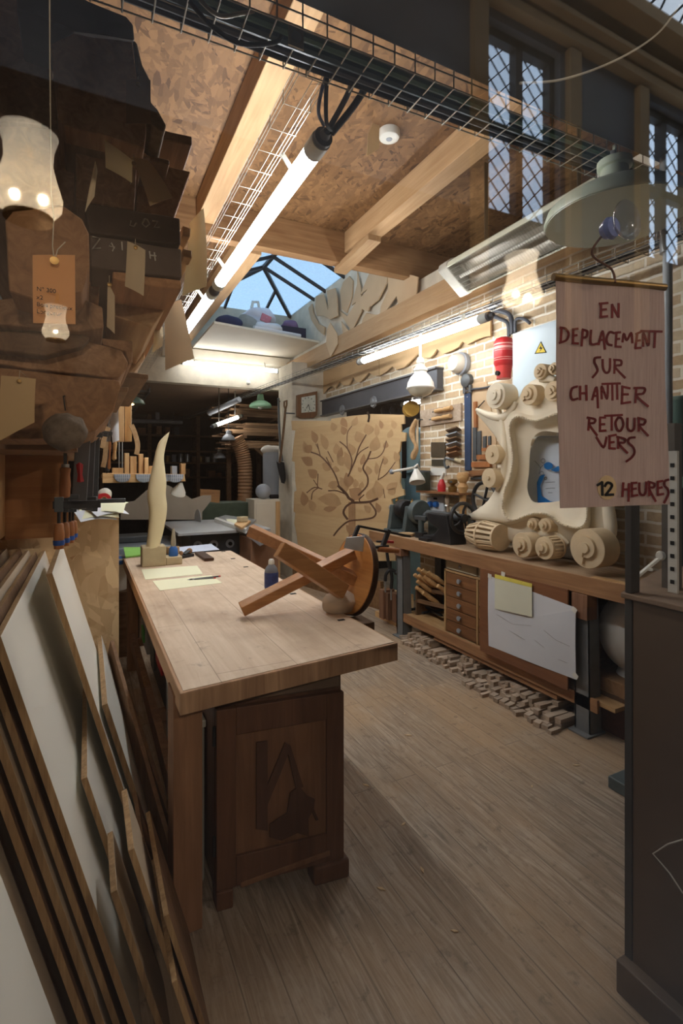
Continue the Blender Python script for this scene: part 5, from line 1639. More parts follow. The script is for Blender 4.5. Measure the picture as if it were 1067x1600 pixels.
B().bar((2.9, 3.54, .50), (2.9, 3.98, .46), .03, .03).out('bar', OLDY, t); B().bar((2.82, 3.54, .40), (2.82, 3.98, .36), .03, .03).out('bar', OLDY, t)
for k, (a_, b2, lab) in enumerate((((640, 953), (672, 946), 'dark iron bar lying on the bench shelf below the chisels'), ((660, 958), (694, 952), 'second dark iron bar on the bench shelf'), ((664, 948), (690, 962), 'dark iron bar lying crosswise on the bench shelf'))):
    p, q = AZ(*a_, .245 + .02 * k), AZ(*b_, .245) if False else AZ(*b2, .245 + .02 * k)
    tag(B().bar(p, q, .03, .018).out('iron_bar', BLACK, bevel=.003), lab, 'tool', 'iron bars on the bench shelf')

# three reddish blocks on end by the far bench leg
for k, (px, lab) in enumerate(((600, 'reddish wooden block standing on end, leftmost and largest of three'), (609, 'thin reddish block in the middle of the three standing blocks'), (620, 'reddish wooden block standing nearest the iron bench leg'))):
    o = AZ(px - 2, 966 + 3 * k, .06)
    w_ = (.085, .04, .075)[k]
    tag(B().box(o.x - .02, o.x + .12, o.y - w_ / 2 - .0, o.y + w_ / 2, .061, .061 + (.30, .28, .29)[k]).out('timber_block', BLOCK, bevel=.004), lab, 'block', None)
o = AZ(610, 970, .0)
tag(B().box(o.x - .06, o.x + .28, o.y - .2, o.y + .22, 0, .06).out('pallet_block', PINE, bevel=.003), 'pale wooden board under the three reddish blocks', 'board')

# offcuts stacked on the floor under the bench
random.seed(11)
protos = []
for k in range(5):
    L = random.uniform(.16, .30); w_ = random.uniform(.025, .05); h_ = random.uniform(.018, .032)
    o = B().box(-L / 2, L / 2, -w_ / 2, w_ / 2, 0, h_).out('wood_offcut', OFFCUT, loc=(0, 0, 0))
    tag(o, 'small dusty wood offcut in the heap under the bench', 'offcut', 'wood offcuts under the bench')
    protos.append((o, L, w_, h_))
used = set(); y = 2.19; n_off = 0
while y < 4.03:
    x0 = 2.60 + .03 * math.sin(y * 5); z = 0.001; layers = random.choice((2, 3, 3, 4)) if y < 3.9 else 1
    ymax = 0
    for l in range(layers):
        i = random.randrange(5); o, L, w_, h_ = protos[i]
        c = o if i not in used else dup(o)
        used.add(i)
        c.location = (x0 + L / 2 + random.uniform(-.03, .04) + .03 * l, y + w_ / 2, z)
        c.rotation_euler = (0, 0, random.uniform(-.10, .10))
        z += h_ + .001; ymax = max(ymax, w_); n_off += 1
        if z > .13:
            break
    y += ymax + .004
for k in range(16):
    i = random.randrange(5); o, L, w_, h_ = protos[i]
    c = dup(o); yy = random.uniform(2.17, 2.75)
    c.location = (2.545 + random.uniform(-.02, .02) , 2.18 + k * .052, .001); c.rotation_euler = (0, 0, PI / 2 + random.uniform(-.5, .5)) if False else (0, 0, random.uniform(-.3, .3))
    c.scale = (.32, 1, 1)
tag(B().bar((2.74, 2.3, .13), (2.74, 3.6, .135), .05, .03).out('timber_strip', BENCHW), 'brown timber strip lying along the offcuts under the bench shelf', 'board')

# ---------------------------------------------------------------- lathe parts on the bench
hs = thing('lathe_headstock', 'dark green grey lathe headstock at the far end of the bench', 'lathe', (2.93, 4.35, BZ))
hx, hy = 2.93, 4.38
B().box(hx - .13, hx + .13, hy - .2, hy + .2, BZ, BZ + .03).out('base', MACH, hs, bevel=.006)
for y0 in (hy - .17, hy + .11):
    B().prism([(hx - .11, y0, BZ + .03), (hx + .11, y0, BZ + .03), (hx + .07, y0, BZ + .28), (hx - .07, y0, BZ + .28)], (0, .06, 0)).out('bearing_post', MACH, hs, bevel=.008)
B().cyl((hx, hy - .26, BZ + .24), (hx, hy + .25, BZ + .24), .035, 20).out('spindle', STEEL, hs)
B().lathe([(.04, 0), (.09, .01), (.10, .03), (.10, .12), (.085, .14), (.04, .15)], (hx, hy - .07, BZ + .24), (0, 1, 0), 28).out('pulley', BLACK, hs)
B().lathe([(.02, 0), (.11, .0), (.12, .02), (.12, .07), (.09, .09), (.03, .1)], (hx - .0, hy - .30, BZ + .23), (0, 1, 0), 28).out('chuck', MACH, hs, bevel=.003)
for y0 in (hy - .14, hy + .14):
    B().lathe([(.012, 0), (.012, .03), (.02, .035), (.02, .045), (.008, .06), (.012, .068), (0, .075)], (hx, y0, BZ + .28), (0, 0, 1), 14).out('oil_cup', BRASS, hs)
tr_ = thing('tool_rest', 'small iron tool rest between the lathe headstock and tailstock', 'tool rest', (2.86, 3.99, BZ))
B().cyl((2.86, 3.99, BZ), (2.86, 3.99, BZ + .05), .06, 20).out('base', BLACK, tr_)
B().cyl((2.86, 3.99, BZ + .05), (2.86, 3.99, BZ + .17), .028, 16).out('post', MACH, tr_)
B().bar((2.86, 3.89, BZ + .185), (2.86, 4.07, BZ + .185), .05, .04).out('rest', IRON, tr_, bevel=.006)
B().ball((2.93, 3.99, BZ + .2), .045).out('knob', IRON, tr_)
ms = thing('motor_box', 'dark grey motor housing behind the tool rest on the bench', 'motor', (3.1, 3.85, BZ))
B().box(3.0, 3.22, 3.70, 4.08, BZ, BZ + .2).out('housing', MACH, ms, bevel=.015)
B().box(2.99, 3.23, 3.69, 4.09, BZ + .2, BZ + .215).out('lid', IRON, ms, bevel=.004)
ts = thing('lathe_tailstock', 'black lathe tailstock with big hand wheel on the bench', 'lathe', (2.86, 3.42, BZ))
tx, ty = 2.86, 3.64
bm = B(); bm.prism([(tx - .09, ty - .20, BZ), (tx - .09, ty + .22, BZ), (tx - .09, ty + .20, BZ + .05), (tx - .09, ty + .05, BZ + .06), (tx - .09, ty - .02, BZ + .12), (tx - .09, ty + .10, BZ + .17), (tx - .09, ty + .14, BZ + .20), (tx - .09, ty + .14, BZ + .26), (tx - .09, ty - .14, BZ + .26), (tx - .09, ty - .17, BZ + .14)], (.18, 0, 0)); bm.out('casting', BLACK, ts, bevel=.012)
B().cyl((tx, ty - .22, BZ + .235), (tx, ty + .24, BZ + .235), .035, 18).out('barrel', IRON, ts)
wc = Vector((tx, ty - .25, BZ + .235))
wh = B().tube([wc + Vector((.125 * math.cos(a_), 0, .125 * math.sin(a_))) for a_ in [2 * PI * k / 28 for k in range(28)]], .017, 10, True); wh.out('wheel_rim', BLACK, ts)
bm = B(); bm.cyl(wc + Vector((0, -.03, 0)), wc + Vector((0, .03, 0)), .035, 16)
for k in range(5):
    a_ = 2 * PI * k / 5; bm.tube([wc, wc + Vector((.06 * math.cos(a_ + .2), 0, .06 * math.sin(a_ + .2))), wc + Vector((.122 * math.cos(a_), 0, .122 * math.sin(a_)))], .011, 8)
bm.out('wheel_spokes', BLACK, ts)
B().tube([(tx, ty - .02, BZ + .26), (tx, ty - .02, BZ + .30), (tx - .02, ty - .05, BZ + .33)], .009, 8).out('lock_lever', STEEL, ts)
tag(B().lathe([(.055, 0), (.075, .01), (.078, .03), (.07, .03), (.052, .012)], (2.78, 4.12, BZ + .001), (0, 0, 1), 28).out('tin_dish', MDF), 'shallow round wooden dish in front of the lathe headstock', 'dish')
tag(B().box(2.72, 2.80, 3.70, 3.84, BZ + .001, BZ + .03).out('iron_block', BLACK, bevel=.004), 'small black iron block at the front of the bench by the tailstock', 'block')

# ---------------------------------------------------------------- clamps at the stool and the bench end


def fclamp(name, lab, p, q, mat, hp=None, hq=None, hm=HANDLE, depth=Vector((0, 0, -.1))):
    t = thing(name, lab, 'clamp', (p + q) / 2)
    B().bar(p, q, .02, .012).out('bar', mat, t, bevel=.002)
    B().bar(p, p + depth, .022, .018, (1, 0, 0)).out('fixed_jaw', mat, t, bevel=.003)
    m_ = p.lerp(q, .55)
    B().bar(m_ + depth * -.12, m_ + depth * 1.0, .026, .022, (1, 0, 0)).out('sliding_jaw', mat, t, bevel=.003)
    if hp is not None:
        B().cyl(m_ + depth, hp, .005, 8).out('screw', STEEL, t)
        dv = hq - hp
        B().lathe([(.008, 0), (.014, .004), (.015, dv.length * .5), (.013, dv.length * .95), (0, dv.length)], hp, dv, 14).out('handle', hm, t)
    return t


fclamp('bar_clamp', 'black bar clamp gripping the top rim of the stool seat', AD(560, 822, 2.62), AD(640, 838, 2.9), BLACK, None, None, HANDLE, AD(549, 850, 2.58) - AD(560, 822, 2.62))
t = thing('padding_pad', 'folded white paper pad between the clamp and the stool seat', 'padding', AD(556, 850, 2.55))
B().prism([AD(537, 856, 2.50), AD(541, 840, 2.50), AD(568, 838, 2.56), AD(566, 862, 2.56)], (.012, .012, 0)).out('pad', PAPER, t)
red_clamp = fclamp('bar_clamp', 'bar clamp with red and wooden handle pointing from the stool to the bench', AD(556, 857, 2.60), AD(606, 853, 2.75), BLACK, AD(590, 858, 2.7), AD(624, 861, 2.75), HANDLE, AD(551, 850, 2.57) - AD(556, 857, 2.60))
t = red_clamp
B().bar(AD(600, 846, 2.88), AD(614, 847, 2.92), .02, .016).out('grip', REDP, t, bevel=.004); B().bar(AD(588, 846, 2.86), AD(600, 846, 2.88), .012, .01).out('shaft', BLACK, t)
for k, (pts, lab) in enumerate((([(604, 860), (607, 880), (612, 900), (611, 920)], 'curved iron clamp standing behind the stool seat by the reddish blocks'), ([(620, 895), (610, 890), (603, 898), (602, 908)], 'bent iron clamp jaw on the reddish blocks'))):
    P = spline([AD(px, py, 5.0) for px, py in pts], 5)
    t = thing('iron_clamp', lab, 'clamp', P[-1]); B().tube(P, .016, 8).out('frame', BLACK, t); B().ball(P[0], .03, (1, 1, .7)).out('swivel', BLACK, t); B().cyl(P[-1], P[-1] + Vector((0, 0, -.11)), .008, 8).out('screw', STEEL, t)

# ---------------------------------------------------------------- carved frame with scrolls
fs = thing('carved_frame', 'tall pale carved frame with scrolls standing on the bench', 'sculpture', (2.95, 2.6, BZ))


def cp(cx, cy, x):
    return AX(720 + .2624 * cx, 560 + .2624 * cy, x)


XF = 2.86
outer = [(560, 105), (470, 115), (400, 150), (340, 235), (250, 325), (85, 300), (150, 395), (215, 480), (250, 570), (258, 640), (248, 720), (215, 765), (150, 860), (40, 940), (90, 965), (150, 965), (215, 990), (260, 1050), (300, 1095), (440, 1100), (560, 1120), (660, 1100), (780, 1120), (900, 1080), (905, 960), (880, 860), (860, 700), (880, 560), (920, 440), (1000, 320), (900, 300), (800, 210), (700, 140)]
ridge = [(560, 332), (440, 372), (335, 345), (290, 400), (298, 500), (308, 600), (292, 700), (256, 800), (250, 900), (300, 962), (420, 925), (520, 930), (600, 985), (700, 1008), (748, 960), (752, 860), (765, 740), (770, 620), (775, 500), (770, 410), (700, 345), (630, 330)]
hole = [(560, 440), (480, 435), (425, 480), (412, 560), (405, 680), (396, 780), (430, 852), (500, 858), (580, 850), (650, 830), (672, 740), (668, 620), (660, 520), (620, 455)]


def ring_pts(poly, x, n=96, k=1.0, cc=(540, 660)):
    Q = spline([Vector((cc[0] + (a_ - cc[0]) * k, cc[1] + (b2 - cc[1]) * k, 0)) for a_, b2 in poly], 8, True)
    d_ = [0]
    for a_, b2 in zip(Q, Q[1:] + Q[:1]):
        d_.append(d_[-1] + (b2 - a_).length)
    out = []; j = 0
    for i in range(n):
        s = d_[-1] * i / n
        while d_[j + 1] < s:
            j += 1
        f = (s - d_[j]) / max(1e-9, d_[j + 1] - d_[j]); v = Q[j].lerp(Q[(j + 1) % len(Q)], f)
        out.append((v.x, v.y))
    return [cp(a_, b2, x) for a_, b2 in out]


def loft(rings, mat, name, parent):
    bm = B(); V = [[bm.b.verts.new(p) for p in r] for r in rings]; n = len(V[0])
    for a_, b2 in zip(V, V[1:]):
        for k in range(n):
            f = bm.b.faces.new((a_[k], a_[(k + 1) % n], b2[(k + 1) % n], b2[k])); f.smooth = True
    bm.smooth = True
    return bm.out(name, mat, parent, sharp=1.0)


mid = [((a_ + c_) / 2, (b2 + d_) / 2) for (a_, b2), (c_, d_) in zip(ridge, ridge)]
rings = [ring_pts(outer, 3.06, k=1.0), ring_pts(outer, 2.95), ring_pts(outer, 2.93, k=.97), ring_pts(ridge, 2.91, k=1.11), ring_pts(ridge, 2.87, k=1.07), ring_pts(ridge, 2.845, k=1.02), ring_pts(ridge, 2.85, k=.98), ring_pts(ridge, 2.90, k=.94), ring_pts(ridge, 2.935, k=.84), ring_pts(hole, 2.95, k=1.06), ring_pts(hole, 2.955), ring_pts(hole, 3.0, k=1.03)]
loft(rings, CARVE, 'frame_body', fs)
# tooled ridge: small gouge cuts along the rim
rp = ring_pts(ridge, 2.842, 150, 1.0)
bm = B()
for i in range(150):
    a_, b2 = rp[i], rp[(i + 1) % 150]
    bm.ball(a_.lerp(b2, .5), .011, (.8, .75, .75), 6, 4)
bm.out('gouged_rim', CARVE, fs)


def volute(cx, cy, r, x0, x1, turns=2.2, mat=CARVE2, slats=False, steps=((1, 0), (.62, .020), (.34, .034))):
    c_ = cp(cx, cy, x0); rr = (cp(cx, cy - r, x0).z - c_.z)
    bm = B()
    if slats:
        bm.cyl(c_, c_ + Vector((.018, 0, 0)), rr, 36); bm.cyl((x1 - .018, c_.y, c_.z), (x1, c_.y, c_.z), rr * 1.05, 36)
        for k in range(18):
            a_ = 2 * PI * k / 18
            o_ = Vector((0, math.cos(a_), math.sin(a_))) * rr * .93
            bm.bar(c_ + o_ + Vector((.018, 0, 0)), Vector((x1 - .018, c_.y, c_.z)) + o_, .014, .012, Vector((0, math.cos(a_), math.sin(a_))))
    else:
        bm.cyl(c_, Vector((x1, c_.y, c_.z)), rr, 40)
    root_ = bm.out('scroll', mat, fs, bevel=.003)
    if steps:
        for (k, h), (r0, r1) in zip(steps[1:], ((.80, .44), (.42, .20))):
            if len(steps) == 2:
                r0, r1 = k, k * .8
            # a snail shaped step: its edge winds inwards once round
            P = [c_ + Vector((-h, math.cos(a_) * q_, math.sin(a_) * q_)) for a_, q_ in [(2 * PI * i / 40 + r, rr * (r0 + (r1 - r0) * i / 40)) for i in range(41)]]
            B().prism(P, (h + .002, 0, 0)).out('spiral_step', mat, root_, bevel=.0015)
    return root_


volute(205, 222, 78, 2.81, 2.95, 2, CARVE)
volute(405, 215, 62, 2.84, 2.95, 1.5)
volute(545, 195, 60, 2.85, 2.95, 1.5)
volute(470, 78, 47, 2.87, 2.96, 1.2)
volute(552, 60, 36, 2.88, 2.96, 1.2)
volute(185, 572, 58, 2.83, 2.93, 1, CARVE2, False, ((1, 0), (.26, .016)))
volute(165, 712, 58, 2.82, 2.93, 1, CARVE2, False, ((1, 0), (.26, .016)))
volute(425, 985, 36, 2.86, 2.96, 1.2, CARVE2, True)
volute(500, 995, 44, 2.84, 2.96, 1.2)
volute(362, 1112, 74, 2.76, 2.88, 2)
volute(495, 1130, 68, 2.75, 2.87, 1.2, CARVE2, True)
volute(750, 1133, 118, 2.72, 2.86, 2.5)
# the barrel of slats at the left foot, lying along the bench
c_ = cp(165, 1055, 2.86); rr = c_.z - BZ - .004
bm = B(); bm2 = B()
for yy, k in ((c_.y + .20, .62), (c_.y + .05, 1.0), (c_.y - .12, .88)):
    bm2.lathe([(0, 0), (rr * k, 0), (rr * k, .018), (0, .018)], (2.86, yy, c_.z), (0, -1, 0), 32)
for k in range(16):
    a_ = 2 * PI * k / 16; u = Vector((math.cos(a_), 0, math.sin(a_)))
    bm.bar(Vector((2.86, c_.y + .20, c_.z)) + u * rr * .6, Vector((2.86, c_.y + .05, c_.z)) + u * rr * .93, .019, .012, u)
    bm.bar(Vector((2.86, c_.y + .03, c_.z)) + u * rr * .93, Vector((2.86, c_.y - .13, c_.z)) + u * rr * .82, .022, .012, u)
sc_ = bm2.out('scroll', CARVE2, fs); bm.out('slat_cladding', CARVE2, sc_)
# leaf sweeps joining scrolls to the body
for pts, w_ in (([(225, 300), (250, 400), (262, 520), (262, 640), (245, 730), (215, 790)], .03), ([(330, 260), (300, 310), (250, 350), (170, 340), (95, 305)], .03), ([(430, 1010), (470, 1040), (560, 1050), (640, 1110)], .03), ([(860, 760), (880, 900), (890, 1040), (850, 1090)], .04), ([(470, 130), (520, 120), (560, 130)], .025)):
    P = spline([cp(a_, b2, 2.915) for a_, b2 in pts], 6)
    B().tube(P, w_, 10, radii=[w_ * (.5 + .5 * math.sin(PI * (i + .5) / len(P))) for i in range(len(P))]).out('leaf_sweep', CARVE, fs)

sk = thing('plaster_sack', 'white sack with blue print standing behind the opening of the carved frame', 'sack', (3.15, 2.55, BZ))
bm = B(); y0, y1, zt = 2.30, 2.97, 1.84
rows_ = [(0, .95), (.06, 1), (.5, 1), (.85, .97), (1.0, .80)]
for h, k in rows_:
    pass
bm.prism([(3.09, y1, BZ + .002), (3.085, y1 + .01, BZ + .4), (3.09, y1 - .01, BZ + .68), (3.12, y1 - .12, zt + .03), (3.13, y0 + .1, zt), (3.09, y0, BZ + .65), (3.085, y0 - .01, BZ + .3), (3.09, y0, BZ + .002)], (.105, 0, 0)); bm.out('body', SACKM, sk, bevel=.03, seg=3)
xs = 3.080
BLP = plain('blue_print', srgb(24, 110, 180), .5)


def onsack(pts):
    return [cp(a_, b2, xs) for a_, b2 in pts]


B().prism(onsack([(452, 740), (470, 700), (500, 690), (470, 760), (480, 820), (530, 850), (600, 860), (600, 872), (458, 868)]), (.004, 0, 0)).out('printed_wave', BLP, sk)
cc_ = [(520 + 26 * math.cos(a_), 640 + 22 * math.sin(a_)) for a_ in [2 * PI * k / 16 for k in range(16)]]
B().prism(onsack(cc_), (.004, 0, 0)).out('printed_dot', BLP, sk)
B().prism(onsack([(535, 665), (580, 640), (590, 670), (560, 675)]), (.004, 0, 0)).out('printed_wave', BLP, sk)
for a_, b2, r_ in ((490, 610, 13), (482, 684, 11), (505, 715, 8)):
    P = onsack([(a_ + r_ * math.cos(t_), b2 + r_ * math.sin(t_)) for t_ in [2 * PI * k / 12 for k in range(12)]])
    B().tube(P, .002, 4, True).out('printed_ring', CABLE, sk)
bm = B()
for pts in ([(440, 610), (475, 650)], [(475, 650), (500, 625)], [(475, 650), (465, 690)], [(500, 740), (560, 735)], [(505, 775), (560, 772)], [(520, 800), (545, 800)]):
    bm.tube(onsack(pts), .0018, 4)
bm.out('printed_lines', CABLE, sk)

# ---------------------------------------------------------------- on the brick wall


def wbox(px0, py0, px1, py1, mat, name, x=RX, d=.02, parent=None, bevel=.002):
    a_, b2 = AX(px0, py0, x - d), AX(px1, py1, x - d)
    a2, b3 = AX(px0, py1, x - d), AX(px1, py0, x - d)
    bm = B().prism([a_, b3, b2, a2], (d, 0, 0))
    return bm.out(name, mat, parent, bevel=bevel)


def wpoly(pix, mat, name, x=RX, d=.02, parent=None, bevel=.002):
    return B().prism([AX(px, py, x - d) for px, py in pix], (d, 0, 0)).out(name, mat, parent, bevel=bevel)


# steel joist and rosettes
sj = thing('steel_joist', 'dark grey steel joist with two rosettes over the wall opening', 'beam', (3.2, 5.6, 2.45))
B().box(3.17, 3.248, 4.15, 6.96, 2.43, 2.632).out('web', plain('joist_grey_paint', srgb(74, 76, 82), .5, .2, .4, .08), sj)
B().box(3.14, 3.248, 4.14, 6.96, 2.633, 2.65).out('flange', plain('joist_flange', srgb(96, 96, 98), .5, .2), sj)
B().box(3.14, 3.248, 4.14, 6.96, 2.415, 2.43).out('flange', plain('joist_flange', srgb(96, 96, 98), .5, .2), sj)
for px, py in ((535, 641), (584, 628), (655, 612)):
    c_ = AX(px, py, 3.165)
    B().lathe([(0, .034), (.025, .03), (.04, .016), (.065, .02), (.078, 0)], c_, (-1, 0, 0), 8).out('rosette', plain('rosette_iron', srgb(128, 130, 132), .5, .3), sj)

# scalloped boards
for (x0, x1, seed_, lab) in ((505, 592, 3, 'scalloped tan board hanging below the wall beam, the farther one'), (593, 766, 8, 'scalloped tan board hanging below the wall beam, the nearer one')):
    low = {505: [(505, 620), (511, 612), (518, 608), (524, 611), (530, 600), (535, 607), (545, 607), (551, 594), (556, 601), (562, 603), (570, 595), (576, 588), (584, 592), (592, 593)],
           593: [(593, 593), (604, 586), (612, 578), (620, 584), (632, 580), (645, 567), (652, 560), (662, 566), (672, 566), (678, 560), (682, 552), (692, 560), (704, 556), (716, 550), (722, 541), (730, 546), (745, 538), (757, 534), (766, 533)]}[x0]
    top = [AX(x1, 0, 3.2), AX(x0, 0, 3.2)]
    P = [AX(px, py, 3.2) + Vector((0, 0, .045)) for px, py in low]
    P += [Vector((3.2, P[-1].y, 3.1)), Vector((3.2, P[0].y, 3.1))]
    tag(B().prism(P, (.018, 0, 0)).out('scalloped_board', MDF), lab, 'board')

# cut shapes standing on the beam against the skylight wall
m7 = lambda x, y: (450 + x * .2812, 370 + y * .2812)
SHAPES = [('broad flame shaped board, rightmost of the cut shapes', [(560, 195), (700, 215), (728, 225), (718, 370), (690, 385), (620, 415), (608, 330), (560, 400), (515, 440), (520, 390), (560, 300)]),
          ('tall tapering cut board beside the broad flame shape', [(460, 175), (555, 195), (545, 260), (500, 350), (450, 390), (445, 415), (400, 400), (400, 340), (440, 290), (400, 320)]),
          ('narrow straight cut board leaning in the middle of the shapes', [(375, 185), (395, 280), (402, 410), (345, 530), (330, 500), (290, 440), (280, 410), (320, 440), (370, 360), (345, 380), (375, 260)]),
          ('leaf shaped cut board left of the narrow straight one', [(325, 215), (345, 240), (340, 330), (310, 420), (285, 400), (275, 300), (290, 250)]),
          ('curved hook shaped board with deep notch', [(220, 300), (265, 285), (275, 330), (282, 440), (240, 460), (200, 440), (165, 440), (155, 400), (160, 330), (200, 320), (215, 370), (225, 410), (228, 380)]),
          ('pointed cut board hanging lowest with tip down', [(262, 480), (300, 540), (305, 600), (265, 672), (240, 600), (245, 520)]),
          ('slim curved board at the far end of the cut shapes', [(105, 395), (125, 370), (130, 420), (160, 480), (195, 500), (190, 545), (160, 520), (120, 460)]),
          ('branching cut board with slanted arms', [(420, 420), (440, 425), (470, 430), (530, 425), (480, 450), (450, 545), (420, 530), (390, 500), (400, 450)]),
          ('small triangular cut board low in the middle', [(345, 530), (370, 550), (350, 590), (310, 540), (300, 470)]),
          ('pale trapezoid cut board behind the right shapes', [(560, 420), (620, 410), (590, 480), (540, 520), (530, 445)])]
for k, (lab, pts) in enumerate(SHAPES):
    P = [AX(*m7(x, y), 3.0) for x, y in pts]
    xo = 2.985 + .0175 * (k % 4)
    P = [Vector((xo, p.y, max(p.z, 3.365) if k != 5 else p.z)) for p in P]
    if k == 5:
        P = [Vector((2.92, p.y, p.z)) for p in P]
    o = B().prism(P, (.016, 0, 0)).out('cut_shape_board', MDFD, bevel=.002)
    tag(o, lab, 'board', 'cut shapes on the skylight wall')

# clock on the pier
ck = thing('wall_clock', 'square wooden wall clock with white dial on the pier', 'clock', AY(480, 648, 6.94))
y_ = 6.90
P = [AY(465, 617, y_), AY(496, 611, y_), AY(496, 648, y_), (AY(491, 653, y_)), AY(470, 653, y_), AY(465, 650, y_)]
B().prism(P, (0, .07, 0)).out('case', wood('clock_case_wood', srgb(140, 100, 66), srgb(96, 64, 42), 'z', .5, .8, .03), ck, bevel=.006)
P = [AY(471, 621, y_ - .006), AY(493, 617, y_ - .006), AY(493, 643, y_ - .006), AY(471, 645, y_ - .006)]
dl = B().prism(P, (0, .005, 0)).out('dial', plain('clock_dial', srgb(206, 206, 190), .6), ck)
c_ = AY(482, 632, y_ - .012)
for a_, L in ((math.radians(-150), .07), (math.radians(165), .09)):
    B().bar(c_, c_ + Vector((math.sin(a_) * L, 0, math.cos(a_) * L)), .008, .003, (0, 1, 0)).out('hand', INKB, ck)
bm = B()
for k in range(12):
    a_ = 2 * PI * k / 12; e = c_ + Vector((math.sin(a_) * .10, .004, math.cos(a_) * .10)); bm.obox(e, (.012, .003, .02), rotm(0, a_, 0))
bm.out('hour_mark', plain('dial_marks', srgb(120, 124, 116), .6), dl)

# tree panel leaning in front of the opening
pa, pb = Vector((2.64, 6.82, 0)), Vector((3.10, 4.70, 0))
tp = thing('tree_panel', 'large kraft coloured panel with inlaid tree and leaves in front of the pier', 'panel', (2.87, 5.76, .46))
dirp = (pb - pa).normalized(); nrp = Vector((dirp.y, -dirp.x, 0)).normalized()
if nrp.x > 0:
    nrp = -nrp


def onpan(px, py, off=0):
    d_ = Vector(ray(px, py)); e_ = Vector((0, 0, EYE)); tt = (pa - e_).dot(nrp) / d_.dot(nrp)
    return e_ + d_ * tt + nrp * off


q = lambda x, y: (400 + x * .2343, 600 + y * .2343)
OUT = [(235, 245), (500, 245), (500, 232), (640, 212), (770, 200), (985, 205), (988, 265), (965, 268), (968, 320), (998, 325), (995, 380), (965, 385), (958, 450), (950, 455), (955, 590), (962, 600), (958, 660), (970, 700), (985, 705), (988, 740), (900, 770), (930, 900), (930, 1180), (290, 1180), (270, 1000), (255, 930), (262, 860), (250, 850), (255, 720), (270, 710), (262, 650), (258, 520), (240, 515), (245, 440), (262, 310), (240, 308)]
P = [onpan(*q(x, y)) for x, y in OUT]
PANM = None
n = N('kraft_tree_board'); b = n.bsdf(.75, 0, .2)
raw = n.coords((1, 1, 1), rnd=False); sx = n.n('ShaderNodeSeparateXYZ'); n.l(raw, sx.inputs[0])
ml = n.n('ShaderNodeMath', operation='MULTIPLY'); ml.inputs[1].default_value = 7.5; n.l(sx.outputs[2], ml.inputs[0])
fl_ = n.n('ShaderNodeMath', operation='FLOOR'); n.l(ml.outputs[0], fl_.inputs[0])
wn = n.n('ShaderNodeTexWhiteNoise', noise_dimensions='1D'); n.l(fl_.outputs[0], wn.inputs[1])
g = n.noise(n.coords((2, 2, 18), rnd=False), 2, 4, .6)
c = n.mix(.35, n.ramp(wn.outputs[0], [(0, srgb(204, 170, 124)), (1, srgb(216, 184, 138))]), n.ramp(g.outputs[0], [(.3, srgb(194, 160, 114)), (.7, srgb(218, 188, 142))]))
n.l(c, b.inputs['Base Color']); PANM = n.m
B().prism(P, -nrp * .02).out('board', PANM, tp)
LEAFM = plain('leaf_veneer', srgb(190, 154, 112), .7, 0, .2, .08, 8)
LEAFD = plain('dark_leaf_veneer', srgb(176, 138, 100), .7, 0, .2, .08, 8)
TWIG = plain('dark_branch_veneer', srgb(124, 94, 74), .7, 0, .2, .1)


def leaf(tip, base_, w_, mat):
    a_, b2 = Vector((*tip, 0)), Vector((*base_, 0)); d_ = b2 - a_; s = Vector((-d_.y, d_.x, 0)).normalized()
    L = []; Rr = []
    for k in range(9):
        f = k / 8; ww = w_ * math.sin(PI * f ** .8) * .5
        bend = s * (w_ * .15 * math.sin(PI * f))
        c_ = a_ + d_ * f + bend; L.append(c_ + s * ww); Rr.append(c_ - s * ww)
    pts = L + Rr[::-1][1:-1]
    return [onpan(*q(v.x, v.y), .0015) for v in pts]


LV = [((575, 225), (610, 290), 45), ((640, 280), (675, 215), 40), ((520, 315), (505, 255), 45), ((590, 340), (570, 280), 45), ((750, 340), (735, 265), 70), ((805, 350), (800, 265), 35), ((838, 300), (825, 240), 30), ((690, 390), (670, 315), 70), ((770, 450), (805, 345), 70), ((400, 395), (370, 310), 45), ((470, 440), (430, 330), 50), ((330, 460), (318, 380), 40), ((370, 455), (318, 420), 60), ((530, 470), (535, 395), 50), ((640, 480), (620, 395), 55), ((545, 500), (570, 420), 40), ((580, 545), (540, 480), 60), ((625, 575), (590, 450), 60), ((700, 540), (720, 465), 35), ((745, 610), (740, 545), 50), ((805, 605), (800, 520), 35), ((375, 545), (300, 490), 60), ((495, 575), (440, 530), 70), ((520, 590), (530, 545), 50), ((400, 630), (345, 570), 60), ((700, 590), (680, 555), 30), ((605, 720), (560, 620), 60), ((615, 690), (600, 590), 70), ((660, 695), (660, 630), 40), ((690, 700), (710, 650), 35), ((690, 770), (620, 700), 90), ((745, 770), (780, 690), 70), ((810, 770), (800, 640), 80), ((320, 815), (310, 715), 55), ((385, 850), (350, 770), 50), ((570, 800), (410, 765), 90), ((450, 835), (540, 820), 40), ((480, 680), (560, 650), 60), ((760, 860), (720, 810), 45), ((820, 860), (800, 790), 40), ((870, 700), (945, 655), 60), ((880, 730), (930, 690), 50), ((640, 1000), (600, 940), 50), ((925, 300), (905, 240), 40), ((880, 360), (905, 300), 40), ((855, 430), (870, 380), 35), ((940, 520), (925, 450), 45), ((860, 540), (850, 480), 40), ((1, 1), (1, 1), 0)]
for k, (tip, bs, w_) in enumerate(LV[:-1]):
    try:
        B().prism(leaf(tip, bs, w_, None), nrp * .001).out('leaf_inlay', LEAFD if k % 3 == 0 else LEAFM, tp)
    except Exception:
        pass
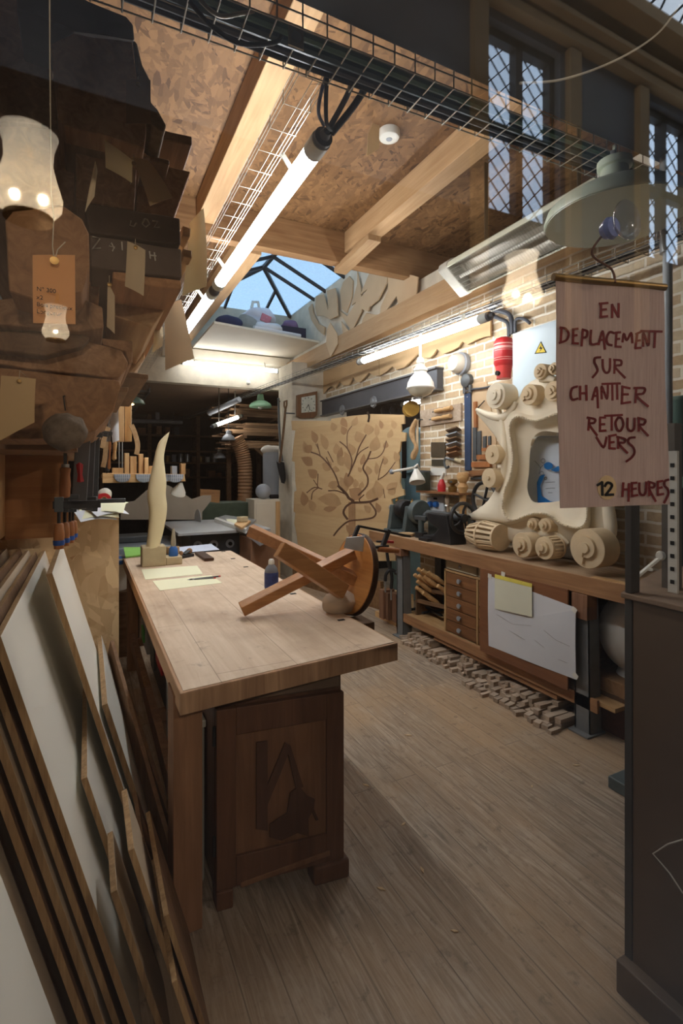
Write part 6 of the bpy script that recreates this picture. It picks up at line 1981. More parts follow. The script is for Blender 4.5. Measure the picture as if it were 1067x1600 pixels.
BR = [([(650, 780), (620, 760), (600, 730), (550, 680)], 22), ([(640, 790), (700, 790), (760, 785), (810, 765)], 20), ([(600, 735), (560, 690), (535, 620), (495, 550), (430, 480), (370, 455)], 12), ([(500, 555), (470, 490)], 8), ([(515, 520), (480, 450)], 8), ([(430, 480), (410, 400)], 8), ([(615, 615), (640, 560), (665, 500), (690, 420), (735, 340)], 11), ([(625, 600), (640, 510), (610, 430), (560, 385)], 10), ([(665, 490), (700, 450), (750, 420)], 8), ([(610, 430), (610, 330), (640, 280)], 7), ([(685, 740), (740, 680), (745, 620), (715, 560), (745, 500), (765, 450)], 14), ([(745, 500), (810, 490), (850, 450), (870, 380)], 8), ([(815, 640), (830, 560), (850, 500)], 7), ([(820, 635), (870, 600), (930, 520)], 7), ([(600, 735), (540, 712), (485, 712)], 10), ([(440, 700), (390, 690), (340, 725)], 9), ([(420, 690), (380, 720), (370, 770)], 8), ([(410, 685), (415, 600)], 7), ([(415, 685), (385, 640)], 7), ([(610, 900), (585, 860), (600, 820), (640, 790)], 18), ([(520, 1010), (560, 960), (620, 915), (700, 905), (780, 890), (800, 850), (760, 790)], 14), ([(700, 790), (690, 770), (720, 740)], 10), ([(400, 400), (420, 440)], 6), ([(860, 760), (850, 700)], 6)]
for pts, w_ in BR:
    bm = B(); ribbon(bm, pts, w_ * .8, .003, lambda x, y, o_: onpan(*q(x, y), o_)); bm.out('branch_inlay', TWIG, tp)
bm = B()
for x0 in (622, 634, 646, 658):
    ribbon(bm, [(x0, 790), (x0 + 1, 900), (x0 + 2, 1040)], 11, .002, lambda x, y, o_: onpan(*q(x, y), o_))
bm.out('trunk_inlay', LEAFD, tp)
bm = B(); ribbon(bm, [(745, 190), (755, 215), (750, 250)], 14, .003, lambda x, y, o_: onpan(*q(x, y), o_)); bm.out('branch_inlay', plain('dark_veneer', srgb(70, 54, 40), .6), tp)
zb = min(p.z for p in P)
t = thing('panel_plinth', 'pale timber plinth under the tree panel', 'plinth', (2.9, 5.7, 0))
B().prism([pa + nrp * -.02 + dirp * .1, pa + nrp * -.2 + dirp * .1, pb + nrp * -.2, pb + nrp * -.02 - dirp * .25], (0, 0, .20)).out('board', KRAFT, t)
B().prism([pa + nrp * .03 + dirp * .05, pa + nrp * -.019 + dirp * .05, pb + nrp * -.019 - dirp * .3, pb + nrp * .03 - dirp * .3], (0, 0, max(.05, zb - .002))).out('ledge', BEAMX, t)

# shovels on the pier side
for k, (pts, bl_, lab, hm) in enumerate((([(435, 622), (436, 660), (438, 700), (441, 720)], (436, 746), 'long handled spade hanging on the pier, upright', IRON), ([(446, 640), (443, 672), (440, 700), (437, 722)], (442, 742), 'black shovel with D handle hanging on the pier', OLDY))):
    P = [AX(px, py, 2.655 - .11 * k) for px, py in pts]
    t = thing('garden_spade', lab, 'shovel', P[-1])
    B().tube(P, .018, 10).out('shaft', hm, t)
    c_ = P[-1]; d_ = Vector((0, -.18 if k else -.1, -.30))
    B().cyl(P[0] + Vector((0, 0, -.05)), (2.685, P[0].y, P[0].z - .05), .01, 8).out('hook', IRON, t)
    bm = B(); rows = []
    for j in range(6):
        f = j / 5; ww = .11 * (1 if f < .7 else (1 - (f - .7) * 1.6))
        rows.append([c_ + d_ * f + Vector((-.03 * math.cos(s * PI / 2) - .01, 0, 0)) + Vector((0, s * ww, s * ww * .25)) for s in (-1, -.5, 0, .5, 1)])
    bm.sheet(rows, .004).out('blade', BLACK, t)
    if k:
        B().tube([P[0], P[0] + Vector((0, .05, .06)), P[0] + Vector((0, .05, .12)), P[0] + Vector((0, -.05, .12)), P[0] + Vector((0, -.05, .06)), P[0]], .014, 8).out('grip', OLDY, t)

# tool board with two rolling handles
tb = thing('tool_board', 'pale board with two wooden handled tools fixed on the brick wall', 'tool board', AX(690, 650, RX))
wpoly([(656, 642), (720, 630), (720, 657), (657, 667)], OFFCUT, 'board', RX, .025, tb)
for pts in ([(679, 643), (705, 637)], [(675, 655), (704, 650)]):
    p, q2 = AX(*pts[0], RX - .055), AX(*pts[1], RX - .055); dv = q2 - p
    B().lathe([(.012, 0), (.02, .01), (.02, dv.length * .4), (.013, dv.length * .45), (.013, dv.length * .55), (.022, dv.length * .6), (.022, dv.length), (0, dv.length)], p, dv, 14).out('handle', HANDLEY, tb)
    B().cyl(p, p - dv * .15, .006, 8).out('blade', IRON, tb)
rk = thing('card_rack', 'small rack of slanted cards on the brick wall right of the dark plates', 'rack', AX(710, 690, RX))
for k in range(6):
    z = 671 + 7.5 * k
    a_ = [AX(696, z + 2, RX - .10), AX(713, z - 3, RX - .10), AX(721, z + 2, RX - .01), AX(703, z + 7, RX - .01)]
    B().prism(a_, (0, 0, .012)).out('card', (DRAWER if k > 3 else GREYP if k % 2 else OLDY), rk)
t = thing('dark_plate', 'square dark framed plate on the brick wall', 'plate', AX(684, 702, RX)); wbox(673, 691, 695, 714, plain('dark_bronze_plate', srgb(86, 74, 58), .5, .2), 'plate', RX, .02, t)
t = thing('dark_plate', 'half height dark plate below the square one on the wall', 'plate', AX(684, 722, RX)); wbox(674, 718, 693, 728, plain('olive_plate', srgb(70, 64, 50), .5), 'plate', RX, .02, t)
t = thing('white_plate', 'blank white plate on the brick wall above the red bottle', 'plate', AX(685, 737, RX)); wbox(673, 731, 696, 743, CASTW, 'plate', RX, .015, t)
t = thing('wall_clamp', 'iron G clamp hanging horizontally on the brick wall', 'clamp', AX(705, 722, RX))
p = AX(697, 716, RX - .05); q2 = AX(723, 721, RX - .05)
B().tube(spline([AX(697, 714, RX - .04), AX(694, 722, RX - .05), AX(697, 731, RX - .05), AX(701, 729, RX - .05)], 5), .012, 8).out('jaw', IRON, t)
B().cyl(p, q2, .013, 12).out('screw', STEEL, t); B().cyl(AX(712, 718, RX - .06), AX(722, 722, RX - .06), .022, 14).out('handle', STONE, t); B().cyl(p + Vector((.05, 0, 0)), p, .008, 6).out('pin', IRON, t)

# straight edges and squares
t = thing('straight_edge', 'long blue straight edge hanging upright on the brick wall', 'ruler', AX(730, 675, RX)); wpoly([(725, 615), (735, 614), (735, 735), (726, 735)], plain('blue_steel_rule', srgb(60, 78, 108), .4, .3), 'rule', RX, .02, t)
B().lathe([(0, .004), (.008, .003), (.008, 0)], AX(730, 620, RX - .021), (-1, 0, 0), 10).out('nail', STEEL, t)
bb = thing('square_board', 'tan board behind the hanging try squares', 'board', AX(750, 660, RX)); wpoly([(737, 600), (760, 596), (775, 690), (775, 735), (737, 735)], MDFD, 'board', RX, .012, bb)
for k, (x0, x1, y0, y1, bs, lab) in enumerate(((738, 744, 668, 720, (736, 765, 722, 730), 'largest try square with wooden stock on the tan board'), (745, 751, 674, 710, (744, 760, 711, 718), 'second try square on the tan board'), (754, 759, 682, 700, (752, 768, 700, 705), 'third smaller try square on the tan board'), (762, 766, 682, 696, (760, 772, 696, 700), 'smallest try square on the tan board'))):
    t = thing('try_square', lab, 'try square', AX(x0, y1, RX - .03))
    wpoly([(x0, y0), (x1, y0 - 1), (x1, y1), (x0, y1)], IRON, 'blade', RX - .014, .012, t)
    wpoly([(bs[0], bs[2]), (bs[1], bs[2] - 1), (bs[1], bs[3]), (bs[0], bs[3])], HANDLE, 'stock', RX - .014, .03, t)
t = thing('try_square', 'long wooden stock try square lying lowest on the tan board', 'try square', AX(750, 742, RX)); wpoly([(732, 736), (766, 733), (766, 741), (732, 745)], DRAWER, 'stock', RX - .014, .03, t); wpoly([(735, 746), (760, 744), (760, 749), (735, 750)], IRON, 'blade', RX - .014, .012, t)
t = thing('mitre_gauge', 'slim wooden gauge with black arm above the try squares', 'gauge', AX(745, 640, RX)); wpoly([(739, 628), (743, 627), (744, 668), (740, 668)], HANDLE, 'stock', RX - .014, .025, t); B().bar(AX(744, 640, RX - .03), AX(757, 626, RX - .03), .01, .006).out('arm', BLACK, t)

# bulkhead light and junction box
t = thing('bulkhead_light', 'oval white bulkhead wall lamp above the junction box', 'light', AX(722, 570, RX))
c_ = AX(724, 569, RX)
B().lathe([(.10, 0), (.11, .01), (.11, .05), (.095, .06)], c_, (-1, 0, 0), 32, (1, 1)).out('base', GREYP, t)
B().lathe([(.093, .055), (.095, .09), (.07, .135), (0, .155)], c_, (-1, 0, 0), 32, (1, 1)).out('glass_dome', plain('opal_dome', srgb(232, 226, 210), .25, 0, .5, .02), t)
t = thing('junction_box', 'round grey junction box with pipes below the bulkhead lamp', 'junction box', AX(733, 596, RX))
c_ = AX(733, 595, RX)
B().lathe([(.06, 0), (.065, .005), (.065, .05), (.05, .06), (0, .062)], c_, (-1, 0, 0), 24).out('box', IRON, t)
for dx in (-.05, .03):
    B().cyl(c_ + Vector((-.03, dx, -.05)), c_ + Vector((-.03, dx, -.12)), .018, 12).out('gland', IRON, t)
B().tube(spline([c_ + Vector((-.03, .03, -.1)), AX(740, 608, RX - .03), AX(757, 606, RX - .03), AX(778, 600, RX - .03)], 5), .009, 8).out('conduit', CABLE, t)
# extinguisher and electric cabinet
t = thing('fire_extinguisher', 'red fire extinguisher mounted on the wall beside the white cabinet', 'fire extinguisher', AX(788, 592, 3.1))
c_ = AX(787, 592, 3.12); r_ = .082; zt_ = AX(787, 527, 3.12).z
H = zt_ - c_.z
B().lathe([(r_ * .85, H * .30), (r_, H * .36), (r_, H * .86), (r_ * .8, H * .96), (r_ * .4, H), (0, H)], c_, (0, 0, 1), 28).out('cylinder', REDP, t)
bm = B(); bm.lathe([(r_ * .72, 0), (r_ * .72, H * .1), (r_ * .85, H * .3)], c_, (0, 0, 1), 24); bm.out('skirt', plain('red_skirt', srgb(196, 60, 56), .4), t)
B().cyl(c_ + Vector((-.08, 0, H * .12)), c_ + Vector((.02, 0, H * .12)), .02, 12).out('nozzle', INKB, t)
bm = B()
for k, zz in enumerate((.80, .70, .66, .48, .43)):
    bm.lathe([(r_ * 1.004, H * zz), (r_ * 1.008, H * zz), (r_ * 1.008, H * (zz + (.03, .06, .01, .012, .012)[k])), (r_ * 1.004, H * (zz + (.03, .06, .01, .012, .012)[k]))], c_, (0, 0, 1), 28)
bm.out('printed_band', plain('white_print', srgb(226, 160, 150), .5), t)
B().bar(c_ + Vector((0, 0, H * .7)), (RX, c_.y, c_.z + H * .7), .04, .02).out('bracket', BLACK, t)
t = thing('electric_cabinet', 'white electric cabinet with warning triangle on the brick wall', 'electric cabinet', AX(850, 560, 3.1))
ya, yb = AX(801, 550, 3.09).y, AX(935, 550, 3.09).y
z1, z0 = AX(801, 521, 3.09).z, AX(801, 612, 3.09).z
B().box(3.095, RX, yb, ya, z0 - .1, z1).out('body', plain('pale_blue_white', srgb(206, 222, 230), .4, 0, .4, .02), t, bevel=.004)
dr = B().box(3.083, 3.094, yb + .005, ya - .005, z0 - .095, z1 - .005).out('door', plain('pale_blue_white', srgb(206, 222, 230), .4), t, bevel=.003)
tri = [AX(845, 533, 3.080), AX(854, 551, 3.080), AX(835, 553, 3.080)]
w_ = B().prism(tri, (.002, 0, 0)).out('warning_triangle', INKB, dr)
cen = (tri[0] + tri[1] + tri[2]) / 3
B().prism([cen + (p - cen) * .8 + Vector((-.001, 0, 0)) for p in tri], (.0012, 0, 0)).out('warning_face', YELLOW, dr)
B().prism([AX(846, 538, 3.0785), AX(842, 545, 3.0785), AX(845, 545, 3.0785), AX(842, 551, 3.0785), AX(848, 543, 3.0785), AX(845, 543, 3.0785)], (.001, 0, 0)).out('lightning_sign', INKB, dr)
for k, (pts, r) in enumerate((([(795, 526), (793, 505), (780, 498), (765, 492)], .016), ([(800, 522), (798, 495), (785, 487), (768, 484)], .02), ([(805, 520), (806, 500), (818, 498), (828, 505)], .014))):
    cable([AX(px, py, 3.2) for px, py in pts], r, ('thin', 'thick', 'short')[k] + ' dark cable running from the electric cabinet to the wire tray', CABLE)

# socket plate, angle lamp, bottles, turned legs
t = thing('socket_plate', 'white socket plate with two blue sockets above the bench', 'socket', AX(680, 788, RX))
wpoly([(667, 777), (692, 775), (694, 800), (668, 800)], plain('pale_grey_plate', srgb(196, 200, 204), .5), 'plate', RX - .0, .05, t, .004)
for px in (674, 683):
    c_ = AX(px, 788, RX - .05); B().lathe([(.03, 0), (.034, .01), (.03, .035), (.012, .04), (0, .04)], c_, (-1, 0, 0), 20).out('socket', BLUEP, t)
B().obox(AX(680, 779, RX - .055), (.01, .05, .02)).out('switch', INKB, t)
t = thing('angle_lamp', 'white articulated lamp with cone shade over the lathe', 'lamp', AX(650, 745, 3.1))
p, q2, r2 = AX(612, 737, 2.95), AX(646, 731, 3.0), AX(652, 726, 3.15)
B().tube([p, q2], .014, 10).out('arm', CASTW, t); B().ball(p, .028).out('joint', GREYP, t); B().tube([q2, r2, AX(660, 745, RX)], .012, 8).out('arm', CASTW, t)
c_ = AX(650, 733, 3.0); d_ = (AX(652, 754, 2.98) - c_)
B().lathe([(.02, 0), (.035, .03), (.075, d_.length * .75), (.082, d_.length), (.078, d_.length), (.03, .03)], c_, d_, 28).out('lamp_shade', CASTW, t)
t = thing('spray_bottle', 'red spray bottle with pale nozzle above the sockets', 'bottle', AX(690, 770, 3.1))
c_ = AX(690, 773, 3.14); B().lathe([(.0, 0), (.04, 0), (.042, .06), (.028, .10), (.018, .12), (0, .125)], c_, (0, 0, 1), 18).out('body', REDP, t); B().bar(c_ + Vector((0, .06, .02)), c_ + Vector((0, -.03, .19)), .03, .03).out('nozzle', CASTW, t, bevel=.006)
t = thing('wall_ledge', 'narrow wooden ledge on the brick wall holding the red bottle', 'shelf', AX(690, 774, 3.15)); a_, b2 = AX(655, 777, 3.1), AX(722, 772, 3.1); B().prism([Vector((3.06, a_.y, 1.372)), Vector((3.06, b2.y, 1.372)), Vector((3.25, b2.y, 1.372)), Vector((3.25, a_.y, 1.372))], (0, 0, .018)).out('board', DRAWER, t)
t['label'] = 'narrow wooden ledge on the brick wall under the red bottle'
zl = 1.391
for o_ in [o for o in C.objects if o.name.startswith('spray_bottle')]:
    dz = zl - c_.z; o_.location.z += dz
t = thing('steel_canister', 'dark green canister standing on the wall ledge', 'canister', AX(661, 775, 3.15)); c_ = AX(661, 775, 3.15); B().lathe([(0, 0), (.075, 0), (.075, .19), (.07, .20), (0, .20)], (3.15, c_.y, zl), (0, 0, 1), 24).out('body', plain('dark_olive_tin', srgb(62, 66, 56), .4, .3), t); B().lathe([(.078, .19), (.078, .205), (0, .21)], (3.15, c_.y, zl), (0, 0, 1), 24).out('lid', IRON, t)
t = thing('wooden_baluster', 'turned pale baluster standing on the bench behind the tailstock', 'baluster', (3.1, 3.5, BZ)); c_ = AX(723, 790, 3.14)
H = AX(723, 738, 3.14).z - BZ
B().lathe([(0, 0), (.04, 0), (.042, H * .3), (.03, H * .45), (.045, H * .5), (.03, H * .55), (.035, H * .7), (.052, H * .78), (.03, H * .84), (.05, H * .88), (.06, H * .95), (.045, H), (0, H)], (3.14, c_.y, BZ), (0, 0, 1), 22).out('baluster', HANDLEY, t)
t = thing('turned_spindle', 'slim turned spindle with beads standing beside the sockets', 'spindle', (3.1, 3.7, BZ)); c_ = AX(699, 800, 3.14); H = AX(699, 768, 3.14).z - BZ
B().lathe([(0, 0), (.03, 0), (.03, .05), (.018, .08), (.028, .13), (.028, .16), (.016, .2), (.026, .25), (.016, .3), (.026, .35), (.018, H - .04), (.026, H - .02), (0, H)], (3.14, c_.y, BZ), (0, 0, 1), 18).out('spindle', OFFCUT, t)
t = thing('brass_vise', 'small brass fitting on the wall ledge beside the baluster', 'fitting', AX(706, 772, 3.15)); c_ = AX(707, 772, 3.15); B().lathe([(0, 0), (.04, 0), (.045, .05), (.02, .07), (.05, .09), (.05, .12), (0, .13)], (3.15, c_.y, zl), (0, 0, 1), 18).out('body', BRASS, t); B().cyl((3.08, c_.y - .06, zl + .1), (3.2, c_.y + .06, zl + .1), .012, 10).out('handle', IRON, t)
t = thing('hand_wheel', 'dark iron hand wheel leaning on the wall behind the carved frame', 'wheel', AX(755, 780, 3.2)); c_ = AX(757, 780, 3.16)
B().tube([c_ + Vector((.0, .15 * math.cos(a_), .15 * math.sin(a_))) for a_ in [2 * PI * k / 28 for k in range(28)]], .018, 8, True).out('rim', BLACK, t); bm = B()
for k in range(4):
    a_ = PI * k / 2 + .3; bm.tube([c_, c_ + Vector((0, .15 * math.cos(a_), .15 * math.sin(a_)))], .012, 8)
bm.out('spokes', BLACK, t)
t = thing('wall_bracket', 'iron bracket holding the hand wheel to the wall', 'bracket', c_); B().cyl(c_ + Vector((.02, 0, 0)), (RX, c_.y, c_.z), .014, 8).out('pin', IRON, t)
t = thing('curved_rib', 'pale twisted wooden rib hanging on the wall beside the tree panel', 'template', AX(650, 690, 3.15))
P = spline([AX(650, 655, 3.14), AX(644, 672, 3.14), AX(645, 685, 3.14), AX(650, 700, 3.14), AX(646, 712, 3.14), AX(646, 718, 3.14)], 6); B().tube(P, .025, 8, radii=[.014 + .02 * abs(math.sin(i / len(P) * PI * 2)) for i in range(len(P))]).out('rib', LIGHTSLAB, t)
B().cyl(P[0], (RX, P[0].y, P[0].z), .006, 6).out('nail', IRON, t)
P = spline([AX(652, 656, 3.18), AX(652, 680, 3.18), AX(652, 705, 3.18)], 5); t = thing('curved_rib', 'slim straight rib behind the twisted one beside the tree panel', 'template', P[0]); B().tube(P, .014, 8).out('rib', CARVE2, t); B().cyl(P[0], (RX, P[0].y, P[0].z), .006, 6).out('nail', IRON, t)

# band saw in the side room and reel under the joist
bs = thing('band_saw', 'light blue band saw in the opening behind the tree panel', 'band saw', (3.75, 5.1, 0))
LBL = plain('light_blue_machine', srgb(150, 190, 206), .4, 0, .5, .04)
c_ = AX(645, 700, 3.7)
B().box(3.6, 3.95, c_.y - .35, c_.y + .35, 0, 1.0).out('base', LBL, bs, bevel=.01)
B().box(3.6, 3.95, c_.y + .05, c_.y + .35, 1.0, 1.95).out('column', LBL, bs, bevel=.02)
B().lathe([(0, 0), (.28, 0), (.30, .03), (.30, .2), (.27, .22), (0, .22)], (3.62, c_.y, 1.85), (1, 0, 0), 32).out('wheel_guard', LBL, bs)
B().box(3.45, 4.1, c_.y - .3, c_.y + .1, 1.0, 1.04).out('table', STEEL, bs)
B().obox((3.6, c_.y + .05, 1.75), (.02, .09, .5)).out('window_slot', INKB, bs, bevel=.02)
B().cyl((3.59, c_.y + .2, 1.45), (3.55, c_.y + .2, 1.45), .04, 16).out('knob', INKB, bs)
tube_light((4.3, 4.9, 2.6), (4.3, 6.4, 2.6), .034, 'unseen fluorescent tube added to light the side room behind the steel joist', TUBE2, lambda c: (c.x, c.y, 2.7))  # out of view, added to brighten the band saw
rl = thing('cable_reel', 'yellow and black cable reel hanging under the steel joist', 'reel', AX(640, 640, 3.4)); c_ = AX(640, 640, 3.4)
B().lathe([(.03, 0), (.09, 0), (.09, .02), (.06, .03), (.06, .09), (.09, .10), (.09, .12), (.03, .12)], c_, (-.4, -1, 0), 24).out('drum', plain('ochre_reel', srgb(206, 160, 70), .5), rl); B().lathe([(.061, .03), (.075, .035), (.075, .085), (.061, .09)], c_, (-.4, -1, 0), 24).out('cable', RUBBER, rl)
B().cyl(c_ + Vector((0, 0, .06)), (c_.x, c_.y, 2.42), .008, 8).out('hook', IRON, rl)
for k, (px, lab) in enumerate(((603, 'small dark coil on the hook rail under the steel joist'), (617, 'larger dark roll beside the reel under the steel joist'))):
    c_ = AX(px, 642, 3.4); t = thing('wire_coil', lab, 'coil', c_); B().lathe([(.03, 0), (.07, 0), (.07, .06), (.03, .06), (.03, 0)], c_, (-.4, -1, 0), 20).out('coil', RUBBER, t); B().cyl(c_ + Vector((0, 0, .03)), (c_.x, c_.y, 2.42), .006, 6).out('hook', IRON, t)

# ---------------------------------------------------------------- at the near end of the bench
c_ = AD(992, 1008, 3.12)
t = thing('round_tank', 'white round tank standing on timber blocks at the near bench end', 'tank', (c_.x, c_.y, .30)); t2b = .345
B().ball((c_.x + .03, c_.y, .60), .24, (.92, .92, 1.05), 32, 18).out('body', plain('off_white_tank', srgb(214, 210, 200), .35, 0, .5, .05, 4), t)
B().lathe([(.12, 0), (.10, .05)], (c_.x + .03, c_.y, .336), (0, 0, 1), 24).out('foot', CASTW, t)
ox, oy = c_.x - .17, c_.y - .16
tag(B().box(ox - .02, ox + .36, oy + .0, oy + .34, .25, .335).out('timber_block', wood('tan_block', srgb(176, 136, 96), srgb(130, 96, 64), 'x', .7, .7), bevel=.004), 'tan timber block directly under the round tank', 'block')
tag(B().box(ox + .0, ox + .34, oy + .02, oy + .32, 0, .20).out('timber_block', wood('red_brown_block', srgb(112, 76, 60), srgb(84, 56, 46), 'x', .7, .7), bevel=.004), 'red brown timber block on the floor under the round tank', 'block')
tag(B().box(ox - .02, ox + .30, oy + .03, oy + .30, .201, .249).out('timber_block', OLDY, bevel=.003), 'thin dark block between the two blocks under the tank', 'block')
tag(B().box(2.84, 3.2, 2.16, 2.3, .23, .62).out('timber_plank', OLDY, bevel=.003), 'dark plank standing on the bench shelf behind the near leg', 'board')
tag(B().bar(AX(927, 905, 2.72), AX(985, 917, 2.72), .05, .035).out('timber_strip', PINE, bevel=.003), 'pale timber strip lying at the near end of the wall bench', 'board')

# ---------------------------------------------------------------- low partition at the window with rail and post
lp = thing('window_partition', 'dark low partition with dusty sill at the right of the window', 'partition', (1.7, .75, 0))
DKP = plain('dark_panel_paint', srgb(96, 78, 62), .4, 0, .45, .12, 3)
B().box(1.49, 1.53, .45, .985, .06, 1.205).out('panel', DKP, lp, bevel=.004)
B().box(1.531, 2.1, .945, .985, .06, 1.205).out('end_panel', DKP, lp)
B().box(1.452, 1.53, .45, 1.012, 0, .10).out('plinth', plain('plinth_paint', srgb(104, 88, 74), .5, 0, .4, .1), lp, bevel=.004)
B().prism([(1.478, .45, 1.206), (2.1, .45, 1.206), (2.1, 1.24, 1.206), (1.478, 1.015, 1.206)], (0, 0, .016)).out('sill', plain('dusty_sill', srgb(140, 118, 98), .7, 0, .3, .2, 6), lp, bevel=.003)
B().box(1.488, 1.53, .986, 1.008, .1, 1.2055).out('lower_post', plain('post_paint', srgb(70, 66, 62), .5), lp); B().box(1.488, 1.53, .986, 1.008, 1.2225, 2.16).out('post', plain('post_paint', srgb(70, 66, 62), .5), lp, bevel=.003)
sr = thing('slotted_rail', 'pale slotted shelf rail standing on the dusty sill', 'rail', AX(1052, 940, 1.6)); c_ = AX(1052, 940, 1.62)
B().box(1.615, 1.625, c_.y - .014, c_.y + .014, 1.2225, 1.66).out('rail', CASTW, sr); bm = B()
for k in range(10):
    bm.box(1.6135, 1.616, c_.y - .006, c_.y + .006, 1.25 + k * .04, 1.262 + k * .04)
bm.out('slot_pattern', INKB, sr)
B().box(1.66, 1.70, c_.y + .02, c_.y + .06, 1.2225, 1.75).out('backing_post', plain('grey_post', srgb(104, 98, 90), .5), sr)
lv = thing('window_stay', 'white window stay lever leaning above the dusty sill', 'lever', AX(1034, 868, 1.66)); p, q2 = AX(1035, 868, 1.655), AX(994, 902, 1.56)
B().bar(p, q2, .010, .008).out('arm', CASTW, lv); B().lathe([(0, 0), (.014, 0), (.016, .006), (.012, .014), (0, .014)], p + Vector((-.004, 0, 0)), (-1, 0, 0), 18).out('pivot', CASTW, lv); B().ball(q2, .009).out('tip', CASTW, lv); B().obox(AX(1016, 890, 1.6), (.008, .012, .008)).out('catch', CASTW, lv); B().cyl(p, p + Vector((.05, .02, 0)), .004, 6).out('pin', STEEL, lv)
t = thing('wall_pipe', 'pale vertical pipe behind the right edge of the sign', 'pipe', AX(1043, 650, 2.4)); c_ = AX(1043, 650, 2.4); z1 = AX(1043, 395, 2.4).z; B().cyl((2.4, c_.y, 0), (2.4, c_.y, z1), .02, 14).out('pipe', plain('pale_pipe', srgb(176, 182, 186), .4), t); B().cyl((2.4, c_.y, z1), (2.4, c_.y, 3.9), .032, 14).out('upper_pipe', STEEL, t)
dp = thing('drill_press', 'dark green drill press by the right end of the window', 'drill press', AX(1058, 720, 2.6)); c_ = AX(1060, 720, 2.6)
B().cyl((2.6, c_.y, 0), (2.6, c_.y, 1.95), .04, 16).out('column', MACH, dp); B().box(2.45, 2.8, c_.y - .12, c_.y + .12, 1.70, 1.95).out('head', GREEND, dp, bevel=.02); B().box(2.4, 2.8, c_.y - .16, c_.y + .16, 1.52, 1.57).out('table', GREEND, dp, bevel=.004); B().box(2.35, 2.85, c_.y - .2, c_.y + .2, 0, .06).out('base', MACH, dp, bevel=.006)
B().cyl((2.47, c_.y, 1.70), (2.47, c_.y, 1.6), .015, 10).out('chuck', STEEL, dp)
wr = tag(B().tube([(1.486, AX(1066, 1312, 1.486).y, AX(1066, 1312, 1.486).z), AX(1043, 1319, 1.486), AX(1020, 1334, 1.486), AX(1046, 1364, 1.486), AX(1067, 1396, 1.486)], .0022, 6).out('reflection_line', plain('cord_and_reflection_white', srgb(196, 190, 176), .9)), 'thin white bent line standing for a reflection on the dark partition panel', 'reflection')  # modelled line standing in for a pavement reflection in the panel
# ---------------------------------------------------------------- mitre shelf with half round pads beyond the bench
yy = 5.3
ms = thing('mitre_shelf', 'hanging work shelf with pale front beam beyond the bench', 'shelf', AY(230, 748, yy))
P = [AY(160, 739, yy), AY(288, 741, yy), AY(290, 752, yy), AY(160, 755, yy)]
B().prism(P, (0, .06, 0)).out('front_beam', PINEX, ms, bevel=.004)
a_, b_ = P[0], P[1]
B().box(a_.x, b_.x, yy + .06, yy + .5, a_.z - .05, a_.z - .02).out('board', PINEX, ms)
for xx, dy in ((AY(191, 740, yy + .1).x, .1), (AY(186, 740, yy + .4).x, .4)):
    B().cyl((xx, yy + dy, a_.z - .02), (xx, yy + dy, 3.9), .006, 8).out('hanger', STEEL, ms)
zt = a_.z
for k, px in enumerate((191, 225, 254, 274)):
    t = thing('half_round_pad', ('first', 'second', 'third', 'fourth')[k] + ' grey ribbed half round pad from the left on the shelf beam', 'pad', AY(px, 748, yy - .03), 'half round pads on the beam')
    p0, p1 = AY(px - 13, 741, yy - .02), AY(px + 13, 741, yy - .02); c_ = (p0 + p1) / 2; r_ = (p1.x - p0.x) / 2; h_ = c_.z - AY(px, 754, yy - .02).z
    arc = [c_ + Vector((r_ * math.cos(a), 0, -h_ * abs(math.sin(a)) ** .7)) for a in [PI * i / 14 for i in range(15)]]
    B().prism(arc, (0, .018, 0)).out('pad', plain('grey_pad', srgb(140, 148, 158), .6), t, bevel=.003)
    bm = B()
    for j in range(-3, 4):
        x = c_.x + j * r_ / 4; hh = h_ * (1 - (j / 4) ** 2) ** .5
        bm.bar((x, yy - .024, c_.z), (x, yy - .024, c_.z - hh * .92), .006, .006)
    bm.bar((c_.x - r_ * .9, yy - .024, c_.z - h_ * .45), (c_.x + r_ * .9, yy - .024, c_.z - h_ * .45), .006, .006)
    bm.out('rib_pattern', plain('pale_grey_rib', srgb(186, 190, 196), .6), t)
random.seed(5)
for k, (x0, x1, y0, lab) in enumerate(((194, 201, 708, 'tallest wooden block on the shelf, leftmost'), (203, 213, 713, 'broad wooden block second on the shelf'), (217, 224, 709, 'tall narrow block in the middle of the shelf'), (225, 231, 715, 'short narrow block beside the tall one'), (268, 276, 728, 'grey block near the right end of the shelf'), (283, 290, 724, 'upright pale block at the right end of the shelf'), (175, 192, 731, 'long low wooden block lying at the left of the shelf'), (232, 243, 728, 'low square block near the flame tip'))):
    p, q_ = AY(x0, y0, yy + .15), AY(x1, y0, yy + .15)
    tag(B().box(p.x, q_.x, yy + .09 + .03 * (k % 3), yy + .2 + .03 * (k % 3), zt - .019, p.z).out('wood_block', PINEZ if k != 4 else GREYP, bevel=.003), lab, 'block', None)
t = thing('work_lamp', 'small grey work lamp clipped below the shelf beam', 'lamp', AY(283, 760, yy)); c_ = AY(283, 754, yy + .03)
B().lathe([(.015, 0), (.03, -.03), (.07, -.10), (.075, -.13), (.07, -.13), (.02, -.03)], c_, (.2, -.5, 1), 24).out('lamp_shade', CASTW, t); B().cyl(c_, c_ + Vector((0, .02, .05)), .01, 8).out('clip', IRON, t)

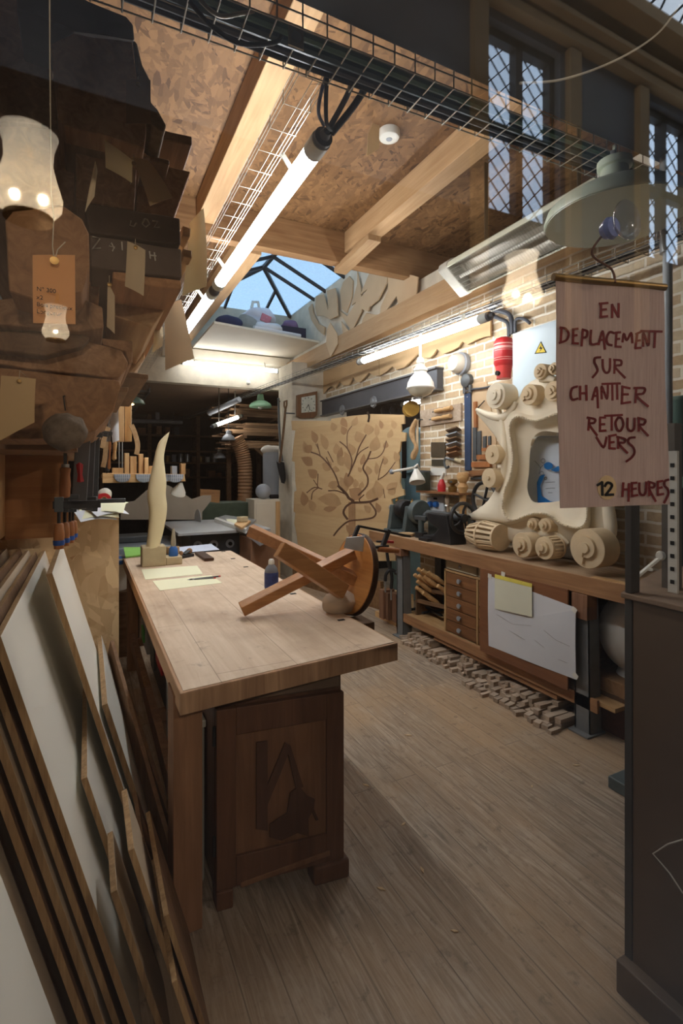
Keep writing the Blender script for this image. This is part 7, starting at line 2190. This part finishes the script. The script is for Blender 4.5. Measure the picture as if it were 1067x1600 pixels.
# arched template, saws and tables behind the bench
yy = 6.4
P = [(188, 812), (190, 795), (196, 785), (210, 783), (225, 770), (240, 757), (262, 758), (285, 770), (300, 780), (318, 774), (330, 774), (330, 782), (316, 800), (316, 812)]
tag(B().prism([AY(x, y, yy) for x, y in P], (0, .03, 0)).out('arched_template', plain('grey_plywood', srgb(146, 134, 118), .75, 0, .2, .08, 5)), 'large grey plywood template with arched top standing behind the flame', 'template')
sw = thing('table_saw', 'sliding table saw with aluminium table beyond the bench', 'table saw', (1.3, 5.8, 0))
B().box(1.0, 1.7, 5.35, 6.2, 0, .95).out('body', plain('saw_grey', srgb(160, 160, 156), .5, 0, .4, .06), sw, bevel=.01)
B().box(.80, 1.75, 5.15, 6.4, .955, .985).out('table', plain('saw_table', srgb(176, 178, 178), .4, .4, .5, .08), sw, bevel=.004)
SZ = 1.0
sl = B().prism([AZ(335, 812, SZ), AZ(385, 830, SZ), AZ(400, 814, SZ), AZ(352, 807, SZ)], (0, 0, .02)).out('sliding_table', STEEL, sw, bevel=.003)
B().prism([AZ(335, 816, SZ - .02), AZ(384, 834, SZ - .02), AZ(384, 832, SZ - .02) + Vector((.02, .02, 0)), AZ(336, 814, SZ - .02) + Vector((.02, .02, 0))], (0, 0, .045)).out('rail', CASTW, sw)
B().prism([AZ(352, 811, SZ + .021), AZ(372, 812, SZ + .021), AZ(378, 818, SZ + .021), AZ(360, 818, SZ + .021)], (0, 0, .002)).out('cover_sheet', PAPERY, sl)
B().lathe([(0, -.002), (.13, -.002), (.13, .002), (0, .002)], (1.2, 6.25, 1.0), (1, .1, 0), 30).out('blade', STEEL, sw)
pn = B().box(.95, 1.45, 5.31, 5.345, .70, .94).out('control_panel', plain('panel_dark', srgb(66, 68, 72), .5), sw, bevel=.004)
for x in (1.02, 1.18, 1.35):
    B().cyl((x, 5.308, .83), (x, 5.295, .83), .045, 18).out('dial', GREYP, pn)
    B().cyl((x, 5.294, .83), (x, 5.275, .83), .02, 14).out('knob', INKB, pn)
t = thing('planer_table', 'grey planer with flat table at the left beyond the bench', 'planer', (.5, 6.0, 0))
B().box(.15, .80, 5.55, 6.2, 0, .74).out('body', plain('planer_grey', srgb(120, 128, 136), .5), t, bevel=.01); B().box(.05, .86, 5.45, 6.3, .75, .83).out('table', plain('planer_top', srgb(146, 156, 166), .4, .3), t, bevel=.008)
B().box(.1, .7, 5.8, 6.1, .832, .90).out('fence', IRON, t, bevel=.01)
tag(B().box(.12, .42, 5.0, 5.25, 0, .55).out('plastic_crate', plain('white_blue_crate', srgb(206, 214, 222), .5), bevel=.02), 'white plastic crate standing left beyond the bench', 'crate')
t = thing('paint_bucket', 'white bucket with blue rim beside the crate beyond the bench', 'bucket', (.3, 4.95, 0)); c_ = AY(176, 850, 5.0)
B().lathe([(.11, 0), (.13, .28), (.125, .28), (.105, .01)], (c_.x, 4.86, .56), (0, 0, 1), 24).out('body', CASTW, t); B().lathe([(.131, .23), (.134, .235), (.134, .26), (.131, .265)], (c_.x, 4.86, .56), (0, 0, 1), 24).out('rim_band', BLUEP, t)
t['label'] = 'white bucket with blue rim on a stool beyond the bench'
tag(B().box(c_.x - .15, c_.x + .15, 4.72, 4.99, 0, .558).out('stool_crate', OLDX, bevel=.005), 'dark wooden box under the blue rimmed bucket', 'box')
t = thing('grey_bucket', 'dark grey bucket beside the blue rimmed one', 'bucket', (.5, 5.0, .5)); B().lathe([(.12, 0), (.14, .22), (.13, .22), (.11, .01)], (.50, 5.2, .56), (0, 0, 1), 24).out('body', plain('grey_bucket', srgb(110, 106, 104), .6), t); B().box(.44, .60, 5.08, 5.32, 0, .559).out('stand', OLDX, t)

# side table with boards right of the saw
OZ = .96
t = thing('outfeed_table', 'outfeed table with white sheet right of the saw', 'table', (1.7, 4.9, 0))
P = [AZ(382, 830, OZ), AZ(406, 848, OZ), AZ(428, 838, OZ), AZ(402, 820, OZ)]
B().prism(P, (0, 0, -.03)).out('tabletop', GREYP, t)
c_ = (P[0] + P[1] + P[2] + P[3]) / 4
B().box(c_.x - .14, c_.x + .14, c_.y - .2, c_.y + .2, .0, OZ - .031).out('cupboard', plain('brown_cupboard', srgb(150, 112, 86), .6), t)
B().prism([p.lerp(c_, .2) + Vector((0, 0, .001)) for p in P], (0, 0, .002)).out('white_sheet', PAPER, t)
P = [AZ(366, 822, SZ + .024), AZ(378, 828, SZ + .024), AZ(392, 817, SZ + .024), AZ(378, 812, SZ + .024)]
tag(B().prism(P, (0, 0, .025)).out('pine_board', PINEX, bevel=.003), 'pale pine board lying on the sliding table', 'board')
p = (P[0] + P[1] + P[2] + P[3]) / 4
tag(B().obox((p.x, p.y, SZ + .05 + .03), (.10, .07, .055), rotm(0, 0, .4)).out('brick_block', STONE, bevel=.006), 'small grey block on the pale pine board', 'block')
tag(B().prism([AY(313, 764, 6.9), AY(344, 766, 6.9), AY(343, 786, 6.9), AY(313, 782, 6.9)], (0, .04, 0)).out('brown_board', wood('brown_stood_board', srgb(176, 132, 84), srgb(140, 98, 60), 'x', .6)), 'brown board standing on edge on the green machine', 'board')
t = thing('green_planer', 'old dark green planing machine behind the table saw', 'machine', (1.75, 7.1, 0)); p = AY(313, 786, 6.95); q_ = AY(385, 795, 6.95)
B().box(p.x, q_.x, 6.86, 7.3, .9, p.z - .0).out('table', plain('old_green_machine', srgb(62, 74, 58), .5, .1, .4, .2, 12), t, bevel=.01); B().box(p.x + .1, q_.x - .1, 6.9, 7.2, 0, .9).out('body', plain('old_green_machine', srgb(62, 74, 58), .5), t)

# white cabinet, dust collector, hose
t = thing('white_cabinet', 'pale tall cabinet beside the pier at the back', 'cabinet', (2.3, 6.75, 0)); p, q_ = AY(397, 781, 6.6), AY(437, 781, 6.6)
B().box(p.x, q_.x, 6.6, 7.0, 0, p.z).out('body', plain('pale_cabinet', srgb(206, 196, 176), .6, 0, .3, .05), t, bevel=.004); B().box(q_.x - .06, q_.x - .0, 6.585, 6.599, .1, p.z - .03).out('edge_strip', PINEZ, t); B().box(p.x + .03, q_.x - .08, 6.588, 6.599, .1, p.z - .05).out('door', plain('pale_cabinet', srgb(206, 196, 176), .6), t, bevel=.003)
zc = p.z
t = thing('ear_defender', 'grey rounded helmet on top of the pale cabinet', 'helmet', AY(410, 772, 6.75)); c_ = AY(411, 770, 6.75); B().ball((c_.x, 6.75, zc + .105), .105, (1, 1, 1)).out('shell', GREYP, t); B().cyl((c_.x + .1, 6.75, zc + .03), (c_.x + .22, 6.75, zc + .03), .03, 12).out('strap', INKB, t)
t = thing('dust_collector', 'pale grey dust collector drum beside the shovels', 'dust collector', AY(427, 760, 7.9)); c_ = AY(427, 760, 7.9)
B().cyl((c_.x, 7.9, 0), (c_.x, 7.9, AY(427, 707, 7.9).z), .17, 24).out('drum', GREYP, t); bm = B().ball((c_.x - .0, 7.9, AY(427, 703, 7.9).z), 1, (.2, .18, .08)).jitter(.03, 9); bm.out('cloth_cover', plain('pale_cover', srgb(206, 200, 190), .8), t)
t = thing('dust_hose', 'brown ribbed dust hose hanging beside the stored planks', 'hose', AY(378, 700, 8.4))
P = spline([AY(368, 684, 8.4), AY(376, 700, 8.4), AY(382, 725, 8.4), AY(383, 760, 8.4), AY(382, 800, 8.4), AY(386, 830, 8.4)], 14)
B().tube(P, .12, 16, radii=[.115 + (.012 if i % 2 else 0) for i in range(len(P))]).out('hose', plain('hose_brown', srgb(164, 124, 88), .5, 0, .4, .05), t)

# stored planks on a rack at the back right
rk = thing('plank_rack', 'wooden rack carrying stored planks at the back', 'rack', (2.6, 9, 0))
xl, xr = AY(352, 700, 9.0).x, 3.5
shelves = [AY(400, 702, 9.0).z, AY(400, 683, 9.0).z, AY(400, 655, 9.0).z]
for x in (xl + .25, xl + .85, 3.4):
    B().box(x - .04, x + .04, 9.72, 9.8, 0, 2.84).out('post', OLDY, rk)
    for z in shelves:
        B().box(x - .03, x + .03, 8.6, 9.719, z - .05, z).out('arm', OLDY, rk)
B().bar(AY(398, 700, 8.7), AY(440, 735, 8.7), .07, .05).out('brace', BEAMX, rk)
random.seed(21)
pl0 = None
for si, z in enumerate(shelves):
    zz = z + .001; top = (shelves[si + 1] - .08) if si < 2 else 2.78
    while zz < top - .03:
        h_ = random.choice((.022, .03, .04)); y = 8.62 + random.uniform(0, .05)
        for row in range(3):
            w_ = random.uniform(.2, .28)
            if pl0 is None or random.random() < .12:
                o = B().box(-.6, .6, 0, .24, 0, .026).out('stored_plank', PLANKX, loc=(0, 0, 0)); pl0 = o
                tag(o, 'rough stored plank in the stacked piles at the back', 'plank', 'stored planks on the back rack')
            else:
                o = dup(pl0)
            o.scale = (random.uniform(.8, 1.15), w_ / .24, h_ / .026)
            o.location = (xl + .62 + random.uniform(-.22, .3), y, zz); y += w_ + .03
            o.rotation_euler = (0, 0, random.uniform(-.05, .05))
        zz += h_ + .003

# dark shelving on the back wall
bk = thing('back_shelving', 'dark shelving with pots along the back wall', 'shelving', (1.6, 12.6, 0))
zs = [AY(300, 704, 12.4).z, AY(300, 722, 12.4).z, AY(300, 745, 12.4).z, AY(300, 680, 12.4).z]
for z in zs:
    B().box(.2, 3.5, 12.4, 12.95, z - .04, z).out('shelf_board', OLDX, bk)
for x in (.3, 1.3, 2.4, 3.4):
    B().box(x - .04, x + .04, 12.42, 12.95, 0, 2.9).out('post', OLDY, bk)
random.seed(9)
px = 262
k = 0
while px < 345:
    z = zs[1]; c_ = AY(px, 720, 12.5)
    t = thing('paint_tin', 'small tin in the row on the dark back shelf', 'tin', (c_.x, 12.55, z), 'tins on the back shelf')
    r_ = random.uniform(.05, .075); h_ = random.uniform(.12, .2)
    m_ = random.choice((STEEL, BRASS, GREYP, OLDY, CASTW))
    B().lathe([(0, 0), (r_, 0), (r_, h_), (r_ * .95, h_ + .008), (0, h_ + .008)], (c_.x, 12.55, z + .001), (0, 0, 1), 16).out('body', m_, t); B().lathe([(r_ * 1.03, h_), (r_ * 1.03, h_ + .012), (0, h_ + .014)], (c_.x, 12.55, z + .001), (0, 0, 1), 16).out('lid', IRON, t)
    px += 10.5
random.seed(3)
for k in range(14):
    z = random.choice((zs[0], zs[2], zs[3]))
    x = .45 + k * .2
    if min(abs(x + .08 - q) for q in (1.3, 2.4, 3.4)) < .15:
        continue
    o = B().box(x, x + random.uniform(.1, .18), 12.42, 12.8, z + .001, z + random.uniform(.08, .2)).out('wooden_box', random.choice((OLDX, DRAWER, BLACK, DARKY)))
    tag(o, 'dim wooden box on the dark back shelving', 'box', 'boxes on the back shelving')
t = thing('pipe_light', 'unlit fluorescent pipe along the top of the back wall', 'light', AY(240, 656, 12.3)); p, q_ = AY(186, 657, 12.3), AY(285, 660, 12.3)
B().cyl(p, q_, .05, 14).out('tube', plain('unlit_tube', srgb(150, 152, 154), .4), t); B().obox(AY(246, 650, 12.3), (.08, .08, .16)).out('bracket', GREYP, t); B().cyl(p + Vector((.2, 0, .02)), (p.x + .2, p.y, 2.95), .012, 8).out('hanger', IRON, t); B().cyl(q_ + Vector((-.2, 0, .02)), (q_.x - .2, q_.y, 2.95), .012, 8).out('hanger', IRON, t)
for k, (px, py, yy, lab) in enumerate(((357, 688, 8.3, 'grey bell lamp hanging under the stored planks'), (343, 716, 9.5, 'small dim lamp low among the dark shelves'))):
    o = AY(px, py, yy)
    t = thing('workshop_lamp', lab, 'lamp', o); B().lathe([(.11, 0), (.112, .01), (.09, .06), (.045, .1), (.04, .16), (.0, .17)], o, (0, 0, 1), 24).out('lamp_shade', GREYP, t); B().cyl(o + Vector((0, 0, .16)), (o.x, o.y, 2.95), .006, 6).out('cord', RUBBER, t)
